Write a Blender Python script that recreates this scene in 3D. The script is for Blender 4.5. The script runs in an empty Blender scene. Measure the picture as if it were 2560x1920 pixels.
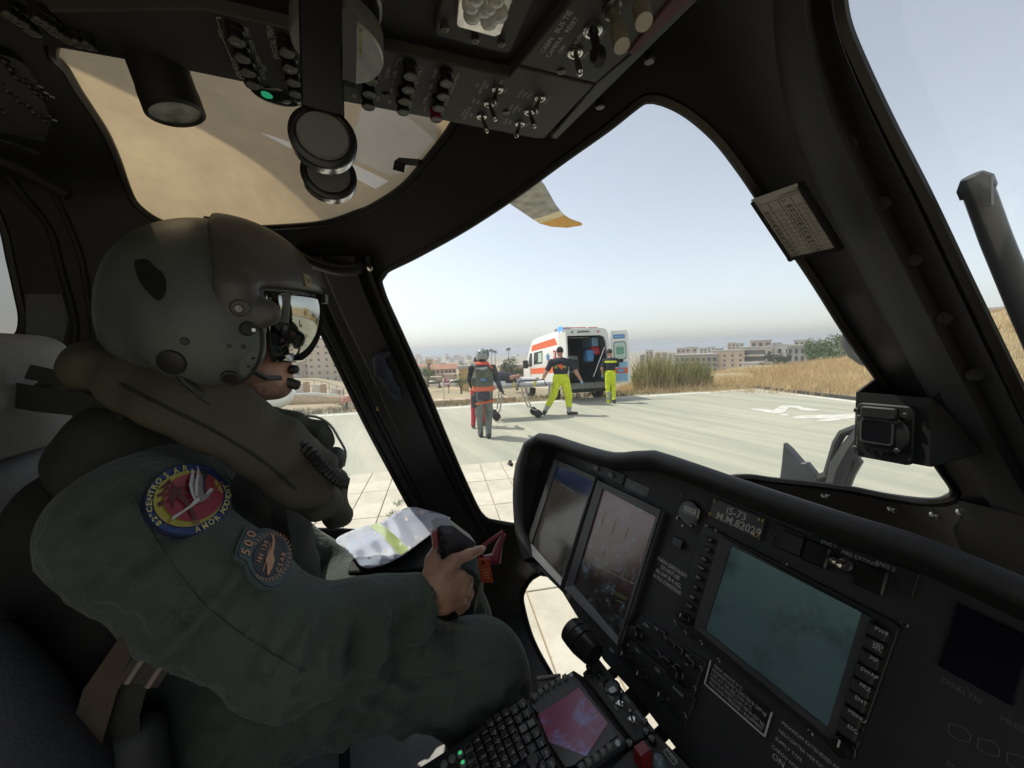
import bpy, bmesh, math, random
import numpy as np
from mathutils import Vector, Matrix
from mathutils.geometry import delaunay_2d_cdt, tessellate_polygon
from math import sin, cos, tan, pi, radians, sqrt, atan2, hypot

scene = bpy.context.scene
COL = scene.collection
random.seed(7)

# ------------------------------------------------------------------ camera
# world axes: +Y is the helicopter's nose, +X its right hand side, Z up, ground at z = 0
IMG_W, IMG_H, FPX = 2560.0, 1920.0, 961.0
CAM = Vector((0.0, 0.0, 1.85))
YAW, PITCH, ROLL = radians(66), radians(-5.3), radians(1.9)
AX = Vector((-sin(YAW) * cos(PITCH), cos(YAW) * cos(PITCH), sin(PITCH)))
_r = Vector((cos(YAW), sin(YAW), 0)); _u = _r.cross(AX)
RX = _r * cos(ROLL) - _u * sin(ROLL)
UX = _r * sin(ROLL) + _u * cos(ROLL)
cam_data = bpy.data.cameras.new('camera')
cam = bpy.data.objects.new('camera', cam_data)
COL.objects.link(cam)
cam.matrix_world = Matrix(((RX.x, UX.x, -AX.x, CAM.x), (RX.y, UX.y, -AX.y, CAM.y), (RX.z, UX.z, -AX.z, CAM.z), (0, 0, 0, 1)))
cam_data.sensor_width = 36
cam_data.lens = 36 * FPX / IMG_W
cam_data.clip_start = 0.02
cam_data.clip_end = 60000
scene.camera = cam

# ------------------------------------------------------------------ sky, sun, exposure
SUN_EL, SUN_AZ = radians(57), radians(-132)      # azimuth measured from the nose (+Y) towards +X
world = bpy.data.worlds.new('World')
scene.world = world
world.use_nodes = True
_nt = world.node_tree
_sky = _nt.nodes.new('ShaderNodeTexSky')
_sky.sky_type = 'NISHITA'
_sky.sun_disc = False
_sky.sun_elevation = SUN_EL
_sky.sun_rotation = SUN_AZ
_sky.air_density = 1.0
_sky.dust_density = 1.2
_sky.ozone_density = 1.5
_bg = _nt.nodes['Background']
_bg.inputs['Strength'].default_value = 0.15
_hs = _nt.nodes.new('ShaderNodeHueSaturation')      # hazy air: the whole sky paler
_hs.inputs['Saturation'].default_value = 0.4
_hs.inputs['Value'].default_value = 1.08
_nt.links.new(_sky.outputs[0], _hs.inputs['Color'])
_nt.links.new(_hs.outputs[0], _bg.inputs[0])
sun_data = bpy.data.lights.new('sun', 'SUN')
sun_data.energy = 3.2
sun_data.angle = radians(0.6)
sun_data.color = (1.0, 0.95, 0.86)
sun = bpy.data.objects.new('sun', sun_data)
COL.objects.link(sun)
SUN_DIR = Vector((sin(SUN_AZ) * cos(SUN_EL), cos(SUN_AZ) * cos(SUN_EL), sin(SUN_EL)))
sun.rotation_euler = (-SUN_DIR).to_track_quat('-Z', 'Y').to_euler()
sun.location = (0, 0, 30)
vs = scene.view_settings
scene.display_settings.display_device = 'sRGB'
vs.view_transform = 'Standard'; vs.look = 'None'; vs.exposure = 0.3; vs.gamma = 1.0
vs.use_curve_mapping = False
cy = scene.cycles
cy.use_denoising = True
cy.max_bounces = 10; cy.diffuse_bounces = 6; cy.glossy_bounces = 4
cy.transmission_bounces = 6; cy.transparent_max_bounces = 24
cy.sample_clamp_indirect = 6.0
cy.caustics_reflective = False; cy.caustics_refractive = False

# ------------------------------------------------------------------ measuring helpers
def ray(x, y):
    """direction of the photograph's pixel (2560 x 1920) from the eye, unnormalised"""
    return AX + RX * ((x - 1280) / FPX) + UX * ((960 - y) / FPX)
def on_plane(x, y, p0, n):
    d = ray(x, y); n = Vector(n)
    return CAM + d * ((Vector(p0) - CAM).dot(n) / d.dot(n))
def at_x(x, y, X): return on_plane(x, y, (X, 0, 0), (1, 0, 0))
def at_y(x, y, Y): return on_plane(x, y, (0, Y, 0), (0, 1, 0))
def at_z(x, y, Z): return on_plane(x, y, (0, 0, Z), (0, 0, 1))
def at_d(x, y, d): return CAM + ray(x, y) * d          # d = depth along the optical axis

# ------------------------------------------------------------------ materials
MATS = {}
def nd(nt, kind, **kw):
    n = nt.nodes.new('ShaderNode' + kind)
    for k, v in kw.items():
        if k in n.inputs: n.inputs[k].default_value = v
        else: setattr(n, k, v)
    return n
def mat(name, col=(.5, .5, .5), rough=.6, metal=0.0, var=.12, vscale=18.0, bump=0.0, bscale=200.0, spec=.5, col2=None, coat=0.0, sheen=0.0, detail=4.0, emit=None, emit_s=1.0):
    """one principled surface with procedural colour variation and fine relief"""
    if name in MATS: return MATS[name]
    m = bpy.data.materials.new(name); m.use_nodes = True
    nt = m.node_tree; b = nt.nodes['Principled BSDF']
    b.inputs['Roughness'].default_value = rough
    b.inputs['Metallic'].default_value = metal
    b.inputs['Specular IOR Level'].default_value = spec
    b.inputs['Coat Weight'].default_value = coat
    b.inputs['Sheen Weight'].default_value = sheen
    tc = nd(nt, 'TexCoord')
    n = nd(nt, 'TexNoise'); n.inputs['Scale'].default_value = vscale; n.inputs['Detail'].default_value = detail
    nt.links.new(tc.outputs['Object'], n.inputs['Vector'])
    r = nd(nt, 'ValToRGB')
    c2 = col2 if col2 else tuple(min(1, c * (1 + var)) for c in col)
    c1 = col if col2 else tuple(c * (1 - var) for c in col)
    r.color_ramp.elements[0].position = .35; r.color_ramp.elements[1].position = .65
    r.color_ramp.elements[0].color = (*c1, 1); r.color_ramp.elements[1].color = (*c2, 1)
    nt.links.new(n.outputs['Fac'], r.inputs['Fac'])
    nt.links.new(r.outputs['Color'], b.inputs['Base Color'])
    if bump:
        n2 = nd(nt, 'TexNoise'); n2.inputs['Scale'].default_value = bscale; n2.inputs['Detail'].default_value = 3
        nt.links.new(tc.outputs['Object'], n2.inputs['Vector'])
        bp = nd(nt, 'Bump'); bp.inputs['Strength'].default_value = bump; bp.inputs['Distance'].default_value = .004
        nt.links.new(n2.outputs['Fac'], bp.inputs['Height']); nt.links.new(bp.outputs['Normal'], b.inputs['Normal'])
    if emit:
        b.inputs['Emission Color'].default_value = (*emit, 1); b.inputs['Emission Strength'].default_value = emit_s
    MATS[name] = m
    return m
def thin_glass(name, tint=(1, 1, 1), refl=.05, dirt=.0, dirt_col=(.6, .58, .5), scale=6.0, film=0.0):
    """thin pane: mostly clear, a Fresnel reflection and a little dusty film"""
    if name in MATS: return MATS[name]
    m = bpy.data.materials.new(name); m.use_nodes = True
    nt = m.node_tree; nt.nodes.clear()
    out = nd(nt, 'OutputMaterial')
    t = nd(nt, 'BsdfTransparent'); t.inputs['Color'].default_value = (*tint, 1)
    g = nd(nt, 'BsdfGlossy'); g.inputs['Roughness'].default_value = .02
    ge = nd(nt, 'NewGeometry'); dt = nd(nt, 'VectorMath', operation='DOT_PRODUCT')
    nt.links.new(ge.outputs['Normal'], dt.inputs[0]); nt.links.new(ge.outputs['Incoming'], dt.inputs[1])
    ab = nd(nt, 'Math', operation='ABSOLUTE'); nt.links.new(dt.outputs['Value'], ab.inputs[0])
    iv = nd(nt, 'Math', operation='SUBTRACT'); iv.inputs[0].default_value = 1; nt.links.new(ab.outputs[0], iv.inputs[1])
    p5 = nd(nt, 'Math', operation='POWER'); p5.inputs[1].default_value = 5; nt.links.new(iv.outputs[0], p5.inputs[0])
    k = nd(nt, 'MapRange'); k.inputs['To Min'].default_value = refl; k.inputs['To Max'].default_value = .75; nt.links.new(p5.outputs[0], k.inputs['Value'])
    mx = nd(nt, 'MixShader'); nt.links.new(k.outputs[0], mx.inputs[0]); nt.links.new(t.outputs[0], mx.inputs[1]); nt.links.new(g.outputs[0], mx.inputs[2])
    last = mx
    if dirt:
        tc = nd(nt, 'TexCoord'); n = nd(nt, 'TexNoise'); n.inputs['Scale'].default_value = scale; n.inputs['Detail'].default_value = 6
        nt.links.new(tc.outputs['Object'], n.inputs['Vector'])
        r = nd(nt, 'MapRange'); r.inputs['From Min'].default_value = .45; r.inputs['From Max'].default_value = .75; r.inputs['To Max'].default_value = dirt; r.inputs['To Min'].default_value = film
        nt.links.new(n.outputs['Fac'], r.inputs['Value'])
        d = nd(nt, 'BsdfTranslucent'); d.inputs['Color'].default_value = (*dirt_col, 1)
        m2 = nd(nt, 'MixShader'); nt.links.new(r.outputs[0], m2.inputs[0]); nt.links.new(mx.outputs[0], m2.inputs[1]); nt.links.new(d.outputs[0], m2.inputs[2])
        last = m2
    nt.links.new(last.outputs[0], out.inputs[0])
    MATS[name] = m
    return m

# ------------------------------------------------------------------ mesh builder
class MB:
    def __init__(s): s.v = []; s.f = []; s.m = []
    def add(s, vs, fs, M=None, mi=0):
        o = len(s.v)
        for p in vs:
            p = Vector(p)
            s.v.append(tuple(M @ p) if M is not None else tuple(p))
        for f in fs:
            s.f.append(tuple(i + o for i in f)); s.m.append(mi)
        return s
    def box(s, c, size, M=None, mi=0, taper=1.0):
        x, y, z = c; a, b, h = size[0] / 2, size[1] / 2, size[2] / 2; t = taper
        vs = [(x - a, y - b, z - h), (x + a, y - b, z - h), (x + a, y + b, z - h), (x - a, y + b, z - h),
              (x - a * t, y - b * t, z + h), (x + a * t, y - b * t, z + h), (x + a * t, y + b * t, z + h), (x - a * t, y + b * t, z + h)]
        return s.add(vs, [(3, 2, 1, 0), (4, 5, 6, 7), (0, 1, 5, 4), (1, 2, 6, 5), (2, 3, 7, 6), (3, 0, 4, 7)], M, mi)
    def prism(s, poly, z0, z1, M=None, mi=0, ch=0.0):
        """extruded 2D polygon; ch chamfers the upper rim"""
        n = len(poly)
        ar = sum(poly[i][0] * poly[(i + 1) % n][1] - poly[(i + 1) % n][0] * poly[i][1] for i in range(n))
        if ar < 0: poly = poly[::-1]
        rings = [[(p[0], p[1], z0) for p in poly]]
        if ch:
            rings.append([(p[0], p[1], z1 - ch) for p in poly])
            rings.append([(p[0], p[1], z1) for p in inset(poly, ch)])
        else: rings.append([(p[0], p[1], z1) for p in poly])
        vs = [p for r in rings for p in r]; fs = []
        for k in range(len(rings) - 1):
            for i in range(n):
                j = (i + 1) % n
                fs.append((k * n + i, k * n + j, (k + 1) * n + j, (k + 1) * n + i))
        top = (len(rings) - 1) * n
        for t in tessellate_polygon([[Vector((p[0], p[1], 0)) for p in rings[-1]]]):
            a, b, c = t
            pa, pb, pc = rings[-1][a], rings[-1][b], rings[-1][c]
            if (pb[0] - pa[0]) * (pc[1] - pa[1]) - (pb[1] - pa[1]) * (pc[0] - pa[0]) < 0: a, c = c, a
            fs.append((top + a, top + b, top + c))
        for t in tessellate_polygon([[Vector((p[0], p[1], 0)) for p in rings[0]]]):
            a, b, c = t
            pa, pb, pc = rings[0][a], rings[0][b], rings[0][c]
            if (pb[0] - pa[0]) * (pc[1] - pa[1]) - (pb[1] - pa[1]) * (pc[0] - pa[0]) > 0: a, c = c, a
            fs.append((a, b, c))
        return s.add(vs, fs, M, mi)
    def rbox(s, c, size, r=.004, ch=.0015, M=None, mi=0, n=3):
        """rounded-rectangle plate or key lying in its local xy plane with chamfered top"""
        return s.prism(rrect(c[0], c[1], size[0], size[1], r, n), c[2] - size[2] / 2, c[2] + size[2] / 2, M, mi, ch)
    def lathe(s, prof, M=None, n=20, mi=0, caps=True):
        """profile of (radius, height) spun about local z"""
        vs = []; fs = []; k = len(prof)
        for i in range(n):
            a = 2 * pi * i / n
            for r, h in prof: vs.append((r * cos(a), r * sin(a), h))
        for i in range(n):
            j = (i + 1) % n
            for q in range(k - 1): fs.append((i * k + q, j * k + q, j * k + q + 1, i * k + q + 1))
        if caps:
            if prof[0][0] > 1e-6: fs.append(tuple(i * k for i in range(n))[::-1])
            if prof[-1][0] > 1e-6: fs.append(tuple(i * k + k - 1 for i in range(n)))
        return s.add(vs, fs, M, mi)
    def tube(s, path, rad, n=10, M=None, mi=0, sx=1.0, caps=True, up=None):
        """sweep of a round (or sx-squashed) section along a path"""
        path = [Vector(p) for p in path]; k = len(path)
        rad = rad if hasattr(rad, '__len__') else [rad] * k
        vs = []; fs = []
        ref = Vector(up) if up else Vector((0, 0, 1))
        t0 = (path[1] - path[0]).normalized()
        if abs(t0.dot(ref)) > .95: ref = Vector((1, 0, 0))
        x = t0.cross(ref).normalized()
        for i, p in enumerate(path):
            t = (path[min(i + 1, k - 1)] - path[max(i - 1, 0)]).normalized()
            x = (x - t * x.dot(t)).normalized(); y = t.cross(x)
            for q in range(n):
                a = 2 * pi * q / n
                vs.append(p + x * (cos(a) * rad[i] * sx) + y * (sin(a) * rad[i]))
        for i in range(k - 1):
            for q in range(n):
                r = (q + 1) % n
                fs.append((i * n + q, i * n + r, (i + 1) * n + r, (i + 1) * n + q))
        if caps: fs.append(tuple(range(n))[::-1]); fs.append(tuple((k - 1) * n + q for q in range(n)))
        return s.add(vs, fs, M, mi)
    def sweep(s, path, prof, normals, M=None, mi=0, closed=False, caps=True):
        """sweep of a 2D profile (side, out) along a path with a given outward normal at each point"""
        path = [Vector(p) for p in path]; k = len(path); n = len(prof); vs = []; fs = []
        for i, p in enumerate(path):
            a = path[(i + 1) % k] if (closed or i < k - 1) else path[i]
            b = path[i - 1] if (closed or i > 0) else path[i]
            t = (a - b).normalized(); w = Vector(normals[i]); w = (w - t * w.dot(t)).normalized(); sd = t.cross(w)
            pr = prof[i] if isinstance(prof[0][0], (tuple, list)) else prof
            for q in pr: vs.append(p + sd * q[0] + w * q[1])
        n = len(vs) // k
        for i in range(k if closed else k - 1):
            j = (i + 1) % k
            for q in range(n):
                r = (q + 1) % n
                fs.append((i * n + q, i * n + r, j * n + r, j * n + q))
        if caps and not closed: fs.append(tuple(range(n))[::-1]); fs.append(tuple((k - 1) * n + q for q in range(n)))
        return s.add(vs, fs, M, mi)
    def join(s, other, M=None, mi=None):
        o = len(s.v)
        for p in other.v: s.v.append(tuple(M @ Vector(p)) if M is not None else p)
        for f, q in zip(other.f, other.m): s.f.append(tuple(i + o for i in f)); s.m.append(q if mi is None else mi)
        return s
    def mesh(s, name, mats, smooth=35):
        me = bpy.data.meshes.new(name)
        me.from_pydata(s.v, [], s.f)
        for m in (mats if isinstance(mats, (list, tuple)) else [mats]): me.materials.append(m)
        if any(s.m): me.polygons.foreach_set('material_index', s.m)
        if smooth:
            me.polygons.foreach_set('use_smooth', [True] * len(me.polygons))
            me.set_sharp_from_angle(angle=radians(smooth))
        me.update()
        return me
    def build(s, name, mats, parent=None, M=None, smooth=35):
        return link(name, s.mesh(name, mats, smooth), parent, M)

def inset(poly, d):
    n = len(poly); out = []
    for i in range(n):
        a, b, c = poly[i - 1], poly[i], poly[(i + 1) % n]
        e1 = Vector((b[0] - a[0], b[1] - a[1])); e2 = Vector((c[0] - b[0], c[1] - b[1]))
        if e1.length < 1e-9 or e2.length < 1e-9: out.append((b[0], b[1])); continue
        e1.normalize(); e2.normalize()
        n1 = Vector((-e1.y, e1.x)); n2 = Vector((-e2.y, e2.x)); m = n1 + n2
        if m.length < 1e-6: out.append((b[0], b[1])); continue
        m.normalize(); q = d / max(.35, m.dot(n1))
        out.append((b[0] + m.x * q, b[1] + m.y * q))
    return out
def rrect(x, y, w, h, r, n=3):
    r = min(r, w / 2.01, h / 2.01); pts = []
    for cx_, cy_, a0 in ((x + w / 2 - r, y + h / 2 - r, 0), (x - w / 2 + r, y + h / 2 - r, 90), (x - w / 2 + r, y - h / 2 + r, 180), (x + w / 2 - r, y - h / 2 + r, 270)):
        for i in range(n + 1):
            a = radians(a0 + 90 * i / n); pts.append((cx_ + r * cos(a), cy_ + r * sin(a)))
    return pts
def smooth_poly(pts, step=6.0, closed=True, keep=()):
    """Catmull-Rom resampling of an outline"""
    n = len(pts); out = []
    rng = range(n if closed else n - 1)
    for i in rng:
        p0 = Vector(pts[(i - 1) % n]) if (closed or i > 0) else Vector(pts[0])
        p1 = Vector(pts[i]); p2 = Vector(pts[(i + 1) % n])
        p3 = Vector(pts[(i + 2) % n]) if (closed or i + 2 < n) else p2
        k = max(1, int((p2 - p1).length / step))
        for q in range(k):
            t = q / k
            a = .5 * ((2 * p1) + (p2 - p0) * t + (2 * p0 - 5 * p1 + 4 * p2 - p3) * t * t + (3 * p1 - p0 - 3 * p2 + p3) * t ** 3)
            out.append(tuple(a))
    if not closed: out.append(tuple(pts[-1]))
    return out

# ------------------------------------------------------------------ objects
WORLDM = {}
def link(name, data, parent=None, M=None):
    o = bpy.data.objects.new(name, data); COL.objects.link(o)
    M = M if M is not None else Matrix.Identity(4)
    o.matrix_basis = M; WORLDM[o] = M
    if parent is not None:
        o.parent = parent; o.matrix_parent_inverse = WORLDM[parent].inverted()
    return o
def tag(o, label=None, cat=None, group=None, kind=None):
    if label: o['label'] = label
    if cat: o['category'] = cat
    if group: o['group'] = group
    if kind: o['kind'] = kind
    return o
def thing(name, label, cat, loc=(0, 0, 0), group=None):
    return tag(link(name, None, None, Matrix.Translation(Vector(loc))), label, cat, group)
def copy_tree(o, M, parent=None):
    """copy of a thing with copies of its parts; M moves the whole copy in the world"""
    c = o.copy(); COL.objects.link(c)
    W = M @ WORLDM[o]; c.matrix_basis = W; WORLDM[c] = W
    if parent is not None: c.parent = parent; c.matrix_parent_inverse = WORLDM[parent].inverted()
    else: c.parent = None
    for ch in [x for x in WORLDM if x.parent == o]: copy_tree(ch, M, c)
    return c
def frame(o, ex, ey, ez=None):
    ex = Vector(ex).normalized(); ey = Vector(ey); ey = (ey - ex * ex.dot(ey)).normalized(); ez = ex.cross(ey)
    o = Vector(o)
    return Matrix(((ex.x, ey.x, ez.x, o.x), (ex.y, ey.y, ez.y, o.y), (ex.z, ey.z, ez.z, o.z), (0, 0, 0, 1)))
def along(p, d, up=(0, 0, 1)):
    """matrix at p whose local z points along d"""
    d = Vector(d).normalized(); u = Vector(up)
    if abs(d.dot(u)) > .98: u = Vector((0, 1, 0))
    x = u.cross(d).normalized(); y = d.cross(x); p = Vector(p)
    return Matrix(((x.x, y.x, d.x, p.x), (x.y, y.y, d.y, p.y), (x.z, y.z, d.z, p.z), (0, 0, 0, 1)))

# ------------------------------------------------------------------ lettering
_TXT = {}
def glyphs(s, bold=False):
    """flat triangulated lettering, unit height, left aligned at the origin"""
    key = (s, bold)
    if key in _TXT: return _TXT[key]
    cu = bpy.data.curves.new('lettering', 'FONT'); cu.body = s; cu.size = 1.4; cu.resolution_u = 2
    if bold: cu.offset = .022
    ob = bpy.data.objects.new('lettering', cu); COL.objects.link(ob)
    bpy.context.view_layer.update()
    me = bpy.data.meshes.new_from_object(ob.evaluated_get(bpy.context.evaluated_depsgraph_get()))
    vs = [tuple(v.co) for v in me.vertices]; fs = [tuple(p.vertices) for p in me.polygons]
    bpy.data.objects.remove(ob); bpy.data.curves.remove(cu); bpy.data.meshes.remove(me)
    w = max((v[0] for v in vs), default=.5)
    _TXT[key] = (vs, fs, w)
    return _TXT[key]
def write(mb, s, M, x, y, size, mi=0, align='l', width=None, rot=0.0, bold=False, lift=.0004):
    """lettering s with cap height size at local (x, y) of frame M"""
    vs, fs, w = glyphs(s, bold)
    k = size; kx = size if width is None else width / max(w, 1e-6)
    ox = {'l': 0, 'c': -w / 2, 'r': -w}[align]
    c, sn = cos(rot), sin(rot)
    mb.add([(x + ((v[0] + ox) * kx) * c - (v[1] * k) * sn, y + ((v[0] + ox) * kx) * sn + (v[1] * k) * c, lift) for v in vs], fs, M, mi)
    return w * kx

# ------------------------------------------------------------------ smooth bodies from blended primitives
class Body:
    """union of soft primitives, surfaced on a regular grid; every primitive carries a material index"""
    def __init__(s, h=.01, k=.02): s.h = h; s.k = k; s.p = []; s.warp = None
    def cap(s, a, b, ra, rb=None, m=0, k=None, sq=None):
        """tapered capsule; sq = (direction, factor) flattens it along that direction"""
        rb = ra if rb is None else rb
        s.p.append(('c', np.array(a, float), np.array(b, float), ra, rb, m, s.k if k is None else k, sq)); return s
    def chain(s, pts, rad, m=0, k=None, sq=None):
        for i in range(len(pts) - 1): s.cap(pts[i], pts[i + 1], rad[i], rad[i + 1], m, k, sq)
        return s
    def ell(s, c, r, m=0, k=None, R=None, sub=False):
        s.p.append(('e' if not sub else 'x', np.array(c, float), np.array(r, float), np.array(R, float) if R is not None else None, 0, m, s.k if k is None else k, None)); return s
    def box(s, c, r, rd=.01, m=0, k=None, R=None, sub=False):
        s.p.append(('b' if not sub else 'y', np.array(c, float), np.array(r, float), np.array(R, float) if R is not None else None, rd, m, s.k if k is None else k, None)); return s
    @staticmethod
    def dist(p, X):
        t = p[0]
        if t == 'c':
            a, b, ra, rb, sq = p[1], p[2], p[3], p[4], p[7]
            ab = b - a; L = max(ab @ ab, 1e-12)
            w = X - a; u = np.clip((w @ ab) / L, 0, 1)
            q = w - u[..., None] * ab
            if sq is not None:
                d = np.array(sq[0], float); d /= np.linalg.norm(d)
                q = q + (q @ d)[..., None] * d * (1 / sq[1] - 1)
            return np.sqrt((q * q).sum(-1)) - (ra + (rb - ra) * u)
        c, r, R, rd = p[1], p[2], p[3], p[4]
        w = X - c
        if R is not None: w = w @ R          # columns of R are the local axes
        if t in 'ex':
            q = w / r; l = np.sqrt((q * q).sum(-1)); g = np.sqrt(((w / (r * r)) ** 2).sum(-1))
            return l * (l - 1) / np.maximum(g, 1e-9)
        q = np.abs(w) - (r - rd)
        return np.sqrt((np.maximum(q, 0) ** 2).sum(-1)) + np.minimum(q.max(-1), 0) - rd
    def bounds(s, p):
        if p[0] == 'c':
            r = max(p[3], p[4]); return np.minimum(p[1], p[2]) - r, np.maximum(p[1], p[2]) + r
        r = np.linalg.norm(p[2]) if p[3] is not None else p[2]
        return p[1] - r, p[1] + r
    def surface(s):
        h = s.h; pos = [p for p in s.p if p[0] in 'ceb']
        bb = [s.bounds(p) for p in pos]
        lo = np.min([b[0] for b in bb], 0) - 3 * h; hi = np.max([b[1] for b in bb], 0) + 3 * h
        n = np.ceil((hi - lo) / h).astype(int) + 1
        ax = [lo[i] + h * np.arange(n[i]) for i in range(3)]
        D = np.full(n, .5, np.float32)
        for p in s.p:
            b0, b1 = s.bounds(p); pad = p[6] + 3 * h
            i0 = np.clip(((b0 - pad - lo) / h).astype(int), 0, n - 1); i1 = np.clip(((b1 + pad - lo) / h).astype(int) + 2, 1, n)
            if np.any(i1 <= i0): continue
            sl = tuple(slice(i0[i], i1[i]) for i in range(3))
            X = np.stack(np.meshgrid(*[ax[i][sl[i]] for i in range(3)], indexing='ij'), -1)
            d = s.dist(p, X); a = D[sl]; k = max(p[6], 1e-6)
            if p[0] in 'xy':
                d = -d; hh = np.maximum(k - np.abs(a - d), 0) / k; D[sl] = np.maximum(a, d) + hh * hh * k / 4
            else:
                hh = np.maximum(k - np.abs(a - d), 0) / k; D[sl] = np.minimum(a, d) - hh * hh * k / 4
        if s.warp is not None:
            near = np.abs(D) < .06; idx = np.argwhere(near)
            P = lo + idx * h
            D[near] += s.warp(P).astype(np.float32)
        S = D < 0
        # surface nets
        c = np.zeros(n - 1, np.int8)
        for dx in (0, 1):
            for dy in (0, 1):
                for dz in (0, 1): c += S[dx:n[0] - 1 + dx, dy:n[1] - 1 + dy, dz:n[2] - 1 + dz]
        cell = (c > 0) & (c < 8); ci = np.argwhere(cell)
        acc = np.zeros((len(ci), 3)); cnt = np.zeros(len(ci))
        corners = [(a, b, g) for a in (0, 1) for b in (0, 1) for g in (0, 1)]
        for A in corners:
            for ax_ in range(3):
                if A[ax_]: continue
                B = list(A); B[ax_] = 1
                va = D[ci[:, 0] + A[0], ci[:, 1] + A[1], ci[:, 2] + A[2]]; vb = D[ci[:, 0] + B[0], ci[:, 1] + B[1], ci[:, 2] + B[2]]
                cr = (va < 0) != (vb < 0)
                t = np.where(cr, va / np.where(cr, va - vb, 1), 0)
                q = np.array(A, float)[None, :].repeat(len(ci), 0); q[:, ax_] += t
                acc[cr] += q[cr]; cnt[cr] += 1
        V = lo + (ci + acc / cnt[:, None]) * h
        idx = -np.ones(n - 1, np.int64); idx[cell] = np.arange(len(ci))
        Fs = []
        for a in range(3):
            b, g = (a + 1) % 3, (a + 2) % 3
            s0 = [slice(None)] * 3; s1 = [slice(None)] * 3
            s0[a] = slice(0, n[a] - 1); s1[a] = slice(1, n[a])
            e = np.argwhere(S[tuple(s0)] != S[tuple(s1)])
            e = e[(e[:, b] > 0) & (e[:, g] > 0) & (e[:, b] < n[b] - 1) & (e[:, g] < n[g] - 1)]
            def I(db, dg):
                q = e.copy(); q[:, b] += db; q[:, g] += dg; return idx[q[:, 0], q[:, 1], q[:, 2]]
            quad = np.stack([I(-1, -1), I(0, -1), I(0, 0), I(-1, 0)], 1)
            fl = ~S[tuple(s0)][e[:, 0], e[:, 1], e[:, 2]]
            quad[fl] = quad[fl][:, ::-1]
            Fs.append(quad)
        return V, np.concatenate(Fs)
    def mesh(s, name, mats, relax=0):
        V, Fq = s.surface()
        for _ in range(relax):
            acc = np.zeros_like(V); cn = np.zeros(len(V))
            for i in range(4):
                a, b = Fq[:, i], Fq[:, (i + 1) % 4]
                np.add.at(acc, a, V[b]); np.add.at(cn, a, 1); np.add.at(acc, b, V[a]); np.add.at(cn, b, 1)
            V = V * .5 + .5 * acc / cn[:, None]
        me = bpy.data.meshes.new(name)
        me.vertices.add(len(V)); me.vertices.foreach_set('co', V.ravel())
        me.loops.add(Fq.size); me.loops.foreach_set('vertex_index', Fq.ravel().astype(np.int32))
        me.polygons.add(len(Fq)); me.polygons.foreach_set('loop_start', np.arange(0, Fq.size, 4, dtype=np.int32))
        mats = mats if isinstance(mats, (list, tuple)) else [mats]
        for m in mats: me.materials.append(m)
        if len(mats) > 1:
            Cn = V[Fq].mean(1); best = np.full(len(Cn), 9.); mi = np.zeros(len(Cn), np.int32)
            for p in s.p:
                if p[0] in 'xy': continue
                d = s.dist(p, Cn) - .0005 * (p[5] > 0); w = d < best; best[w] = d[w]; mi[w] = p[5]
            me.polygons.foreach_set('material_index', mi)
        me.update(calc_edges=True); me.validate()
        me.polygons.foreach_set('use_smooth', [True] * len(me.polygons))
        return me
    def build(s, name, mats, parent=None, M=None, relax=0): return link(name, s.mesh(name, mats, relax), parent, M)
# ================================================================== outside: ground, sea, town
def G(x, y, z=0.0): return at_z(x, y, z)
E1 = Vector((-sin(radians(76.6)), cos(radians(76.6)), 0))      # across the pad, away from the helicopter
E2 = Vector((cos(radians(76.6)), sin(radians(76.6)), 0))       # along the pad's far edge
def EP(a, b, z=0.0): return E1 * a + E2 * b + Vector((0, 0, z))
def ab(p): return p.dot(E1), p.dot(E2)
A_FAR = ab(G(1300, 1009))[0]; B_END = ab(G(1915, 979))[1]; A_NEAR = ab(G(1180, 1163))[0]; B_SLAB = ab(G(1300, 1152))[1]
PADM = frame((0, 0, 0), E2, E1)     # local x along E2, local y away from the helicopter

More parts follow.
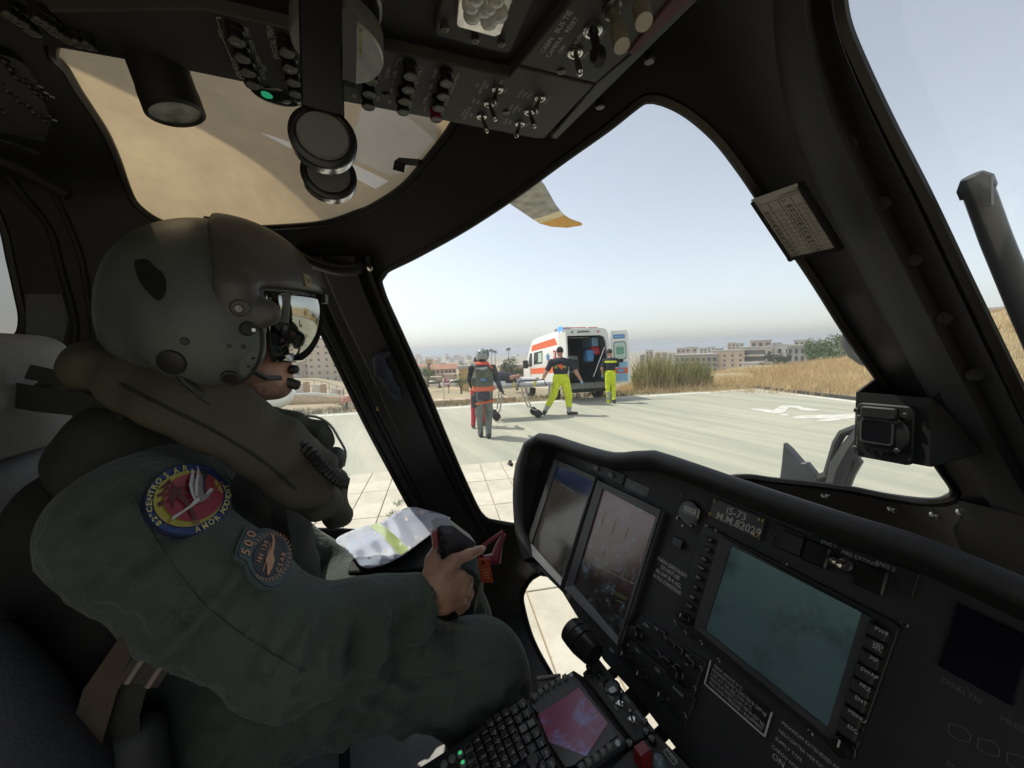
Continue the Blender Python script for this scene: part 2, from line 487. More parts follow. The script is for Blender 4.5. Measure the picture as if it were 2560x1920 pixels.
def ground_mat(name, c1, c2, c3, streak=True, sc=1.0, rough=.9):
    m = bpy.data.materials.new(name); m.use_nodes = True; nt = m.node_tree; b = nt.nodes['Principled BSDF']
    b.inputs['Roughness'].default_value = rough; b.inputs['Specular IOR Level'].default_value = .25
    tc = nd(nt, 'TexCoord'); mp = nd(nt, 'Mapping')
    mp.inputs['Rotation'].default_value = (0, 0, -(pi / 2 + radians(76.6)) + radians(4))
    mp.inputs['Scale'].default_value = (.10 * sc, 1.3 * sc, 1)
    nt.links.new(tc.outputs['Object'], mp.inputs['Vector'])
    n = nd(nt, 'TexNoise'); n.inputs['Scale'].default_value = 1.6; n.inputs['Detail'].default_value = 7; n.inputs['Roughness'].default_value = .62
    nt.links.new((mp if streak else tc).outputs['Vector' if streak else 'Object'], n.inputs['Vector'])
    r = nd(nt, 'ValToRGB'); e = r.color_ramp.elements
    e[0].position = .38; e[0].color = (*c1, 1); e[1].position = .62; e[1].color = (*c2, 1)
    nt.links.new(n.outputs['Fac'], r.inputs['Fac'])
    n2 = nd(nt, 'TexNoise'); n2.inputs['Scale'].default_value = .9; n2.inputs['Detail'].default_value = 9; n2.inputs['Roughness'].default_value = .7
    nt.links.new(tc.outputs['Object'], n2.inputs['Vector'])
    r2 = nd(nt, 'MapRange'); r2.inputs['From Min'].default_value = .55; r2.inputs['From Max'].default_value = .75
    nt.links.new(n2.outputs['Fac'], r2.inputs['Value'])
    mx = nd(nt, 'Mix', data_type='RGBA'); mx.inputs['B'].default_value = (*c3, 1)
    nt.links.new(r2.outputs[0], mx.inputs['Factor']); nt.links.new(r.outputs['Color'], mx.inputs['A'])
    nt.links.new(mx.outputs['Result'], b.inputs['Base Color'])
    n3 = nd(nt, 'TexNoise'); n3.inputs['Scale'].default_value = 60; n3.inputs['Detail'].default_value = 4
    nt.links.new(tc.outputs['Object'], n3.inputs['Vector'])
    bp = nd(nt, 'Bump'); bp.inputs['Strength'].default_value = .25; bp.inputs['Distance'].default_value = .01
    nt.links.new(n3.outputs['Fac'], bp.inputs['Height']); nt.links.new(bp.outputs['Normal'], b.inputs['Normal'])
    MATS[name] = m
    return m
M_PAD = ground_mat('green painted helipad concrete', (.345, .355, .28), (.46, .44, .34), (.35, .345, .275))
M_SLAB = ground_mat('pale slab concrete', (.50, .45, .35), (.66, .61, .50), (.42, .37, .28), streak=False, sc=2)
M_LINE = mat('white road paint', (.50, .49, .42), rough=.8, vscale=5, col2=(.68, .67, .60), detail=10)
M_EARTH = mat('dry earth', (.36, .27, .17), rough=.95, var=.2, vscale=.4, col2=(.46, .37, .24), detail=9)
M_TERR = mat('scrub land', (.26, .22, .13), rough=.95, vscale=.05, col2=(.46, .36, .21), detail=12)
M_SEA = mat('hazy sea', (.10, .17, .24), rough=.25, var=.06, vscale=.01, bump=.3, bscale=.3)

def interp(x, xs, ys): return float(np.interp(x, xs, ys))
def land_z(r, X):
    """height of the land at distance r in the photograph's column X"""
    zc = interp(X, [1560, 1700, 1850, 2000, 2150, 2350, 2500, 2800, 3300], [-1.2, -.6, -.15, .25, .7, 1.9, 3.0, 3.6, 3.0])
    right = interp(r, [0, 15, 22, 30, 38, 60, 120, 180, 600, 2700, 3200], [-.03, -.03, zc * .45, zc, zc - 1.5, -9, -11, -12.5, -25, -41, -46])
    left = interp(r, [0, 13.5, 16, 25, 40, 80, 180, 600, 2700, 3200], [-.03, -.05, -.5, -2.0, -3.4, -5.5, -11, -25, -41, -46])
    dl = interp(r, [0, 13.5, 16, 24, 60, 180, 600, 2700, 3200], [-.03, -.05, -.25, -.5, -2.5, -7, -22, -41, -46])
    s = min(1, max(0, (X - 1440) / 160)); s = s * s * (3 - 2 * s)
    q = min(1, max(0, (960 - X) / 200)); q = q * q * (3 - 2 * q)
    return right * s + (left * (1 - q) + dl * q) * (1 - s)
def polar(X, r, dz=0.0):
    """point on the land at distance r (metres) in column X"""
    d = ray(X, 960); d.z = 0; d.normalize(); p = d * r
    p.z = land_z(r, X) + dz
    return p
def build_land():
    mb = MB(); rs = [0.5, 8, 12, 13.5, 15, 16, 18, 20, 22, 25, 28, 30, 33, 38, 46, 60, 80, 120, 180, 280, 420, 600, 1000, 1600, 2700, 3200]
    angs = list(range(0, 360, 3))
    for a in angs:
        off = (a + 180) % 360 - 180
        X = 1280 + FPX * tan(radians(max(-75, min(75, off)))) ; X = max(-2500, min(5000, X))
        for r in rs:
            d = Vector((-sin(YAW - radians(off)), cos(YAW - radians(off)), 0)) * r
            z = land_z(r, X)
            if r > 14: z += (.25 * sin(d.x * .7 + d.y * .31) + .2 * sin(d.y * .9 - d.x * .2)) * min(1, (r - 14) / 20)
            mb.v.append((d.x, d.y, z))
    k = len(rs); n = len(angs)
    for i in range(n):
        j = (i + 1) % n
        for q in range(k - 1): mb.f.append((i * k + q, i * k + q + 1, j * k + q + 1, j * k + q)); mb.m.append(0)
    o = len(mb.v); mb.v.append((0, 0, -.03))
    for i in range(n): mb.f.append((o, i * k, ((i + 1) % n) * k)); mb.m.append(0)
    return tag(mb.build('terrain', M_TERR), kind='structure')
build_land()
sea = MB(); ring = 96
for r in (2000, 5000, 12000, 50000):
    for i in range(ring): a = 2 * pi * i / ring; sea.v.append((r * cos(a), r * sin(a), -42))
for q in range(3):
    for i in range(ring): j = (i + 1) % ring; sea.f.append((q * ring + i, (q + 1) * ring + i, (q + 1) * ring + j, q * ring + j)); sea.m.append(0)
tag(sea.build('sea', M_SEA, smooth=0), kind='structure')

def sheet(name, pts, z, m, kind='structure', th=None):
    mb = MB()
    mb.prism([(p[0], p[1]) for p in pts], z - (th or .003), z)
    return tag(mb.build(name, m, smooth=0), kind=kind)
pad = sheet('helipad', [EP(A_FAR + .25, -45), EP(A_FAR + .25, B_END + .35), EP(-25, B_END + .35), EP(-25, B_SLAB + .01), EP(A_NEAR, B_SLAB + .01), EP(A_NEAR, -45)], .012, M_PAD)
sheet('helipad_apron', [EP(A_NEAR - .006, -40), EP(A_NEAR - .006, B_SLAB), EP(-25, B_SLAB), EP(-25, -40)], .004, M_EARTH)
sheet('pad_edge_line', [EP(A_FAR, -45), EP(A_FAR, B_END + .2), EP(A_FAR - .3, B_END + .2), EP(A_FAR - .3, -45)], .017, M_LINE)
sheet('pad_side_line', [EP(A_FAR - .305, B_END + .2), EP(A_FAR - .305, B_END - .1), EP(-25, B_END - .1), EP(-25, B_END + .2)], .017, M_LINE)
# painted letters on the pad, seen from the far side of the word
def ground_shape(name, px, z=.018):
    return sheet(name, [G(*p) for p in px], z, M_LINE)
z7 = lambda L: [(1500 + x * .4792, 700 + y * .4792) for x, y in L]
ground_shape('painted_letter', z7([(782, 677), (800, 673), (905, 682), (925, 672), (935, 662), (960, 657), (1040, 659), (1060, 668), (1090, 672), (1155, 681), (1120, 686), (1050, 683), (1030, 671), (985, 668), (968, 690), (945, 700), (900, 698), (830, 686)]))
ground_shape('painted_letter', z7([(1000, 716), (1040, 711), (1320, 703), (1700, 690), (1700, 702), (1330, 722), (1195, 742), (1110, 742), (1180, 726), (1030, 727)]))
ground_shape('painted_letter', z7([(935, 701), (975, 703), (990, 711), (950, 711)]))
# slabs between pad and helicopter, each one cut by open joints
slab_mesh = {}
n_slab = 0
apron = bpy.data.objects['helipad_apron']
for i in range(-22, 0):
    for j in range(6):
        w, l = .33, (A_NEAR - 1.0) / 6
        me = slab_mesh.get((i * 3 + j) % 5)
        if me is None:
            me = MB().rbox((0, 0, .006), (w - .012, l - .014, .012), r=.006, ch=.003, n=1).mesh('slab', M_SLAB, 30)
            slab_mesh[(i * 3 + j) % 5] = me
        o = link('slab', me, apron, PADM @ Matrix.Translation((B_SLAB + i * w + .16, A_NEAR - l * (j + .5), .0045 + random.uniform(0, .003))))
# kerb along the pad's side edge, dark
kb = MB().prism([(p.x, p.y) for p in (EP(A_FAR + .25, B_END + .36), EP(A_FAR + .25, B_END + .52), EP(-20, B_END + .52), EP(-20, B_END + .36))], -.02, .1)
tag(kb.build('kerb', mat('dark kerb', (.06, .055, .05), rough=.9), smooth=0), kind='structure')

# ------------------------------------------------------------------ plants
def leaf_mat(name, c1, c2, rough=.7, sc=3.0):
    m = mat(name, c1, rough=rough, vscale=sc, col2=c2, detail=6)
    m.node_tree.nodes['Principled BSDF'].inputs['Specular IOR Level'].default_value = .2
    return m
M_DRY = leaf_mat('dry grass', (.47, .34, .17), (.62, .48, .27), sc=.8)
M_DRY2 = leaf_mat('olive verge weeds', (.17, .18, .10), (.36, .31, .19), sc=1.2)
M_REED = leaf_mat('reed green', (.20, .22, .08), (.40, .37, .17), sc=2.0)
M_REEDDRY = leaf_mat('reed straw', (.42, .36, .20), (.52, .45, .27), sc=2.0)
M_LEAF = leaf_mat('tree leaf', (.06, .10, .03), (.12, .17, .06), sc=.6)
M_LEAFD = leaf_mat('dark tree leaf', (.035, .055, .028), (.075, .095, .045), sc=.6)
M_BLOSSOM = leaf_mat('magenta blossom', (.42, .05, .16), (.55, .10, .26), sc=3)
M_BARK = mat('bark', (.10, .07, .045), rough=.9)
def blades(mb, p, n, spread, h0, h1, w, lean=.25, mi=0, mtop=None, seg=2):
    rnd = random
    for _ in range(n):
        a = rnd.uniform(0, 2 * pi); r = spread * sqrt(rnd.random())
        b = Vector((p[0] + r * cos(a), p[1] + r * sin(a), p[2] - .03))
        h = rnd.uniform(h0, h1); l = rnd.gauss(0, lean) * h; c = rnd.uniform(0, 2 * pi); d = Vector((cos(c), sin(c), 0))
        s = Vector((-sin(c + 1.1), cos(c + 1.1), 0)) * (w * rnd.uniform(.6, 1.3) / 2); prev = None; o = len(mb.v)
        for q in range(seg + 1):
            t = q / seg; c_ = b + Vector((0, 0, h * t)) + d * (l * t * t); k = 1 - t * .85
            mb.v.append(tuple(c_ - s * k)); mb.v.append(tuple(c_ + s * k))
        for q in range(seg):
            mb.f.append((o + 2 * q, o + 2 * q + 1, o + 2 * q + 3, o + 2 * q + 2)); mb.m.append(mtop if (mtop is not None and q >= seg * .45) else mi)
gr = MB(); rnd = random.Random(3)
for _ in range(9000):
    X = rnd.uniform(1490, 2260) if rnd.random() < .8 else rnd.uniform(2380, 2900)
    r = 15.5 + 18 * rnd.random() ** .8
    p = polar(X, r); blades(gr, p, 7, .26, .14, .40, .014, .45)
tag(gr.build('dry_grass', M_DRY, smooth=0), 'dry yellow grass covering the slope beyond the pad', kind='stuff')
vg = MB()
for _ in range(2600):
    X = rnd.uniform(1020, 2300); p = polar(X, 1)
    a = A_FAR + .45 + 1.5 * rnd.random() ** 1.3; b = rnd.uniform(-7, B_END + 1)
    if rnd.random() < .25: a = rnd.uniform(2, A_FAR); b = B_END + .6 + rnd.random() * 1.2
    q = EP(a, b); blades(vg, (q.x, q.y, -.03), 5, .16, .04, .16, .02, .4)
tag(vg.build('verge_weeds', M_DRY2, smooth=0), 'low olive weeds along the pad edge', kind='stuff')
def reed_clump(X, r, w, h, n, label):
    mb = MB(); p = polar(X, r, -.1); d = (p - Vector((0, 0, p.z))).normalized(); sd = Vector((d.y, -d.x, 0))
    for _ in range(n):
        q = p + sd * random.uniform(-w / 2, w / 2) + d * random.uniform(-.5, .5)
        k = 1 - (abs((q - p).dot(sd)) / (w / 2)) ** 3 * .35
        blades(mb, q, 3, .1, h * .55 * k, h * k, .032, .22, 1, 0, 4)
    return tag(mb.build('reed_clump', [M_REED, M_REEDDRY], smooth=0), label, 'reeds', 'reeds beside the ambulance')
reed_clump(1640, 17.6, 1.9, 1.85, 420, 'tall green reed clump right behind the open ambulance door')
reed_clump(1728, 17.9, 1.5, 1.6, 300, 'thinner reed clump standing in front of the grey flats')

def leaf_cloud(mb, c, R, n, size, mi=0, flat=.85):
    """n leaf-sized faces spread in uneven clumps through an ellipsoid"""
    cl = [(random.gauss(0, .5), random.gauss(0, .5), random.gauss(0, .42)) for _ in range(max(6, n // 90))]
    for _ in range(n):
        q = random.choice(cl)
        v = Vector((q[0] + random.gauss(0, .2), q[1] + random.gauss(0, .2), q[2] + random.gauss(0, .2)))
        if v.length > 1.05: v = v.normalized() * random.uniform(.75, 1.02)
        p = Vector(c) + Vector((v.x * R[0], v.y * R[1], v.z * R[2]))
        a = Vector((random.gauss(0, 1), random.gauss(0, 1), random.gauss(0, 1))).normalized(); b = a.orthogonal().normalized()
        s = size * random.uniform(.5, 1.3); o = len(mb.v)
        mb.v += [tuple(p - a * s), tuple(p + b * s * .55), tuple(p + a * s), tuple(p - b * s * .55)]
        mb.f.append((o, o + 1, o + 2, o + 3)); mb.m.append(mi)
def tree(name, label, X, r, w, h, m, group=None, n=1500, trunk=.25, base=None, cat='tree', dz=0.0, top=None):
    p = polar(X, r, dz)
    if top: c_ = ray(X, 960); c_.z = 0; p.z = 1.85 - (top - (871 - .033 * (X - 1280))) / FPX * (r / c_.length) - h
    t = thing(name, label, cat, p, group)
    tb = MB(); th = h * trunk
    tb.tube([p + Vector((0, 0, -.3)), p + Vector((.05, .03, th * .6)), p + Vector((-.05, .06, th * 1.4))], [w * .045, w * .035, w * .025], 8)
    for q in range(5):
        a = q * 1.26 + .3; e = p + Vector((cos(a) * w * .3, sin(a) * w * .3, h * random.uniform(.5, .75)))
        tb.tube([p + Vector((0, 0, th)), p + Vector((cos(a) * w * .1, sin(a) * w * .1, h * .4)), e], [w * .02, w * .015, w * .006], 5)
    tb.build('trunk', M_BARK, t)
    cb = MB(); leaf_cloud(cb, p + Vector((0, 0, th + (h - th) / 2)), (w / 2, w / 2, (h - th) / 2 * 1.05), n, w * .028)
    cb.build('crown', m, t, smooth=0)
    return t
tree('broadleaf_tree', 'round green tree right of the flats, the broadest one on the slope', 2066, 92, 7.2, 6.6, M_LEAF, 'trees on the slope', 2600, .18, top=838)
tree('broadleaf_tree', 'smaller pale tree joined to the left of the broadest slope tree', 2034, 97, 4.4, 6.0, M_LEAF, 'trees on the slope', 1500, .18, top=842)
tree('broadleaf_tree', 'low bush half hidden by the dark windshield post', 2098, 88, 5.0, 4.2, M_LEAF, 'trees on the slope', 1200, .15, top=858)
tree('broadleaf_tree', 'dark wide tree before the pale arched building', 1940, 108, 5.4, 4.6, M_LEAFD, 'trees on the slope', 1300, .2, top=875)
tree('broadleaf_tree', 'dark tree beside the ambulance cab', 1292, 46, 3.6, 3.9, M_LEAFD, 'trees left of the ambulance', 1500, .2, top=888)
tree('broadleaf_tree', 'green tree in front of the long terracotta roof', 1070, 62, 3.4, 3.2, M_LEAF, 'trees in the near valley', 1200, .2, top=912)
tree('broadleaf_tree', 'dark cypress-like tree left of the helmeted crew member', 1157, 120, 3.2, 6.4, M_LEAFD, 'trees in the near valley', 900, .15, top=902)
tree('broadleaf_tree', 'second dark tree just behind the helmeted crew member', 1176, 118, 2.6, 6.0, M_LEAFD, 'trees in the near valley', 900, .15, top=903)
tree('shrub', 'bright green shrub under the yellow wall', 1152, 40, 2.3, 1.7, M_LEAF, 'shrubs beyond the pad', 800, .1, cat='shrub', top=936)
tree('shrub', 'magenta flowering bougainvillea bush', 1121, 42, 1.1, 1.4, M_BLOSSOM, 'shrubs beyond the pad', 500, .1, cat='shrub', top=943)
tree('shrub', 'olive shrub left of the magenta bush', 1098, 44, 2.0, 1.3, M_LEAFD, 'shrubs beyond the pad', 600, .1, cat='shrub', top=934)
tree('shrub', 'low green shrub beside the dark door post', 1062, 38, 2.0, 1.3, M_LEAF, 'shrubs beyond the pad', 600, .1, cat='shrub', top=938)
for X, h, lb in ((1231, 7.6, 'leftmost of three far palms behind the stretcher'), (1240, 7.2, 'middle one of three far palms behind the stretcher'), (1274, 7.9, 'far palm standing apart, nearest the ambulance')):
    p = polar(X, 210); t = thing('palm_tree', lb, 'palm', p, 'far palms')
    h *= 1.7
    MB().tube([p + Vector((0, 0, -1)), p + Vector((.1, 0, h * .5)), p + Vector((0, 0, h))], [.22, .17, .15], 6).build('trunk', M_BARK, t)
    cb = MB()
    for q in range(26):
        a = q * 2.4; el = random.uniform(-.5, 1.0); d = Vector((cos(a), sin(a), 0)); s = Vector((-sin(a), cos(a), 0)) * .28
        L = 1.7; o = len(cb.v); c0 = p + Vector((0, 0, h)); c1 = c0 + d * L * .6 + Vector((0, 0, el * .9)); c2 = c0 + d * L + Vector((0, 0, el * .9 - .8))
        cb.add([c0 - s * .3, c0 + s * .3, c1 + s, c1 - s, c2], [(0, 1, 2, 3), (3, 2, 4)])
    cb.build('crown', M_LEAFD, t, smooth=0)

# ------------------------------------------------------------------ buildings
def stone(name, c): return mat(name, c, rough=.85, var=.1, vscale=.5, detail=8)
M_WALLS = [stone('beige render', (.60, .49, .36)), stone('pale render', (.55, .50, .42)), stone('ochre render', (.52, .37, .17)), stone('white render', (.66, .63, .57)), stone('grey render', (.34, .33, .31)), stone('pink render', (.50, .36, .28))]
M_ROOF = stone('terracotta roof', (.40, .21, .13)); M_PARAPET = stone('grey parapet', (.40, .39, .36))
M_PANE = mat('dark window pane', (.05, .055, .06), rough=.15, var=.1)
M_SHUT = mat('window shutter', (.13, .12, .10), rough=.7)
def building(name, label, X0, X1, ytop, ybot, r, wall, cols=4, rows=3, group=None, roof='flat', depth=None, balcony=(), wtop=.1, cat='building', turn=0.0, win=(.42, .5)):
    """block whose visible front spans columns X0..X1 and rows ytop..ybot at distance r; windows are built one by one"""
    Xm = (X0 + X1) / 2; yh = 871 - .033 * (Xm - 1280)
    c = ray(Xm, 960); c.z = 0; k = c.length; dep = r / k            # depth along the optical axis
    W = (X1 - X0) / FPX * dep; H = (ybot - ytop) / FPX * dep; zt = 1.85 - (ytop - yh) / FPX * dep
    c.normalize(); p = c * r; p.z = zt - H
    D = depth or W * .7
    ex = Vector((-c.y, c.x, 0)); ex = -ex                                       # to the right as seen
    rt = Matrix.Rotation(turn, 3, 'Z'); ex = rt @ ex
    Mx = frame(p, ex, Vector((0, 0, 1)))                                       # local z points towards the viewer
    if Mx.col[2].to_3d().dot(c) > 0: Mx = frame(p, -ex, Vector((0, 0, 1)))
    t = thing(name, label, cat, p, group)
    b = MB(); b.box((0, H / 2 - 2, -D / 2), (W, H + 4, D))
    b.build('wall', wall, t, Mx, smooth=0)
    if roof == 'flat':
        MB().box((0, H + .22, -D / 2), (W + .5, .44, D + .5)).build('roof', M_PARAPET, t, Mx, smooth=0)
    elif roof == 'gable':
        MB().add([(-W / 2 - .4, H + .003, .4), (W / 2 + .4, H + .003, .4), (W / 2 + .4, H + .003, -D - .4), (-W / 2 - .4, H + .003, -D - .4), (-W / 2 - .4, H + D * .28, -D / 2), (W / 2 + .4, H + D * .28, -D / 2)],
                 [(0, 1, 5, 4), (2, 3, 4, 5), (1, 2, 5), (3, 0, 4), (3, 2, 1, 0)]).build('roof', M_ROOF, t, Mx, smooth=0)
    if cols and rows:
        ww, wh = W / cols * win[0], H / rows * win[1]
        wm = MB().box((0, 0, .015), (ww + .16, wh + .16, .09)).mesh('window', M_PARAPET, 0)
        pm = MB().box((0, 0, .045), (ww, wh, .05)).mesh('pane', M_PANE, 0)
        for i in range(cols):
            for j in range(rows):
                if (i, j) in balcony:
                    continue
                x = -W / 2 + W * (i + .5) / cols; y = H * (1 - wtop) - H * (1 - wtop) * (j + .5) / rows
                w_ = link('window', wm, t, Mx @ Matrix.Translation((x, y, 0)))
                link('pane', pm, w_, Mx @ Matrix.Translation((x, y, 0.012)))
        for j in sorted(set(b_[1] for b_ in balcony)):
            cs = sorted(b_[0] for b_ in balcony if b_[1] == j)
            x0 = -W / 2 + W * cs[0] / cols; x1 = -W / 2 + W * (cs[-1] + 1) / cols; y = H * (1 - wtop) - H * (1 - wtop) * (j + .5) / rows
            bo = MB().box(((x0 + x1) / 2, y + wh * .1, .02), (x1 - x0 - .3, wh * 1.5, .1)).build('balcony_opening', M_SHUT, t, Mx, smooth=0)
            MB().box(((x0 + x1) / 2, y - wh * .62, .55), (x1 - x0, wh * .5, 1.1)).build('balcony', wall, t, Mx, smooth=0)
    return t
W_ = M_WALLS
building('apartment_block', 'beige block with two columns of small windows facing the dry grass', 1786, 1854, 878, 930, 178, W_[0], 4, 4, 'flats on the slope', balcony=(), win=(.22, .34))
building('apartment_block', 'pale wing with dark balcony rows right of the beige block', 1854, 1922, 870, 922, 182, W_[1], 5, 3, 'flats on the slope', balcony=((0, 0), (1, 0), (2, 0), (3, 0), (0, 1), (1, 1), (2, 1), (3, 1)))
building('apartment_block', 'grey block with a grid of windows behind the thin reeds', 1690, 1786, 888, 932, 176, W_[4], 8, 3, 'flats on the slope', win=(.6, .55))
building('apartment_block', 'small rooftop penthouse with water tanks above the pale wing', 1877, 1921, 853, 869, 190, W_[5], 3, 1, 'flats on the slope')
building('apartment_block', 'white building with a wide flat roof behind the dark tree', 1922, 1971, 864, 906, 190, W_[3], 3, 2, 'flats on the slope')
building('apartment_block', 'grey house with tall windows left of the green trees', 1971, 2020, 865, 905, 150, W_[4], 4, 2, 'flats on the slope', win=(.5, .6))
building('apartment_block', 'pale top storey rising over the grey house', 1985, 2018, 852, 866, 200, W_[1], 3, 1, 'flats on the slope')
building('apartment_block', 'distant pale flats at the right edge of the green trees', 2088, 2125, 842, 862, 260, W_[1], 3, 2, 'flats on the slope')
building('house', 'lone grey house on the hill beyond the second windshield', 2466, 2516, 775, 806, 120, W_[0], 3, 2, 'hill houses')
building('house', 'white outhouse at the foot of the pale wing', 1856, 1890, 910, 926, 150, W_[3], 0, 0, 'flats on the slope')
ORD = 'first second third fourth fifth sixth seventh eighth ninth tenth eleventh twelfth'.split()
HUE = ['beige', 'pale', 'ochre', 'white', 'grey', 'pinkish']
far = [(1600, 1612, 888, 900, 5), (1615, 1632, 876, 896, 1), (1640, 1668, 882, 898, 0), (1672, 1690, 884, 897, 1), (1692, 1712, 872, 890, 5), (1712, 1742, 869, 890, 0), (1748, 1766, 871, 886, 1), (1768, 1786, 868, 882, 3), (1788, 1806, 872, 880, 4), (1818, 1836, 858, 874, 0), (1838, 1856, 859, 872, 1), (1930, 1950, 858, 866, 4)]
for i, (a, b, t_, bt, wi) in enumerate(far):
    building('house', 'small far %s house, %s from the left above the reeds and flats' % (HUE[wi], ORD[i]), a, b, t_, bt, 330 + 25 * (i % 4), W_[wi], 2, 2, 'far coastal houses')
building('apartment_block', 'tall tan apartment block with stacked stair windows behind the visor', 640, 776, 822, 962, 150, W_[0], 6, 7, 'blocks behind the pilot', balcony=(), turn=.1, win=(.34, .34))
building('apartment_block', 'lower wing of the tan block beside the door post', 776, 866, 848, 955, 146, W_[0], 5, 6, 'blocks behind the pilot', balcony=(), turn=-.25, win=(.28, .32))
building('house', 'yellow garden wall house left of the helmeted crew member', 1149, 1172, 922, 948, 58, W_[2], 0, 0, 'houses beyond the pad')
building('house', 'low ochre house behind the stretcher', 1250, 1312, 919, 938, 62, W_[2], 5, 1, 'houses beyond the pad')
building('house', 'long low house with terracotta roof in the valley', 1082, 1142, 922, 934, 95, W_[5], 6, 1, 'houses beyond the pad', roof='gable')
building('house', 'ochre tower house above the terracotta roof', 1068, 1084, 901, 922, 130, W_[2], 1, 1, 'houses beyond the pad', win=(.5, .4))
building('house', 'pale house cut by the dark door post', 1040, 1066, 916, 940, 90, W_[3], 3, 1, 'houses beyond the pad', roof='gable')
hr = random.Random(11)
for i in range(34):
    X = 1030 + 185 * (i + hr.random()) / 34; y = hr.uniform(892, 915); w = hr.uniform(6, 15); h = hr.uniform(4, 8)
    r = float(np.interp(y, [890, 916], [1500, 330])) * .8
    wi = hr.choice((0, 1, 3, 3, 5)); side_ = 'left' if i < 17 else 'right'; k_ = i if i < 17 else 33 - i
    od = (ORD + ['thirteenth', 'fourteenth', 'fifteenth', 'sixteenth', 'seventeenth'])[k_]
    building('house', 'tiny %s house in the far coastal town, %s from its %s end' % (HUE[wi], od, side_), X, X + w, y - h, y, r, W_[wi], 0, 0, 'far coastal town', roof=hr.choice(('flat', 'gable')))
building('warehouse', 'long white warehouse on the far shore', 1078, 1108, 890, 895, 1900, W_[3], 0, 0, 'far coastal town')
hill = MB()
for i in range(25):
    X = 1185 + (1345 - 1185) * i / 24; k = sin(pi * i / 24) ** .6
    q = polar(X, 320, 0); hill.v += [tuple(q), (q.x * 1.12, q.y * 1.12, 1.85 - (906 - 869) / FPX * 340 * (1.55 - .55 * k)), (q.x * 1.4, q.y * 1.4, q.z - 6)]
for i in range(24):
    for j in range(2): hill.f.append((i * 3 + j, i * 3 + j + 1, i * 3 + j + 4, i * 3 + j + 3)); hill.m.append(0)
tag(hill.build('hill', M_EARTH), kind='structure')
# boundary wall with pillars seen through the door window, low kerb wall on the left
M_PILLAR = stone('tan pillar', (.42, .30, .18))
wl = thing('boundary_wall', 'low white wall with tan pillars beyond the parked light helicopter', 'wall', polar(780, 24))
for i in range(9):
    X = 640 + i * 42; p = polar(X, 24)
    MB().box((p.x, p.y, p.z + .35), (.3, .3, 1.1)).build('pillar', M_PILLAR, wl, smooth=0)
    q = polar(X + 42, 24); d = (q - p); L = d.length
    MB().box((L / 2, 0, .45), (L - .3, .14, .7), frame(p, d, Vector((0, 0, 1)).cross(d))).build('wall_panel', W_[3], wl, smooth=0)
kw = thing('kerb_wall', 'long low sandstone ledge behind the helmeted crew member', 'wall', polar(1100, 16.5))
for i in range(10):
    p = polar(1030 + i * 26, 16.6); q = polar(1030 + (i + 1) * 26, 16.6); d = q - p
    MB().rbox((d.length / 2, 0, .17), (d.length - .012, .4, .36 + .02 * (i % 3)), r=.03, ch=.02, M=frame(p, d, Vector((0, 0, 1)).cross(d))).build('stone', W_[5] if i % 2 else W_[0], kw)
lp = polar(1108, 21); lt = thing('lamp_post', 'thin white lamp post with two flat solar heads left of the crew member', 'lamp post', lp)
MB().tube([lp, lp + Vector((0, 0, 1.75))], .045, 8).build('pole', W_[3], lt)
for s_ in (-1, 1):
    MB().box((0, 0, 0), (.62, .34, .05), Matrix.Translation(lp + Vector((s_ * .14, s_ * .33, 1.85 + .06 * s_))) @ Matrix.Rotation(1.2, 4, 'Z')).build('lamp_head', W_[1], lt, smooth=0)
# parked cars in the valley street
for i, (X, r_, c_) in enumerate(((1082, 72, 3), (1124, 74, 4), (1138, 73, 3), (1152, 75, 1))):
    p = polar(X, r_); d = polar(X + 20, r_) - p; Mx = frame(p, d, Vector((0, 0, 1)).cross(d))
    t = thing('parked_car', ['small pale car parked left of the lamp post', 'grey car parked just right of the lamp post', 'white car parked right of the grey one', 'cream car parked nearest the crew member'][i], 'car', p, 'cars in the valley street')
    MB().prism([(-1.9, .3), (-1.9, .85), (-1.2, .92), (-.7, 1.4), (.6, 1.42), (1.2, .95), (1.9, .8), (1.9, .3)], -.8, .8, Mx @ Matrix.Rotation(pi / 2, 4, 'X'), ch=.06).build('body', W_[c_], t)
    MB().prism([(-1.0, .95), (-.62, 1.33), (.55, 1.35), (1.0, .96)], -.812, .812, Mx @ Matrix.Rotation(pi / 2, 4, 'X')).build('window', M_PANE, t)
    for sx in (-1.2, 1.2):
        for sy in (-.72, .72): MB().lathe([(.1, -.09), (.3, -.09), (.32, -.04), (.32, .04), (.3, .09), (.1, .09)], Mx @ Matrix.Translation((sx, sy, .32)) @ Matrix.Rotation(pi / 2, 4, 'X'), 14).build('wheel', M_SHUT, t)

M_WEED = leaf_mat('weed leaf', (.10, .13, .05), (.20, .24, .10), sc=20)
for q, lb in (((1003, 1262), 'larger green weed tuft growing in a slab joint by the door post'), ((985, 1292), 'smaller green weed tuft below the larger one in the slabs')):
    p = G(*q); wb = MB(); blades(wb, (p.x, p.y, .02), 60, .09, .03, .08, .018, .8)
    tag(wb.build('weed_tuft', M_WEED, smooth=0), lb, 'weed', 'weeds in the slab joints')
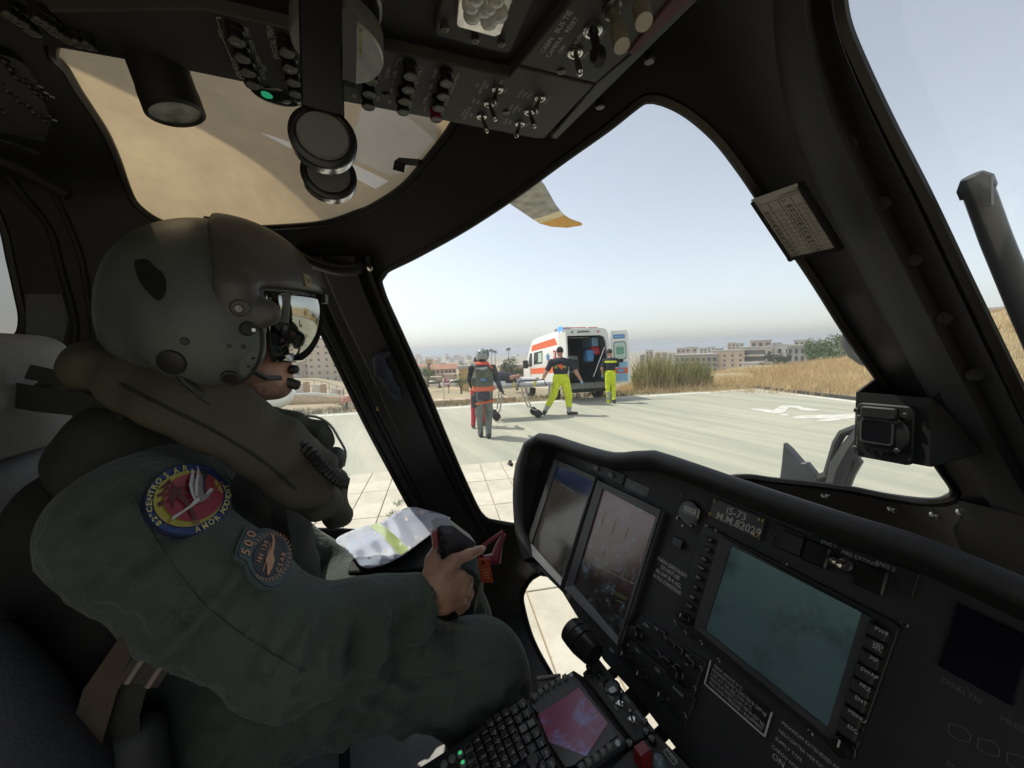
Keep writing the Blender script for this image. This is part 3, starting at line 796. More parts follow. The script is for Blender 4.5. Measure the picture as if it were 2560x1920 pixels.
# ================================================================== ambulance, stretcher, people on the pad
M_VAN = mat('white van paint', (.74, .74, .70), rough=.28, var=.03, vscale=2, coat=.4)
M_ORANGE = mat('fluorescent orange', (.72, .13, .03), rough=.5, var=.06)
M_LBLUE = mat('light blue decal', (.25, .46, .62), rough=.5, var=.05)
M_MBLUE = mat('mid blue decal', (.08, .25, .52), rough=.5, var=.05)
M_VGREY = mat('van grey plastic', (.16, .16, .155), rough=.6)
M_DKIN = mat('van interior dark', (.07, .085, .09), rough=.6, var=.3, vscale=3)
M_TYRE = mat('tyre rubber', (.02, .02, .02), rough=.85)
M_GREENG = mat('frosted green glass', (.48, .60, .52), rough=.3)
M_GREEND = mat('green decal', (.15, .36, .27), rough=.5)
M_RED = mat('red decal', (.50, .03, .04), rough=.5)
M_BLUEL = mat('blue beacon', (.05, .15, .9), rough=.2, emit=(.1, .25, 1.0), emit_s=1.6)
M_HIVIZ = mat('fluorescent yellow cloth', (.62, .72, .02), rough=.75, var=.1, vscale=12, bump=.25, bscale=30)
M_NAVY = mat('navy polo cloth', (.018, .02, .03), rough=.85, var=.2)
M_SKIN = mat('skin', (.42, .22, .15), rough=.55, var=.1, vscale=25)
M_GLOVE = mat('blue glove', (.22, .45, .62), rough=.5)
M_BOOT = mat('dark boot', (.03, .03, .03), rough=.6)
M_REFL = mat('grey reflective band', (.36, .38, .37), rough=.35)
M_HAIR = mat('dark hair', (.02, .016, .013), rough=.8)
M_OLIVE = mat('olive vest cloth', (.075, .085, .06), rough=.85, var=.3, vscale=9, bump=.3, bscale=60)
M_TROUS = mat('grey green trousers', (.15, .18, .15), rough=.85, var=.2, vscale=10, bump=.3, bscale=40)
M_STRAP = mat('orange strap', (.62, .13, .05), rough=.7)
M_ORCOL = mat('red orange collar', (.70, .10, .05), rough=.7)
M_HELM = mat('grey helmet shell', (.24, .27, .26), rough=.35, var=.05)
M_REDT = mat('red trousers', (.42, .02, .04), rough=.8, var=.15)
M_GREYM = mat('grey metal tube', (.42, .41, .38), rough=.4, metal=.6)

HD = ray(1048, 952).normalized(); HR = HD.cross(Vector((0, 0, 1))).normalized(); HU = HR.cross(HD)
_rc = CAM + ray(1469, 1000) * 13.0                        # middle of the tail at road level
VO = Vector((_rc.x, _rc.y, _rc.z)); VANM = Matrix(((HR.x, HD.x, HU.x, VO.x), (HR.y, HD.y, HU.y, VO.y), (HR.z, HD.z, HU.z, VO.z), (0, 0, 0, 1)))
amb = thing('ambulance', 'white ambulance with orange stripes, its rear doors open', 'ambulance', VO)
def vp_(mb, name, m, parent=amb, smooth=30): return mb.build(name, m, parent, VANM, smooth)
W2 = .93; L = 5.2; Z0 = .42; ZT = 2.42
# section of the body (half width, height) with tumblehome; lofted along the length
def section(w, zt, z0=Z0): return [(-w, z0), (-w, z0 + .55), (-w * .985, 1.35), (-w * .93, zt - .22), (-w * .86, zt - .06), (-w * .7, zt), (w * .7, zt), (w * .86, zt - .06), (w * .93, zt - .22), (w * .985, 1.35), (w, z0 + .55), (w, z0)]
def loft(stations, mi=0, flip=False):
    mb = MB(); n = 12
    for y, w, zt in stations:
        mb.v += [(x, y, z) for x, z in section(w, zt)]
    for i in range(len(stations) - 1):
        for q in range(n): r = (q + 1) % n; mb.f.append((i * n + q, i * n + r, (i + 1) * n + r, (i + 1) * n + q)); mb.m.append(mi)
    return mb
ex = loft([(0, W2, ZT), (.6, W2, ZT + .04), (3.1, W2, ZT + .04), (3.5, W2, ZT - .03), (4.0, W2 * .97, 2.1), (4.45, W2 * .95, 1.45), (4.95, W2 * .9, 1.25), (L, W2 * .8, .95)])
o_ = (len(ex.v) - 12); ex.f.append(tuple(o_ + q for q in range(12))); ex.m.append(0)
vp_(ex, 'body', M_VAN)
inn = loft([(0.06, W2 - .09, ZT - .13), (3.0, W2 - .09, ZT - .1)])
inn.f = [f[::-1] for f in inn.f]; inn.f.append(tuple(12 + q for q in range(12))[::-1]); inn.m.append(0)
vp_(inn, 'cabin_lining', M_DKIN)
# tail frame round the opening
tf = MB(); so_ = section(W2, ZT); si_ = section(W2 - .1, ZT - .24)
for a, b in zip(so_, si_): tf.v += [(a[0], -.01, a[1]), (b[0], -.01, b[1]), (b[0], .08, b[1])]
for q in range(12):
    r = (q + 1) % 12
    tf.f += [(q * 3, q * 3 + 1, r * 3 + 1, r * 3), (q * 3 + 1, q * 3 + 2, r * 3 + 2, r * 3 + 1)]; tf.m += [0, 0]
vp_(tf, 'tail_frame', M_VAN)
vp_(MB().box((0, -.1, .48), (1.86, .34, .16)).box((0, -.16, .58), (1.7, .2, .03)), 'bumper', M_VGREY)
vp_(MB().box((0, .0, .34), (1.7, .2, .14)), 'underbody', M_TYRE)
for x in (-.45, -.22, .5): vp_(MB().lathe([(.0, 0), (.035, 0), (.03, .03)], Matrix.Translation((x, -.012, ZT - .12)) @ Matrix.Rotation(pi / 2, 4, 'X'), 10), 'marker_light', M_VGREY if x < 0 else M_RED)
vp_(MB().box((0, -.02, ZT - .11), (.34, .03, .05)), 'brake_light', M_VGREY)
for s_ in (-1, 1):
    for y in (.95, 3.9):
        w = MB().lathe([(.12, -.11), (.30, -.12), (.335, -.07), (.335, .07), (.30, .12), (.12, .11)], Matrix.Translation((s_ * (W2 - .1), y, .33)) @ Matrix.Rotation(pi / 2, 4, 'Y'), 24)
        wo = vp_(w, 'wheel', M_TYRE)
        vp_(MB().lathe([(0, -.125), (.16, -.125), (.19, -.1), (.19, .1), (.16, .125), (0, .125)], Matrix.Translation((s_ * (W2 - .1), y, .33)) @ Matrix.Rotation(pi / 2, 4, 'Y'), 16), 'rim', M_GREYM, wo)
# stripes and window on the left side, laid just proud of the panel
def side(pts, off=.006, s_=-1):
    """polygon (y, z) on the side wall following the body section"""
    mb = MB()
    def xw(z):
        pr = section(W2, ZT); zs = [p[1] for p in pr[:6]]; xs = [p[0] for p in pr[:6]]
        return float(np.interp(z, zs, xs))
    vs = [(s_ * -1 * (xw(z) - off), y, z) for y, z in pts]
    mb.v = vs + [(v[0] + .004 * s_ * -1 * 1, v[1], v[2]) for v in vs]
    n = len(vs); mb.f = [tuple(range(n)), tuple(range(2 * n - 1, n - 1, -1))]; mb.m = [0, 0]
    for i in range(n): j = (i + 1) % n; mb.f.append((j, i, n + i, n + j)); mb.m.append(0)
    return mb
for s_ in (-1, 1):
    for y0, y1 in ((.05, 1.2), (1.2, 2.4), (2.4, 3.45)):
        vp_(side([(y0, .98), (y1, .98), (y1, 1.2), (y0, 1.2)], s_=s_), 'orange_stripe', M_ORANGE)
    vp_(side([(.25, 1.92), (3.4, 1.92), (3.3, 2.16), (.55, 2.18)], s_=s_), 'upper_orange_stripe', M_ORANGE)
    vp_(side([(1.9, 1.36), (3.0, 1.36), (3.0, 1.84), (1.9, 1.84)], .008, s_), 'side_window', M_PANE)
    vp_(side([(1.96, 1.42), (2.4, 1.42), (2.4, 1.78), (1.96, 1.78)], .014, s_), 'window_pane', M_GREENG)
    vp_(side([(3.25, 1.3), (3.9, 1.3), (3.6, 1.85), (3.28, 1.85)], .004, s_), 'cab_window', M_PANE)
# red crest and blue star emblem on the left side
cm = MB(); SM = Matrix.Translation((-W2 - .012, .55, 1.5)) @ frame((0, 0, 0), (0, -1, 0), (0, 0, 1))
for a in range(3):
    cm.box((0, 0, 0), (.07, .26, .01), Matrix.Translation((-W2 + .0, 1.22, 1.56)) @ frame((0, 0, 0), (0, -1, 0), (0, 0, 1)) @ Matrix.Rotation(a * pi / 3, 4, 'Z'), 1)
cm.rbox((0, 0, 0), (.2, .3, .012), r=.03, ch=.002, M=Matrix.Translation((-W2 + .0, .5, 1.6)) @ frame((0, 0, 0), (0, -1, 0), (0, 0, 1)), mi=0)
cm.rbox((0, 0, .006), (.1, .18, .008), r=.03, ch=.002, M=Matrix.Translation((-W2 + .0, .5, 1.6)) @ frame((0, 0, 0), (0, -1, 0), (0, 0, 1)), mi=2)
write(cm, '118', Matrix.Translation((-W2 - .004, 1.34, 1.34)) @ frame((0, 0, 0), (0, -1, 0), (0, 0, 1)), 0, 0, .08, 0)
vp_(cm, 'emblem', [M_RED, M_MBLUE, M_VAN])
# beacon on the rear corner, roof spoiler
bc = vp_(MB().lathe([(.09, 0), (.1, .05), (.085, .13), (.04, .17), (0, .175)], Matrix.Translation((-.78, .22, ZT - .06)), 16), 'beacon', M_BLUEL)
vp_(MB().box((-.6, .45, ZT + .02), (.4, .5, .1)), 'beacon_housing', mat('brown housing', (.3, .2, .14)))
vp_(MB().box((-.15, .18, ZT + .05), (.6, .05, .02)).box((.4, .18, ZT + .045), (.35, .05, .02)), 'roof_stripe', M_RED)
# mirrors
for s_ in (-1, 1): vp_(MB().rbox((0, 0, 0), (.2, .34, .14), r=.04, ch=.03, M=Matrix.Translation((s_ * (W2 + .17), 3.6, 1.4)) @ Matrix.Rotation(pi / 2, 4, 'X')), 'mirror', M_TYRE)
# rear door swung wide open, hinged at the right edge; its lining faces the pad
def door(name, hx, ang, w, inner=True):
    D = VANM @ Matrix.Translation((hx, -.02, 0)) @ Matrix.Rotation(ang, 4, 'Z')
    d = MB(); zt = ZT - .1
    prof = [(0, Z0 + .1), (w, Z0 + .1), (w, 1.35), (w * .96, zt - .1), (w * .9, zt), (0.02, zt)]
    d.prism([(p[0], p[1]) for p in prof], -.035, .035, D @ Matrix.Rotation(pi / 2, 4, 'X'), ch=.015)
    dr = d.build(name, M_VAN, amb)
    FM = D @ Matrix.Rotation(pi / 2, 4, 'X') @ Matrix.Translation((0, 0, .036))
    def dec(nm, x, z, ww, h, m, r=.02, z_=.004): return MB().rbox((x, z, z_), (ww, h, .012), r=r, ch=.003, M=FM).build(nm, m, dr)
    dec('name_band', w * .48, 2.1, w * .62, .14, M_MBLUE); dec('name_plate', w * .48, 2.1, w * .5, .05, M_LBLUE, z_=.012)
    dec('window_frame', w * .5, 1.62, w * .68, .62, M_VGREY, .09); dec('window', w * .5, 1.62, w * .6, .55, M_GREENG, .08, .010)
    cl = MB()
    for q in range(4):
        a = pi / 4 + q * pi / 2
        cl.prism([(w * .5 + .075 * cos(a) + .085 * cos(t * pi / 5), 1.62 + .075 * sin(a) + .085 * sin(t * pi / 5)) for t in range(10)], .016 + q * .001, .02 + q * .001, FM)
    cl.build('clover_decal', M_GREEND, dr)
    dec('upper_blue_panel', w * .5, 1.14, w * .74, .2, M_LBLUE); dec('orange_panel', w * .5, .94, w * .74, .19, M_ORANGE, .01); dec('lower_blue_panel', w * .5, .71, w * .72, .26, M_LBLUE)
    dec('oval_badge', w * .5, .94, .26, .12, M_MBLUE, .06, .012); dec('oval_badge', w * .5, .94, .18, .06, M_LBLUE, .03, .02)
    dec('latch', w * .52, 1.27, .16, .1, M_TYRE, .02, .02)
    return dr
door('rear_door', .92, radians(-22), .62)
vp_(MB().box((-W2 - .0, -.35, 1.38), (.05, .66, 1.75)).box((-W2 + .03, -.35, 1.6), (.02, .4, .6), mi=1), 'rear_door', [M_VAN, M_PANE])
# load inside
ins = MB(); ins.box((.1, 2.0, 1.2), (.5, .1, .9)); vp_(ins, 'seat_back', M_VGREY)
vp_(MB().rbox((0, 0, 0), (.44, .62, .06), r=.06, ch=.02, M=Matrix.Translation((.02, 1.2, 1.25)) @ Matrix.Rotation(pi / 2, 4, 'X')), 'seat_frame', M_GREENG)
vp_(MB().rbox((0, 0, .02), (.3, .45, .08), r=.05, ch=.02, M=Matrix.Translation((.03, 1.14, 1.2)) @ Matrix.Rotation(pi / 2, 4, 'X')), 'seat_cushion', M_DKIN)
vp_(MB().lathe([(0, 0), (.2, 0), (.22, .05), (.2, .1), (0, .12)], Matrix.Translation((-.55, 1.3, 1.5)) @ Matrix.Rotation(pi / 2, 4, 'X'), 24), 'speaker', M_TYRE)
vp_(MB().box((.62, .9, 2.0), (.24, .8, .3)), 'wall_cabinet', M_LBLUE)
vp_(MB().tube([(-.5, .7, 2.18), (.5, .7, 2.18)], .018, 8), 'grab_rail', M_GREYM)
def bag(name, label, c, s, m, rot=0.0):
    b = Body(.03, .05); b.box((0, 0, 0), (s[0] / 2, s[1] / 2, s[2] / 2), .06).box((0, -s[1] * .45, -s[2] * .12), (s[0] * .36, .06, s[2] * .3), .04).cap((-s[0] * .2, 0, s[2] * .52), (s[0] * .2, 0, s[2] * .52), .025)
    tag(b.build(name, m, None, VANM @ Matrix.Translation(c) @ Matrix.Rotation(rot, 4, 'Y')), label, 'bag')
bag('medical_bag', 'blue medical bag standing inside the ambulance', (.34, .5, 1.5), (.32, .3, .42), M_MBLUE, .12)
bag('medical_bag', 'red bag on the shelf inside the ambulance', (.6, .55, 1.68), (.34, .3, .3), M_RED, -.1)
tag(MB().tube([(.12, -.28, .78), (.68, -.05, 1.75)], .014, 8, M=VANM).build('pole', M_VAN), 'thin white pole leaning in the ambulance doorway', 'pole')

# ------------------------------------------------------------------ people on the pad
def person(label, px, py, H, parts_fn, h=.016):
    """a figure standing at the pad point seen at pixel (px, py); local x to the right as seen, y away, z up"""
    p = G(px, py); c = Vector((p.x, p.y, 0)).normalized(); r = Vector((c.y, -c.x, 0))
    Mx = Matrix(((r.x, c.x, 0, p.x), (r.y, c.y, 0, p.y), (0, 0, 1, .012), (0, 0, 0, 1))) @ Matrix.Scale(H / 1.8, 4)
    b = Body(h, .035)
    extras = parts_fn(b)
    mats = extras.pop('mats')
    o = tag(b.build('person', mats, None, Mx), label, 'person', 'people around the stretcher')
    for nm, (mb, m) in extras.items(): mb.build(nm, m, o, Mx, 60) if isinstance(mb, MB) else mb.build(nm, m, o, Mx)
    return o
def hand(b, w, d, m, s=1):
    """palm with five short fingers at wrist w pointing along d"""
    w = np.array(w, float); d = np.array(d, float); d /= np.linalg.norm(d); sd = np.cross(d, [0, 1, 0]); sd /= np.linalg.norm(sd)
    b.cap(w, w + d * .08, .03, .036, m, .01, (sd, .6))
    for q in range(4):
        r = w + d * .08 + np.array([0, 1, 0]) * (q - 1.5) * .02
        b.cap(r, r + d * (.075 - .012 * abs(q - 1.4)) + sd * .012, .010, .009, m, .004)
    b.cap(w + d * .03 + sd * .02 * s, w + d * .085 + sd * .055 * s, .012, .010, m, .006)
def crew(b):
    m = ['trousers', 'dark', 'boot', 'olive', 'hair']
    # trousers, walking away: right leg planted, left leg pushing off
    b.cap((-.085, .0, .93), (-.10, -.02, .52), .105, .078, 0).cap((-.10, -.02, .52), (-.09, .06, .1), .078, .058, 0)
    b.cap((.09, .0, .93), (.10, .12, .52), .105, .08, 0).cap((.10, .12, .52), (.07, -.12, .12), .08, .06, 0)
    b.ell((0, 0, .98), (.185, .13, .15), 0)
    b.cap((-.09, .06, .06), (-.09, -.02, .05), .05, .045, 2).cap((-.09, .06, .05), (-.1, .17, .03), .045, .035, 2)
    b.cap((.07, -.12, .09), (.07, -.16, .05), .052, .05, 2).cap((.07, -.14, .07), (.075, -.04, .02), .045, .035, 2)
    b.ell((0, 0, 1.22), (.19, .12, .26), 1).ell((0, 0, 1.40), (.215, .115, .12), 1)
    b.cap((0, 0, 1.5), (0, .01, 1.6), .06, .06, 4)
    b.cap((.22, 0, 1.42), (.29, .04, 1.16), .068, .055, 1).cap((.29, .04, 1.16), (.37, .17, .94), .055, .042, 1)
    b.cap((-.22, 0, 1.42), (-.27, .07, 1.18), .068, .055, 1).cap((-.27, .07, 1.18), (-.24, .22, 1.02), .05, .04, 1)
    hand(b, (.37, .17, .94), (.06, .05, -.1), 2); hand(b, (-.24, .22, 1.02), (.05, .1, -.02), 2, -1)
    v = Body(.014, .03); v.ell((0, -.03, 1.25), (.215, .145, .24)).box((0, -.13, 1.24), (.15, .05, .19), .04).box((-.17, -.1, 1.16), (.06, .05, .09), .03).box((.16, -.11, 1.18), (.05, .045, .1), .03).cap((-.13, -.03, 1.45), (-.10, .08, 1.47), .05).cap((.13, -.03, 1.45), (.10, .08, 1.47), .05)
    col = Body(.014, .02)
    for a in range(12):
        t = a / 12 * 2 * pi; t2 = (a + 1) / 12 * 2 * pi
        col.cap((.10 * cos(t), .09 * sin(t) - .01, 1.515), (.10 * cos(t2), .09 * sin(t2) - .01, 1.515), .033)
    col.cap((.12, -.05, 1.5), (.19, -.07, 1.42), .024)
    belt = Body(.014, .015)
    for z in (.985, 1.035):
        for a in range(14):
            t = a / 14 * 2 * pi; t2 = (a + 1) / 14 * 2 * pi
            belt.cap((.2 * cos(t), .145 * sin(t), z), (.2 * cos(t2), .145 * sin(t2), z), .03)
    th = Body(.014, .015)
    for cx_, cy_ in ((-.09, -.005), (.095, .03)):
        for a in range(12):
            t = a / 12 * 2 * pi; t2 = (a + 1) / 12 * 2 * pi; z = .72 if cx_ < 0 else .74
            th.cap((cx_ + .105 * cos(t), cy_ + .105 * sin(t), z + .02 * cos(t)), (cx_ + .105 * cos(t2), cy_ + .105 * sin(t2), z + .02 * cos(t2)), .026)
    pk = Body(.014, .02); pk.box((-.2, -.02, .76), (.055, .08, .13), .03).box((0, -.13, .87), (.12, .05, .08), .03).cap((-.14, -.1, .98), (-.19, -.04, .86), .02)
    hm = Body(.012, .02); hm.ell((0, .01, 1.69), (.125, .15, .13)).ell((0, .0, 1.63), (.13, .12, .09)).ell((0, -.06, 1.555), (.09, .09, .05), sub=True)
    vs_ = Body(.012, .01); vs_.ell((.115, .05, 1.70), (.03, .11, .1))
    vt = MB()
    for x_ in (-.05, .05): vt.lathe([(0, .002), (.018, .002), (.02, -.01)], along((x_, -.118, 1.735), (x_ * 1.5, -1, .35)), 10)
    bp = MB().rbox((0, 0, 0), (.11, .04, .01), r=.015, ch=.003, M=frame((.01, -.185, 1.2), (1, 0, 0), (0, 0, 1)))
    rf = MB().rbox((0, 0, 0), (.2, .05, .012), r=.006, ch=.002, M=frame((.0, -.168, 1.415), (1, .0, .18), (0, .3, 1)))
    return {'mats': [M_TROUS, M_NAVY, M_BOOT, M_OLIVE, M_HAIR], 'vest': (v, M_OLIVE), 'collar': (col, M_ORCOL), 'waist_strap': (belt, M_STRAP), 'thigh_straps': (th, M_STRAP), 'pouches': (pk, M_NAVY), 'helmet': (hm, M_HELM), 'visor': (vs_, M_BOOT), 'helmet_vents': (vt, M_BOOT), 'back_badge': (bp, M_MBLUE), 'reflective_patch': (rf, M_REFL)}
person('helmeted crew member seen from behind in olive vest with orange straps', 1213, 1094, 1.84, crew)
def redleg(b):
    b.cap((-.14, 0, .92), (-.17, -.03, .5), .10, .075, 0).cap((-.17, -.03, .5), (-.2, -.16, .1), .072, .055, 0)
    b.cap((.06, 0, .92), (.09, .08, .5), .10, .075, 0).cap((.09, .08, .5), (.06, .1, .1), .072, .055, 0)
    b.cap((-.2, -.17, .07), (-.2, -.06, .03), .05, .038, 1).cap((.06, .08, .06), (.06, .2, .03), .05, .038, 1)
    b.ell((-.04, 0, .97), (.17, .12, .14), 0).ell((-.03, 0, 1.22), (.18, .11, .25), 2).ell((-.03, 0, 1.38), (.2, .11, .11), 2)
    b.cap((.17, 0, 1.39), (.23, .06, 1.15), .062, .055, 2).cap((.23, .06, 1.15), (.3, .16, .96), .052, .042, 2)
    b.cap((-.23, 0, 1.39), (-.2, .1, 1.16), .062, .055, 2).cap((-.2, .1, 1.16), (-.04, .25, 1.05), .05, .04, 2)
    b.cap((-.03, 0, 1.48), (-.03, .0, 1.55), .055, .055, 3).ell((-.03, .02, 1.64), (.085, .1, .12), 3).ell((-.03, .0, 1.68), (.09, .1, .09), 4)
    hand(b, (.3, .16, .96), (.06, .06, -.07), 3); hand(b, (-.04, .25, 1.05), (.1, .06, -.03), 3)
    return {'mats': [M_REDT, mat('brown boot', (.13, .05, .03), rough=.7), M_HIVIZ, M_SKIN, M_HAIR]}
person('rescuer in red trousers and yellow sleeves hidden behind the helmeted crew member', 1204, 1068, 1.72, redleg)
def medic(b):
    # long stride: rear foot left, front foot planted right
    b.cap((-.09, 0, .93), (-.20, -.03, .54), .125, .095, 0).cap((-.20, -.03, .54), (-.34, -.02, .28), .095, .08, 0)
    b.cap((.10, 0, .93), (.19, .03, .52), .13, .105, 0).cap((.19, .03, .52), (.20, .0, .24), .10, .075, 0)
    b.cap((-.34, -.02, .28), (-.42, -.04, .14), .075, .06, 1).cap((.20, 0, .24), (.20, -.01, .1), .072, .06, 1)
    b.cap((-.42, -.04, .14), (-.46, -.06, .06), .055, .05, 2).cap((-.45, -.05, .08), (-.49, -.02, .03), .045, .035, 2)
    b.cap((.20, -.01, .06), (.21, .02, .05), .06, .055, 2).cap((.2, .0, .04), (.40, .05, .03), .05, .04, 2)
    b.ell((0, 0, .99), (.21, .15, .16), 0)
    b.ell((0, 0, 1.23), (.205, .135, .27), 3).ell((0, 0, 1.41), (.25, .125, .12), 3)
    b.cap((-.24, 0, 1.42), (-.33, -.02, 1.24), .078, .07, 3).cap((.24, 0, 1.42), (.34, .0, 1.24), .08, .07, 3)
    b.cap((-.33, -.02, 1.24), (-.41, -.02, 1.1), .052, .048, 4).cap((-.41, -.02, 1.1), (-.50, .05, .9), .048, .035, 4)
    b.cap((.34, 0, 1.24), (.42, .02, 1.1), .054, .05, 4).cap((.42, .02, 1.1), (.52, .04, .92), .05, .037, 4)
    hand(b, (-.50, .05, .90), (-.03, .03, -.1), 5, -1); hand(b, (.52, .04, .92), (.03, .01, -.1), 5)
    b.cap((-.01, 0, 1.5), (-.01, .01, 1.58), .065, .06, 4).ell((-.01, .03, 1.68), (.08, .1, .12), 4).ell((-.01, .015, 1.715), (.088, .1, .095), 6)
    b.cap((-.095, .03, 1.67), (-.095, .03, 1.70), .012, .014, 4, .004).cap((.075, .03, 1.67), (.075, .03, 1.70), .012, .014, 4, .004)
    em = MB()
    FM = frame((0, -.148, 1.28), (1, 0, 0), (0, -.06, 1))
    em.prism([(-.1, .05), (.02, .075), (.08, .02), (.02, -.075), (-.02, -.02)], -.02, .004, FM, 0)
    em.prism([(-.17, .03), (-.10, .05), (-.06, -.03), (-.15, -.04)], -.02, .003, FM, 1); em.prism([(.06, .04), (.14, .03), (.15, -.03), (.07, -.03)], -.02, .003, FM, 1)
    return {'mats': [M_HIVIZ, M_REFL, M_BOOT, M_NAVY, M_SKIN, M_GLOVE, M_HAIR], 'back_print': (em, [M_ORANGE, mat('olive print', (.22, .25, .08), rough=.8)])}
person('paramedic in black polo and fluorescent yellow trousers striding with blue gloves', 1404, 1038, 1.83, medic)
def medic2(b):
    b.cap((-.07, 0, .93), (-.08, -.02, .52), .105, .075, 0).cap((-.08, -.02, .52), (-.05, -.03, .06), .075, .055, 0)
    b.cap((.08, 0, .93), (.10, .05, .52), .105, .075, 0).cap((.10, .05, .52), (.11, -.1, .14), .075, .055, 0)
    b.cap((-.06, -.03, .34), (-.055, -.03, .30), .072, .07, 1).cap((-.055, -.03, .2), (-.05, -.03, .17), .067, .066, 1).cap((.105, .0, .34), (.108, -.02, .3), .072, .07, 1)
    b.cap((-.05, -.02, .05), (-.05, .1, .03), .05, .038, 2).cap((.11, -.1, .12), (.13, -.16, .06), .05, .045, 2).cap((.11, -.12, .09), (.13, -.06, .0), .045, .035, 2)
    b.ell((0, 0, .99), (.17, .13, .14), 0).ell((.01, 0, 1.22), (.165, .12, .25), 3).ell((.02, 0, 1.38), (.2, .115, .12), 3)
    for a in range(12):
        t = a / 12 * 2 * pi; t2 = (a + 1) / 12 * 2 * pi
        b.cap((.02 + .185 * cos(t), .115 * sin(t), 1.36), (.02 + .185 * cos(t2), .115 * sin(t2), 1.36), .028, .028, 0, .005)
    b.cap((-.18, 0, 1.41), (-.23, -.02, 1.24), .066, .06, 3).cap((-.23, -.02, 1.24), (-.26, .0, 1.14), .046, .044, 4).cap((-.26, 0, 1.14), (-.24, .08, .94), .044, .034, 4)
    b.cap((.21, 0, 1.41), (.24, .1, 1.24), .066, .06, 3).cap((.24, .1, 1.24), (.16, .3, 1.2), .046, .035, 4)
    hand(b, (-.24, .08, .94), (.0, .02, -.1), 5, -1); hand(b, (.16, .3, 1.2), (-.03, .1, .02), 5)
    b.cap((0, .02, 1.48), (0, .04, 1.56), .058, .055, 4).ell((-.01, .07, 1.65), (.08, .1, .12), 4).ell((-.01, .06, 1.69), (.088, .105, .09), 6)
    return {'mats': [M_HIVIZ, M_REFL, M_BOOT, M_NAVY, M_SKIN, M_GLOVE, M_HAIR]}
person('second paramedic with yellow chest band leaning in at the open ambulance door', 1526, 1008, 1.74, medic2)

# ------------------------------------------------------------------ stretcher
_a = G(1244, 1050); _b = G(1333, 1044)
STU = (Vector((_b.x, _b.y, 0)) - Vector((_a.x, _a.y, 0))).normalized()
STV = Vector((-STU.y, STU.x, 0))
if STV.dot(Vector((_a.x, _a.y, 0))) < 0: STV = -STV
SO = (_a + _b) / 2 + STV * .1; SO.z = .012
SMX = Matrix(((STU.x, STV.x, 0, SO.x), (STU.y, STV.y, 0, SO.y), (0, 0, 1, SO.z), (0, 0, 0, 1)))
st = thing('stretcher', 'wheeled stretcher with grey tubular legs and yellow belts', 'stretcher', SO)
def sp(mb, name, m, par=st, sm=35): return mb.build(name, m, par, SMX, sm)
rl = MB()
for y in (-.27, .27): rl.tube([(-.95, y, .84), (.95, y, .84)], .024, 8)
rl.tube([(-.95, -.27, .84), (-1.02, 0, .86), (-.95, .27, .84)], .022, 8).tube([(.95, -.27, .84), (1.06, 0, .86), (.95, .27, .84)], .022, 8)
for x in (-.5, 0, .5): rl.tube([(x, -.27, .84), (x, .27, .84)], .018, 6)
sp(rl, 'frame', M_GREYM)
mt = Body(.02, .04); mt.box((.05, 0, .90), (.92, .26, .05), .04).box((-.55, 0, .97), (.3, .25, .05), .04)
mt.build('mattress', mat('white sheet', (.66, .66, .66), rough=.8, bump=.3, bscale=15), st, SMX)
for i, (x0, x1, y) in enumerate(((-.35, -.52, -.24), (.25, .58, -.24), (-.35, -.52, .24), (.25, .58, .24))):
    sp(MB().tube([(x0, y, .82), (x0 + (x1 - x0) * .2, y, .5), (x0 + (x1 - x0) * .5, y * 1.02, .24), (x1, y * 1.04, .19)], .02, 8), 'leg', M_GREYM)
    w = sp(MB().lathe([(.03, -.022), (.09, -.026), (.105, -.014), (.105, .014), (.09, .026), (.03, .022)], Matrix.Translation((x1, y * 1.04, .105)) @ Matrix.Rotation(pi / 2, 4, 'X'), 20), 'wheel', M_TYRE)
    sp(MB().box((x1, y * 1.04, .17), (.05, .07, .1)), 'fork', M_BOOT, w)
for x in (-.05, .5):
    sp(MB().tube([(x, -.29, .82), (x, -.28, .96), (x + .04, 0, .985), (x, .28, .96), (x, .29, .82)], .02, 6, sx=1.6), 'belt', mat('yellow belt', (.62, .52, .03), rough=.6))
for y in (-.3, .3): sp(MB().tube([(.05, y, .85), (.1, y, 1.0), (.75, y, 1.0), (.8, y, .85)], .016, 8), 'side_rail', M_BOOT)
pt = Body(.02, .04)
pt.ell((-.35, 0, 1.08), (.40, .22, .17), 0).box((-.35, 0, 1.03), (.38, .22, .12), .06, 0).cap((.02, -.05, 1.0), (.55, -.1, .98), .09, .07, 2).cap((.02, .08, 1.0), (.55, .1, .98), .09, .07, 2)
pt.cap((-.1, -.2, 1.08), (.1, -.16, 1.12), .05, .042, 1).cap((.1, -.16, 1.12), (.14, -.02, 1.06), .042, .035, 1)
pt.ell((-.8, 0, 1.1), (.11, .08, .09), 1).ell((-.85, 0, 1.12), (.08, .085, .085), 3).cap((-.7, 0, 1.08), (-.62, 0, 1.06), .05, .06, 1)
tag(pt.build('person', [M_NAVY, M_SKIN, MATS['white sheet'], M_HAIR], None, SMX), 'patient in dark top lying on the wheeled stretcher', 'person')

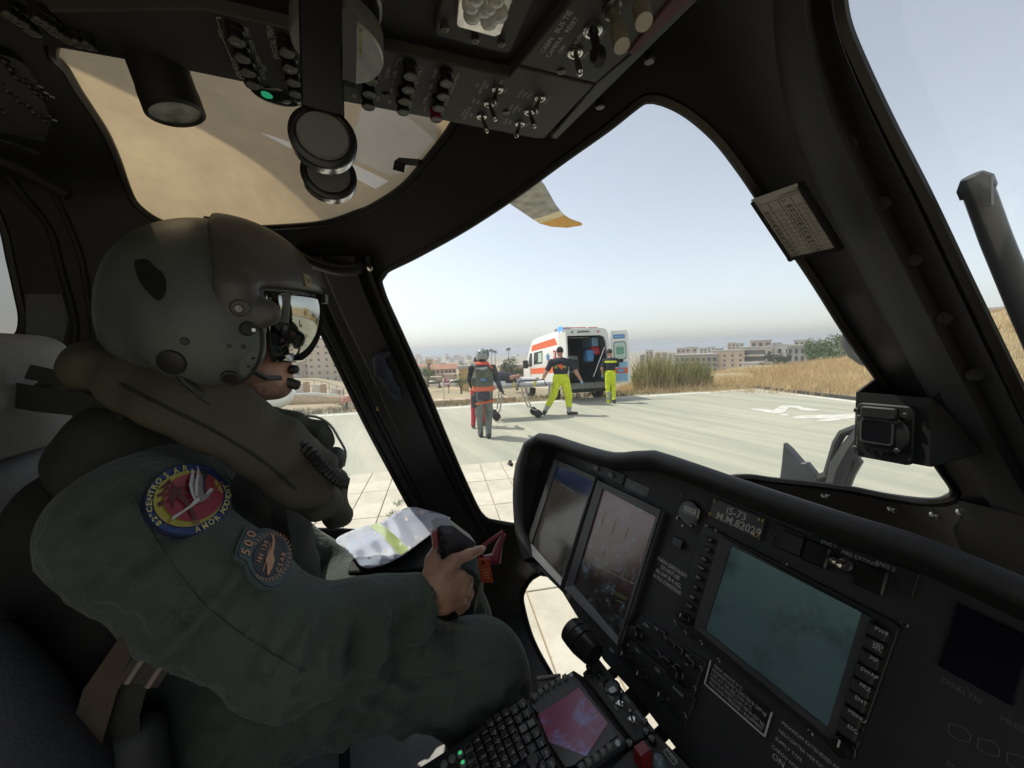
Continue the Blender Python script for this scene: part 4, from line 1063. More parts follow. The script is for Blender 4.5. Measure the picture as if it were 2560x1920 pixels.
# ------------------------------------------------------------------ parked light helicopter behind the pilot's chin
lo = G(745, 1034); c = Vector((lo.x, lo.y, 0)).normalized(); rr = Vector((c.y, -c.x, 0))
LH = Matrix(((rr.x, c.x, 0, lo.x), (rr.y, c.y, 0, lo.y), (0, 0, 1, 0), (0, 0, 0, 1)))
lh = thing('light_helicopter', 'small white light helicopter with a reddish tail parked behind the wall line', 'helicopter', lo)
b = Body(.03, .06); b.ell((-.75, 0, .62), (.75, .5, .42)); b.build('cabin', M_VAN, lh, LH)
b = Body(.03, .05); b.cap((-.3, 0, .5), (1.25, 0, .33), .2, .12); b.build('tail_boom', mat('tan paint', (.55, .40, .25), rough=.4), lh, LH)
MB().tube([(-.4, -.05, .62), (.5, -.08, .60), (1.0, -.1, .52), (1.5, -.05, .42)], [.05, .05, .04, .02], 8, LH, sx=.5).build('rotor_blade', M_VAN, lh)
MB().prism([(1.2, .2), (1.75, .26), (1.95, .42), (1.5, .46), (1.3, .4)], -.2, .2, LH @ Matrix.Rotation(pi / 2, 4, 'X'), ch=.03).build('tail_fin', mat('pale red paint', (.6, .28, .22), rough=.4), lh)
MB().tube([(1.3, 0, .36), (1.38, 0, 1.0)], .018, 6, LH).build('mast', M_VAN, lh)
for x in (1.45, 1.85): MB().tube([(x, -.18, 0), (x, 0, .3), (x, .18, 0)], .03, 6, LH).build('stand', M_BOOT, lh)
for y in (-.35, .35): MB().tube([(-1.4, y, .06), (.2, y, .05)], .035, 6, LH).build('skid', M_GREYM, lh)
# road railing further back
rg = thing('railing', 'grey street railing in front of the tan apartment block', 'railing', polar(800, 40))
for i in range(14):
    p = polar(660 + 18 * i, 40); MB().tube([p, p + Vector((0, 0, 1.0))], .04, 6).build('post', M_GREYM, rg)
for z in (.5, 1.0): MB().tube([polar(660 + 18 * i, 40, z) for i in range(14)], .045, 6).build('rail', W_[1], rg)
# ================================================================== helicopter: shell, windows, posts
M_BLACK = mat('interior black plastic', (.013, .0135, .0135), rough=.5, var=.15, vscale=9, bump=.12, bscale=900)
M_TRIM = mat('interior trim textile', (.019, .019, .0185), rough=.75, var=.2, vscale=14, bump=.2, bscale=500)
M_SEAL = mat('window seal rubber', (.010, .010, .010), rough=.45, var=.2)
M_WHITE = mat('white lettering', (.62, .62, .58), rough=.6, var=.06)
M_SCREW = mat('dark screw metal', (.16, .155, .14), rough=.35, metal=.9, var=.25, vscale=300)
M_STEEL = mat('bare steel', (.55, .55, .53), rough=.25, metal=1, var=.1, vscale=120)
M_GLASS = thin_glass('windshield glass', (.95, .97, .96), .045, dirt=.05, dirt_col=(.85, .86, .85), scale=2.2, film=.014)
M_DOORGLASS = thin_glass('door window glass', (.93, .95, .93), .045, dirt=.12, dirt_col=(.85, .85, .82), scale=3.0, film=.05)

M_CABGLASS = thin_glass('smoked cabin glass', (.22, .215, .2), .05, dirt=.05)
heli = thing('helicopter', 'helicopter cockpit with black interior, tinted roof window and instrument panel', 'helicopter', (-.35, -.2, 0))

def plane3(a, b, c, inside):
    a, b, c = Vector(a), Vector(b), Vector(c); n = (b - a).cross(c - a).normalized()
    if n.dot(Vector(inside) - a) > 0: n = -n
    return a, n
_in = (-.35, 0, 1.6)
SHELL = [plane3((-.35, .5, 2.28), (-.35, 1.1, 1.51), (-1.22, .30, 1.68), _in),
         plane3((-.35, .5, 2.28), (-.35, 1.1, 1.51), (.52, .30, 1.68), _in),
         (Vector((-1.36, 0, 1.6)), Vector((-1, 0, .15)).normalized()), (Vector((.66, 0, 1.6)), Vector((1, 0, .15)).normalized()),
         (Vector((0, 0, 2.33)), Vector((0, 0, 1))), (Vector((0, 0, .62)), Vector((0, 0, -1))),
         (Vector((0, -1.0, 1.6)), Vector((0, -1, .05)).normalized()), (Vector((0, 1.5, 1.3)), Vector((0, 1, -.25)).normalized())]
def shell_t(d, k=11.0):
    s = 0
    for p0, n in SHELL:
        q = d.dot(n)
        if q > 1e-9: s += (q / (p0 - CAM).dot(n)) ** k
    return s ** (-1 / k)
def shell_pt(d, lift=0.0):
    """point of the cockpit's inner skin in direction d from the eye, lifted inwards by lift"""
    d = d.normalized(); return CAM + d * (shell_t(d) - lift)
def shell_px(x, y, lift=0.0): return shell_pt(ray(x, y), lift)
def stereo(d):
    d = d.normalized(); k = 2 / (1 + d.dot(AX)); return Vector((d.dot(RX) * k, d.dot(UX) * k))
def unstereo(p):
    r = p.length
    if r < 1e-9: return AX.copy()
    th = 2 * math.atan(r / 2); return AX * cos(th) + (RX * p.x + UX * p.y) * (sin(th) / r)

W_ROOF = [(130, 134), (163, 175), (195, 228), (228, 277), (264, 334), (293, 399), (321, 476), (346, 517), (407, 557), (490, 569), (570, 571), (692, 568), (814, 557), (900, 529), (927, 519), (1006, 468), (1070, 396), (1130, 316), (1160, 240), (1130, 170), (1000, 110), (800, 70), (500, 40), (280, 40), (160, 80)]
W_FRONT = [(951, 698), (967, 676), (1039, 640), (1160, 572), (1290, 486), (1410, 397), (1520, 318), (1590, 262), (1619, 246), (1660, 252), (1720, 282), (1790, 342), (1850, 418), (1900, 492), (1960, 585), (2037, 700), (2118, 829), (2195, 940), (2270, 1050), (2348, 1165), (2390, 1226), (2386, 1242), (2360, 1251), (2314, 1253), (2219, 1241), (2123, 1222), (2027, 1210), (1931, 1200), (1845, 1192), (1700, 1215), (1560, 1260), (1420, 1300), (1310, 1312), (1251, 1306), (1224, 1301), (1200, 1281), (1165, 1210), (1126, 1120), (1065, 973), (1007, 843), (960, 738)]
W_DOOR = [(742, 700), (797, 815), (844, 914), (912, 1056), (988, 1200), (1018, 1256), (1042, 1300), (1040, 1322), (1010, 1332), (899, 1328), (836, 1325), (700, 1325), (520, 1330), (400, 1310), (350, 1240), (335, 1080), (335, 900), (360, 760), (420, 670), (520, 640), (640, 640), (710, 662)]
W_CHIN = [(1347, 1437), (1322, 1456), (1307, 1488), (1310, 1520), (1330, 1591), (1363, 1658), (1420, 1745), (1520, 1850), (1640, 1940), (1780, 1990), (1900, 1960), (1890, 1850), (1780, 1700), (1640, 1560), (1500, 1460), (1400, 1425)]
W_AFT = [(-160, 420), (-60, 440), (4, 560), (26, 650), (46, 740), (56, 800), (40, 845), (-40, 880), (-160, 860)]
W_RIGHT = [(2090, -60), (2096, 0), (2112, 78), (2160, 191), (2229, 334), (2312, 495), (2420, 720), (2560, 1007), (2640, 1160), (2720, 1230), (2900, 1260), (3300, 1180), (3500, 700), (3300, 150), (3000, -250), (2600, -480), (2250, -420), (2120, -220)]
def pts3(L): return [Vector(p) - CAM for p in L]
D_RROOF = pts3([(-.02, -.5, 2.33), (.42, -.5, 2.33), (.45, .0, 2.33), (.3, .16, 2.33), (0.0, .22, 2.33)])
def dirs(L, step=14): return [ray(*p) for p in smooth_poly(L, step)]
def smooth_dirs(L):
    out = []
    for i in range(len(L)):
        for q in range(6): out.append(L[i].normalized().lerp(L[(i + 1) % len(L)].normalized(), q / 6))
    return out
WINS = [('roof_window', dirs(W_ROOF)), ('windshield', dirs(W_FRONT)), ('door_window', dirs(W_DOOR)), ('chin_window', dirs(W_CHIN)), ('cabin_window', dirs(W_AFT)), ('windshield', dirs(W_RIGHT)), ('roof_window', smooth_dirs(D_RROOF))]

def build_shell():
    V = []; E = []; Fc = []
    for nm, D in WINS:
        o = len(V); n = len(D)
        S2 = [stereo(d) for d in D]; V += S2
        ar = sum(S2[i].x * S2[(i + 1) % n].y - S2[(i + 1) % n].x * S2[i].y for i in range(n))
        Fc.append(list(range(o, o + n)) if ar > 0 else list(range(o + n - 1, o - 1, -1)))
    edge = list(V); TH = 119
    for i in range(1, 66):
        th = TH * i / 65; n = max(8, int(150 * sin(radians(th)))); r = 2 * tan(radians(th) / 2)
        for q in range(n):
            a = 2 * pi * (q + .5 * (i % 2)) / n; p = Vector((r * cos(a), r * sin(a)))
            if r > 2 or min((p - w).length_squared for w in edge) > (.03 * (1 + r * r / 4)) ** 2: V.append(p)
    ov, oe, of, _, _, ofo = delaunay_2d_cdt(V, E, Fc, 0, 1e-6)
    P = [unstereo(p) for p in ov]
    sh = MB(); panes = [MB() for _ in WINS]
    vi = {}; pv = [dict() for _ in WINS]
    for f, org in zip(of, ofo):
        if org:
            w = org[0]
            idx = []
            for i in f:
                if i not in pv[w]:
                    pv[w][i] = len(panes[w].v); panes[w].v.append(tuple(shell_pt(P[i], -.022)))
                idx.append(pv[w][i])
            panes[w].f.append(tuple(idx[::-1])); panes[w].m.append(0)
        else:
            idx = []
            for i in f:
                if i not in vi: vi[i] = len(sh.v); sh.v.append(tuple(shell_pt(P[i])))
                idx.append(vi[i])
            sh.f.append(tuple(idx[::-1])); sh.m.append(0)
    # unseen opening behind the viewer, widened to light the cockpit, closed by a pane
    rim = [shell_pt(unstereo(Vector((cos(2 * pi * q / 40), sin(2 * pi * q / 40))) * (2 * tan(radians(59.5))))) for q in range(40)]
    rp = MB().add(rim + [shell_pt(-AX)], [(q, (q + 1) % 40, 40) for q in range(40)])
    rp.build('door_window_pane', M_DOORGLASS, heli)
    # outer skin 45 mm further out, joined to the inner one round every opening
    n0 = len(sh.v); f0 = list(sh.f); ed = {}
    for f in f0:
        for i in range(3):
            e = (f[i], f[(i + 1) % 3]); ed[e] = ed.get(e, 0) + 1
    for p in list(sh.v):
        p = Vector(p); sh.v.append(tuple(p + (p - CAM).normalized() * .045))
    for f in f0: sh.f.append(tuple(n0 + i for i in f[::-1])); sh.m.append(0)
    for a, b in ed:
        if (b, a) not in ed: sh.f.append((b, a, n0 + a, n0 + b)); sh.m.append(0)
    so = sh.build('fuselage_shell', M_BLACK, heli, smooth=50)
    out = []
    for (nm, D), pm in zip(WINS, panes):
        out.append(pm.build(nm + '_pane', M_CABGLASS if 'cabin' in nm else M_DOORGLASS if 'door' in nm else M_GLASS, heli, smooth=60))
    # rubber seal round every window
    for nm, D in WINS:
        path = [shell_pt(d, .002) for d in D]; nr = [(CAM - p).normalized() for p in path]
        s = MB().sweep(path, [(-.007, -.02), (.007, -.02), (.007, .003), (.004, .006), (-.004, .006), (-.007, .003)], nr, closed=True)
        s.build('window_seal', M_SEAL, heli)
    return so, out
SHELL_OBJ, PANES = build_shell()

def band(name, Lp, Rp, prof, m, parent=None, step=24, n=24):
    """raised cover strip on the shell between two edges given as outlines"""
    L = [Vector(p) for p in smooth_poly(Lp, 8, False)]; R = [Vector(p) for p in smooth_poly(Rp, 8, False)]
    mb = MB(); k = len(prof)
    for i in range(n + 1):
        a = L[round(i / n * (len(L) - 1))]; b = R[round(i / n * (len(R) - 1))]
        for t, lift in prof:
            q = a.lerp(b, t); mb.v.append(tuple(shell_px(q.x, q.y, lift)))
    for i in range(n):
        for j in range(k - 1): mb.f.append((i * k + j, i * k + j + 1, (i + 1) * k + j + 1, (i + 1) * k + j)); mb.m.append(0)
    mb.f.append(tuple(range(k))); mb.f.append(tuple(n * k + j for j in range(k))[::-1]); mb.m += [0, 0]
    return mb.build(name, m, parent or heli, smooth=28)
# ================================================================== helicopter: posts, fittings, things outside the glass
def translucent(name, col, clear=.25, tint=(1, .8, .55), rough_var=.2):
    m = bpy.data.materials.new(name); m.use_nodes = True; nt = m.node_tree; nt.nodes.clear(); out = nd(nt, 'OutputMaterial')
    tc = nd(nt, 'TexCoord'); n = nd(nt, 'TexNoise'); n.inputs['Scale'].default_value = 7; n.inputs['Detail'].default_value = 9; n.inputs['Roughness'].default_value = .65
    nt.links.new(tc.outputs['Object'], n.inputs['Vector'])
    r = nd(nt, 'ValToRGB'); r.color_ramp.elements[0].position = .35; r.color_ramp.elements[1].position = .65
    r.color_ramp.elements[0].color = (*[c * (1 - rough_var) for c in col], 1); r.color_ramp.elements[1].color = (*[min(1, c * (1 + rough_var)) for c in col], 1)
    nt.links.new(n.outputs['Fac'], r.inputs['Fac'])
    t = nd(nt, 'BsdfTranslucent'); nt.links.new(r.outputs['Color'], t.inputs['Color'])
    p = nd(nt, 'BsdfTransparent'); p.inputs['Color'].default_value = (*tint, 1)
    mx = nd(nt, 'MixShader'); mx.inputs[0].default_value = clear
    nt.links.new(t.outputs[0], mx.inputs[1]); nt.links.new(p.outputs[0], mx.inputs[2]); nt.links.new(mx.outputs[0], out.inputs[0])
    MATS[name] = m
    return m
M_FILM = translucent('tan sun film', (.235, .178, .10), .10, (.54, .43, .28), .14)
M_FILM2 = translucent('worn sun film', (.25, .21, .15), .12, (.55, .48, .38), .14)
M_BEIGE = translucent('pale beige pane', (.36, .315, .245), .08, (.95, .92, .85), .08)
def build_roof_pane():  # tan pane with a lighter patch and a pale beige strip
    outl = [Vector(p) for p in smooth_poly(W_ROOF, 14)]
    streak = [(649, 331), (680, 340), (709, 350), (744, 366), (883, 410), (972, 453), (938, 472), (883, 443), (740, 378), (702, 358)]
    lighter = [(905, 262), (897, 300), (872, 352), (868, 392), (900, 405), (975, 440), (1005, 432), (1052, 388), (1090, 345), (1098, 300), (1085, 240)]
    V = list(outl); Fc = []
    for P_ in (outl, streak, lighter):
        P_ = [Vector(p) for p in P_]; o = len(V) if P_ is not outl and P_[0] != outl[0] else 0
        if o: V += P_
        n = len(P_); ar = sum(P_[i].x * P_[(i + 1) % n].y - P_[(i + 1) % n].x * P_[i].y for i in range(n))
        Fc.append(list(range(o, o + n)) if ar > 0 else list(range(o + n - 1, o - 1, -1)))
    for x in range(120, 1200, 36):
        for y in range(30, 590, 36): V.append(Vector((x + (y // 36 % 2) * 18, y)))
    ov, _, of, _, _, ofo = delaunay_2d_cdt(V, [], Fc, 0, 1e-5)
    mb = MB(); mb.v = [tuple(shell_px(p.x, p.y, -.022)) for p in ov]
    for f, og in zip(of, ofo):
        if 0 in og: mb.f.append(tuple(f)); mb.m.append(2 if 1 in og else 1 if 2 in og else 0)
    old = PANES[0]; me = mb.mesh('roof_window_pane', [M_FILM, M_FILM2, M_BEIGE], 60)
    old.data = me
build_roof_pane()
PANES[-1].data.materials[0] = M_FILM

C_L = [(1935, -120), (1932, 0), (1938, 120), (1960, 260), (2010, 400), (2085, 560), (2190, 760), (2300, 960), (2420, 1180), (2520, 1330)]
C_R = [(2080, -120), (2086, 0), (2104, 88), (2148, 200), (2214, 340), (2298, 505), (2404, 725), (2545, 1015), (2640, 1200), (2720, 1350)]
band('center_post_cover', C_L, C_R, [(0, 0), (.04, .018), (.12, .034), (.34, .046), (.5, .046), (.58, .034), (.64, .022), (.86, .018), (.95, .02), (1, .002)], M_TRIM, n=60)
for q in ((2032, 190), (2125, 360), (2208, 508), (2285, 650), (2362, 795), (2440, 935)):
    p = shell_px(*q, .024); MB().lathe([(.0095, -.004), (.0095, .002), (.007, .005), (0, .006)], along(p, CAM - p), 14).build('rivet', M_TRIM, heli)
D_L = [(726, 640), (748, 700), (800, 812), (850, 914), (918, 1056), (994, 1200), (1024, 1256), (1052, 1320)]
D_R = [(930, 640), (942, 705), (1000, 843), (1058, 973), (1119, 1120), (1158, 1210), (1194, 1287), (1222, 1330)]
band('door_post_cover', D_L, D_R, [(0, .002), (.03, .016), (.12, .018), (.16, .008), (.2, .008), (.24, .022), (.36, .024), (.38, .034), (.78, .036), (.82, .014), (.9, .016), (.93, .024), (.97, .022), (1, .002)], M_BLACK, n=50)
# coaming behind the glareshield with its rivets
M_COAM = mat('brown grey coaming', (.12, .107, .093), rough=.5, var=.12, vscale=20, bump=.1, bscale=700)
band('windshield_coaming', [(1560, 1250), (1700, 1218), (1845, 1200), (2027, 1218), (2123, 1231), (2219, 1250), (2314, 1262), (2370, 1262), (2400, 1252), (2440, 1262), (2560, 1330)], [(1560, 1300), (1700, 1280), (1845, 1300), (2027, 1360), (2123, 1400), (2219, 1440), (2314, 1480), (2370, 1500), (2400, 1520), (2440, 1540), (2560, 1600)], [(0, 0), (.02, .008), (.5, .012), (1, .012)], M_COAM, n=50)
for q in ((2063, 1240), (2230, 1273), (2337, 1288), (2405, 1282)):
    p = shell_px(*q, .013); MB().lathe([(.008, 0), (.008, .002), (.005, .004), (0, .0045)], along(p, CAM - p), 14).build('rivet', M_STEEL, heli)
band('post_foot', [(2392, 1250), (2400, 1290), (2380, 1325), (2410, 1400)], [(2560, 1290), (2580, 1340), (2600, 1400), (2640, 1470)], [(0, .004), (.06, .03), (.3, .045), (1, .05)], M_BLACK, n=20)

# grab handle, pull knob, prohibition sticker on the door post
hp = [shell_px(x, y, l) for x, y, l in ((742, 628, .0), (752, 640, .03), (790, 660, .045), (850, 676, .045), (895, 672, .035), (912, 660, .0))]
MB().tube(smooth_poly([tuple(p) for p in hp], .02, False), .014, 10, sx=.7).build('grab_handle', M_BLACK, heli)
p = shell_px(925, 671, .01); MB().lathe([(.004, 0), (.004, .006), (.007, .008), (.007, .011), (0, .012)], along(p, CAM - p), 12).build('screw', M_STEEL, heli)
p = shell_px(881, 740, .004); SM_ = along(p, CAM - p, (0, .1, 1))
stk = MB().lathe([(0, 0), (.0168, 0), (.0168, .001), (0, .001)], SM_, 28, 0); stk.lathe([(0, .001), (.0138, .001), (0, .0014)], SM_, 28, 1)
stk.box((0, 0, .002), (.003, .026, .001), SM_ @ Matrix.Rotation(.8, 4, 'Z'), 0).box((-.003, .001, .0018), (.012, .0035, .001), SM_ @ Matrix.Rotation(-.5, 4, 'Z'), 2).box((.003, -.002, .0018), (.0035, .012, .001), SM_ @ Matrix.Rotation(-.2, 4, 'Z'), 2)
stk.build('prohibition_sticker', [mat('sticker red', (.42, .06, .06)), mat('sticker white', (.5, .48, .46)), M_BLACK], heli)

# bracket clip on the brow
bp_ = [shell_px(x, y, l) for x, y, l in ((1058, 408, .0), (1046, 408, .025), (1004, 404, .03), (1000, 408, .032), (996, 428, .034))]
MB().sweep(bp_, [(-.011, 0), (.011, 0), (.011, .002), (-.011, .002)], [UX] * 5).build('clip', M_BLACK, heli)

# ------------------------------------------------------------------ standby compass in its open bracket
CY = .80
fc = [at_y(*q, CY) for q in ((2140, 980), (2327, 995), (2324, 1167), (2135, 1133))]
bk = [shell_px(2196, 938, .0), shell_px(2432, 922, .012), shell_px(2486, 1122, .01), shell_px(2240, 1150, .0)]
cb = MB()
def slab4(a, b, c, d, t=.003):
    n = (b - a).cross(d - a).normalized() * t
    cb.add([a, b, c, d, a + n, b + n, c + n, d + n], [(3, 2, 1, 0), (4, 5, 6, 7), (0, 1, 5, 4), (1, 2, 6, 5), (2, 3, 7, 6), (3, 0, 4, 7)])
slab4(fc[0], fc[1], fc[2], fc[3]); slab4(fc[1], bk[1], bk[2], fc[2]); slab4(bk[0], fc[0], fc[3], bk[3]); slab4(fc[3], fc[2], bk[2], bk[3])
cps = cb.build('compass_bracket', M_BLACK, heli, smooth=0)
CW = (fc[1] - fc[0]).length; CHt = (fc[0] - fc[3]).length
CM = frame(fc[3], fc[2] - fc[3], fc[0] - fc[3])
if CM.col[2].to_3d().y > 0: CM = CM @ Matrix.Scale(-1, 4, (0, 0, 1))
def cpx(x, y):
    v = CM.inverted() @ at_y(x, y, CY); return v.x, v.y
def zc7(x, y): return cpx(1500 + x * .4792, 700 + y * .4792)
a0 = zc7(1345, 915); a1 = zc7(1655, 660)
cx_, cy_ = (a0[0] + a1[0]) / 2, (a0[1] + a1[1]) / 2; cw, ch_ = abs(a1[0] - a0[0]), abs(a1[1] - a0[1])
fp = MB(); fp.rbox((cx_, cy_, .004), (cw, ch_, .008), r=.008, ch=.002, M=CM); fp.lathe([(cw * .47, .008), (cw * .47, .013), (cw * .42, .015), (0, .015)], CM @ Matrix.Translation((cx_, cy_, 0)), 40)
cf = fp.build('compass_face', M_BLACK, cps)
q0 = zc7(1470, 783)
MB().prism(rrect(q0[0], q0[1], cw * .60, ch_ * .46, .006), .0145, .018, CM, ch=.001).build('window_rim', mat('compass rim', (.06, .06, .06), rough=.4), cps)
MB().prism(rrect(q0[0], q0[1], cw * .52, ch_ * .37, .004), .018, .0185, CM).build('compass_glass', mat('dark compass glass', (.01, .01, .012), rough=.08), cps)
fl = zc7(1485, 687); MB().rbox((fl[0], fl[1], .018), (cw * .64, ch_ * .2, .008), r=.004, ch=.002, M=CM).build('compass_flap', M_BLACK, cps)
for q in ((1365, 675), (1618, 702), (1378, 712), (1575, 885), (1357, 870), (1575, 735)):
    u = zc7(*q); MB().lathe([(.0042, .012), (.0042, .0165), (.003, .018), (0, .018)], CM @ Matrix.Translation((u[0], u[1], 0)), 12).build('screw', M_SCREW, cps)
for q in ((1443, 890), (1492, 897)):
    u = zc7(*q); MB().lathe([(.0025, .014), (.0025, .0165), (0, .0165)], CM @ Matrix.Translation((u[0], u[1], 0)), 8).build('adjuster', M_SEAL, cps)

# ------------------------------------------------------------------ compass correction card clipped to the post
ct = [shell_px(*q, .075) for q in ((1876, 499), (1993, 457), (2086, 616), (1973, 645))]
KX = (ct[1] - ct[0]); KY = (ct[0] - ct[3]); kw_, kh_ = KX.length, KY.length
KM = Matrix(((KX.x / kw_, KY.x / kh_, 0, ct[3].x), (KX.y / kw_, KY.y / kh_, 0, ct[3].y), (KX.z / kw_, KY.z / kh_, 0, ct[3].z), (0, 0, 0, 1)))
nz = KX.cross(KY).normalized(); 
for i in range(3): KM[i][2] = nz[i]
card = thing('compass_card', 'white compass deviation card in a black clip on the windshield post', 'card', ct[3])
MB().box((kw_ * .53, kh_ * .46, -.004), (kw_ * 1.08, kh_ * 1.02, .006), KM).box((kw_ * .02, kh_ * .46, .001), (.004, kh_ * 1.0, .006), KM).box((kw_ * 1.02, kh_ * .46, .001), (.004, kh_ * 1.0, .006), KM).box((kw_ * .5, -.001, .001), (kw_ * 1.05, .004, .006), KM).build('holder', M_BLACK, card, smooth=0)
MB().box((kw_ * .5, kh_ * .5, .0), (kw_ * .98, kh_ * .99, .0012), KM).build('paper', mat('card paper', (.50, .50, .48), rough=.7, var=.06, vscale=60), card, smooth=0)
kt = MB(); r0 = kh_ * .80; dr = kh_ * .071
A1 = ['N', '15', '30', '45', '60', '75', '90', '105', '120', '135', '150']; A2 = ['180', '195', '210', '225', '240', '255', '270', '285', '300', '315', '330']
for i in range(11):
    y = r0 - dr * (i + 1)
    write(kt, A1[i], KM, kw_ * .15, y, dr * .62, 0, 'c', lift=.0012, bold=True); write(kt, A2[i], KM, kw_ * .62, y, dr * .62, 0, 'c', lift=.0012, bold=True)
    kt.box((kw_ * .5, y - dr * .2, .0010), (kw_ * .92, .0003, .0003), KM)
    for xx in (.4, .86):
        kt.box((kw_ * (xx - .04), y + dr * .25, .0010), (kw_ * .08, .0005, .0003), KM @ Matrix.Translation((0, 0, 0)), 1); kt.box((0, 0, .001), (kw_ * .1, .0005, .0003), KM @ Matrix.Translation((kw_ * xx, y + dr * .2, 0)) @ Matrix.Rotation(.9 + .2 * i % 3, 4, 'Z'), 1)
for x in (.04, .28, .5, .75, .96): kt.box((kw_ * x, kh_ * .44, .0010), (.0004, kh_ * .86, .0003), KM)
write(kt, 'COMPASS', KM, kw_ * .55, kh_ * .90, dr * .5, 0, 'l', lift=.0012); write(kt, 'BY', KM, kw_ * .55, kh_ * .82, dr * .45, 0, 'l', lift=.0012)
kt.box((kw_ * .5, kh_ * .88, .0010), (kw_ * .92, .0004, .0003), KM)
kt.build('printing', [mat('print ink', (.02, .02, .02)), mat('pencil', (.22, .22, .22))], card, smooth=0)

# ------------------------------------------------------------------ navy glasses pouch and cord hanging on the door post
pp = lambda x, y, l=.05: np.array(shell_px(x, y, l))
vd = np.array(AX)
b = Body(.004, .012)
b.chain([pp(948, 900), pp(962, 935), pp(985, 975), pp(1000, 1000)], [.019, .021, .017, .012], sq=(vd, .5)).cap(pp(948, 896, .058), pp(945, 930, .06), .016, .013, sq=(vd, .4))
b.cap(pp(955, 890, .055), pp(968, 884, .055), .011, .009)
pouch = tag(b.build('glasses_pouch', mat('navy pouch cloth', (.02, .024, .045), rough=.7, var=.25, vscale=40, bump=.3, bscale=120)), 'navy cloth glasses pouch hanging on the door post', 'pouch')
cd = [shell_px(x, y, .055) for x, y in ((948, 905), (930, 930), (924, 965), (930, 1000), (940, 1024), (946, 1018), (946, 985), (942, 950))]
MB().tube(smooth_poly([tuple(p) for p in cd], .01, False), .0013, 6).build('cord', M_TRIM, pouch)
p = shell_px(944, 1022, .055); MB().lathe([(.0, -.008), (.004, -.006), (.004, .006), (0, .008)], along(p, UX), 10).build('bead', mat('brass bead', (.4, .28, .14), rough=.4, metal=.8), pouch)

# ------------------------------------------------------------------ outside the glass: wipers, cutter, mirror, rotor blade
M_ARM = mat('black wiper arm', (.03, .032, .03), rough=.45)
wa = [shell_px(x, y, -.05) for x, y in ((2442, 468), (2490, 600), (2560, 770), (2660, 1000), (2740, 1170), (2790, 1262))]
dp = (wa[0] - CAM).dot(AX)
wo = MB().tube(wa, [27 / FPX * (p - CAM).dot(AX) for p in wa], 12).build('wiper_arm', M_ARM, heli)
e0 = shell_px(2436, 455, -.05); MB().tube([shell_px(2446, 480, -.05), shell_px(2437, 458, -.05), shell_px(2428, 440, -.05)], [33 / FPX * dp, 33 / FPX * dp, 20 / FPX * dp], 8).build('arm_cap', M_ARM, wo, smooth=20)
MB().box((0, 0, 0), (.006, .006, .03), along(shell_px(2470, 478, -.04), UX)).build('cap_lug', M_ARM, wo)
Yo = 1.42
zz = lambda L: [at_y(1500 + x * .4792, 700 + y * .4792, Yo) for x, y in L]
fin = zz([(965, 850), (1000, 880), (1030, 915), (1060, 950), (1085, 952), (1140, 1020), (1150, 1080), (940, 1075), (955, 960)])
MB().prism([(p.x, p.z) for p in fin], -.012, .012, Matrix.Translation((0, Yo, 0)) @ Matrix.Rotation(pi / 2, 4, 'X'), ch=.004).build('wire_cutter', mat('dark grey fin', (.05, .052, .058), rough=.4), heli)
def rod(L, r, nm): return MB().tube(zz(L), r, 10).build(nm, M_ARM, heli)
rod([(1165, 1080), (1190, 1000), (1235, 850), (1265, 800), (1330, 775), (1420, 745)], .012, 'wiper_link')
rod([(1150, 1035), (1195, 1020)], .016, 'link_joint')
w2 = rod([(1230, 1090), (1265, 980), (1310, 890), (1390, 760)], [.03, .034, .028, .02], 'wiper_arm')
rod([(1260, 1080), (1290, 1000), (1330, 930)], .022, 'wiper_spring')
mp_ = [at_y(x, y, 2.3) for x, y in ((2190, 905), (2160, 900), (2136, 884), (2122, 862), (2120, 845), (2126, 828), (2140, 818), (2165, 812), (2190, 815), (2210, 830), (2218, 860), (2210, 890))]
mr = MB().tube(mp_ + mp_[:1], .028, 10).build('mirror_rim', M_ARM, heli)
ZB = 3.35
zb = lambda L: [G(1250 + x * .12054, 420 + y * .12054, ZB) for x, y in L]
low = zb([(230, 760), (600, 1010), (690, 1070), (820, 1150)]); up = zb([(920, 400), (1170, 830), (1230, 900), (1300, 1000)])
tipv = zb([(820, 1150), (1050, 1215), (1390, 1240), (1700, 1190), (1450, 1100), (1300, 1000)])
hub = Vector((-.35, -3.4, ZB)); dl = ((low[0] - low[2]).normalized() + (up[0] - up[1]).normalized()).normalized() * 5.5
P2 = lambda L: [(p.x, p.y) for p in L]
M_BLADE = mat('grey rotor blade', (.25, .25, .235), rough=.6, var=.3, vscale=9, detail=10)
rb = MB().prism(P2([low[0] + dl, low[0], low[1], low[2], up[2], up[1], up[0], up[0] + dl]), ZB, ZB + .035, ch=.008).build('rotor_blade', M_BLADE, heli)
MB().prism(P2([low[2], low[3], up[3], up[2]]), ZB, ZB + .033).build('cream_band', mat('cream paint', (.62, .54, .36), rough=.6), rb)
MB().prism(P2(tipv), ZB - .001, ZB + .03).build('yellow_tip', mat('ochre yellow paint', (.55, .30, .05), rough=.6), rb)
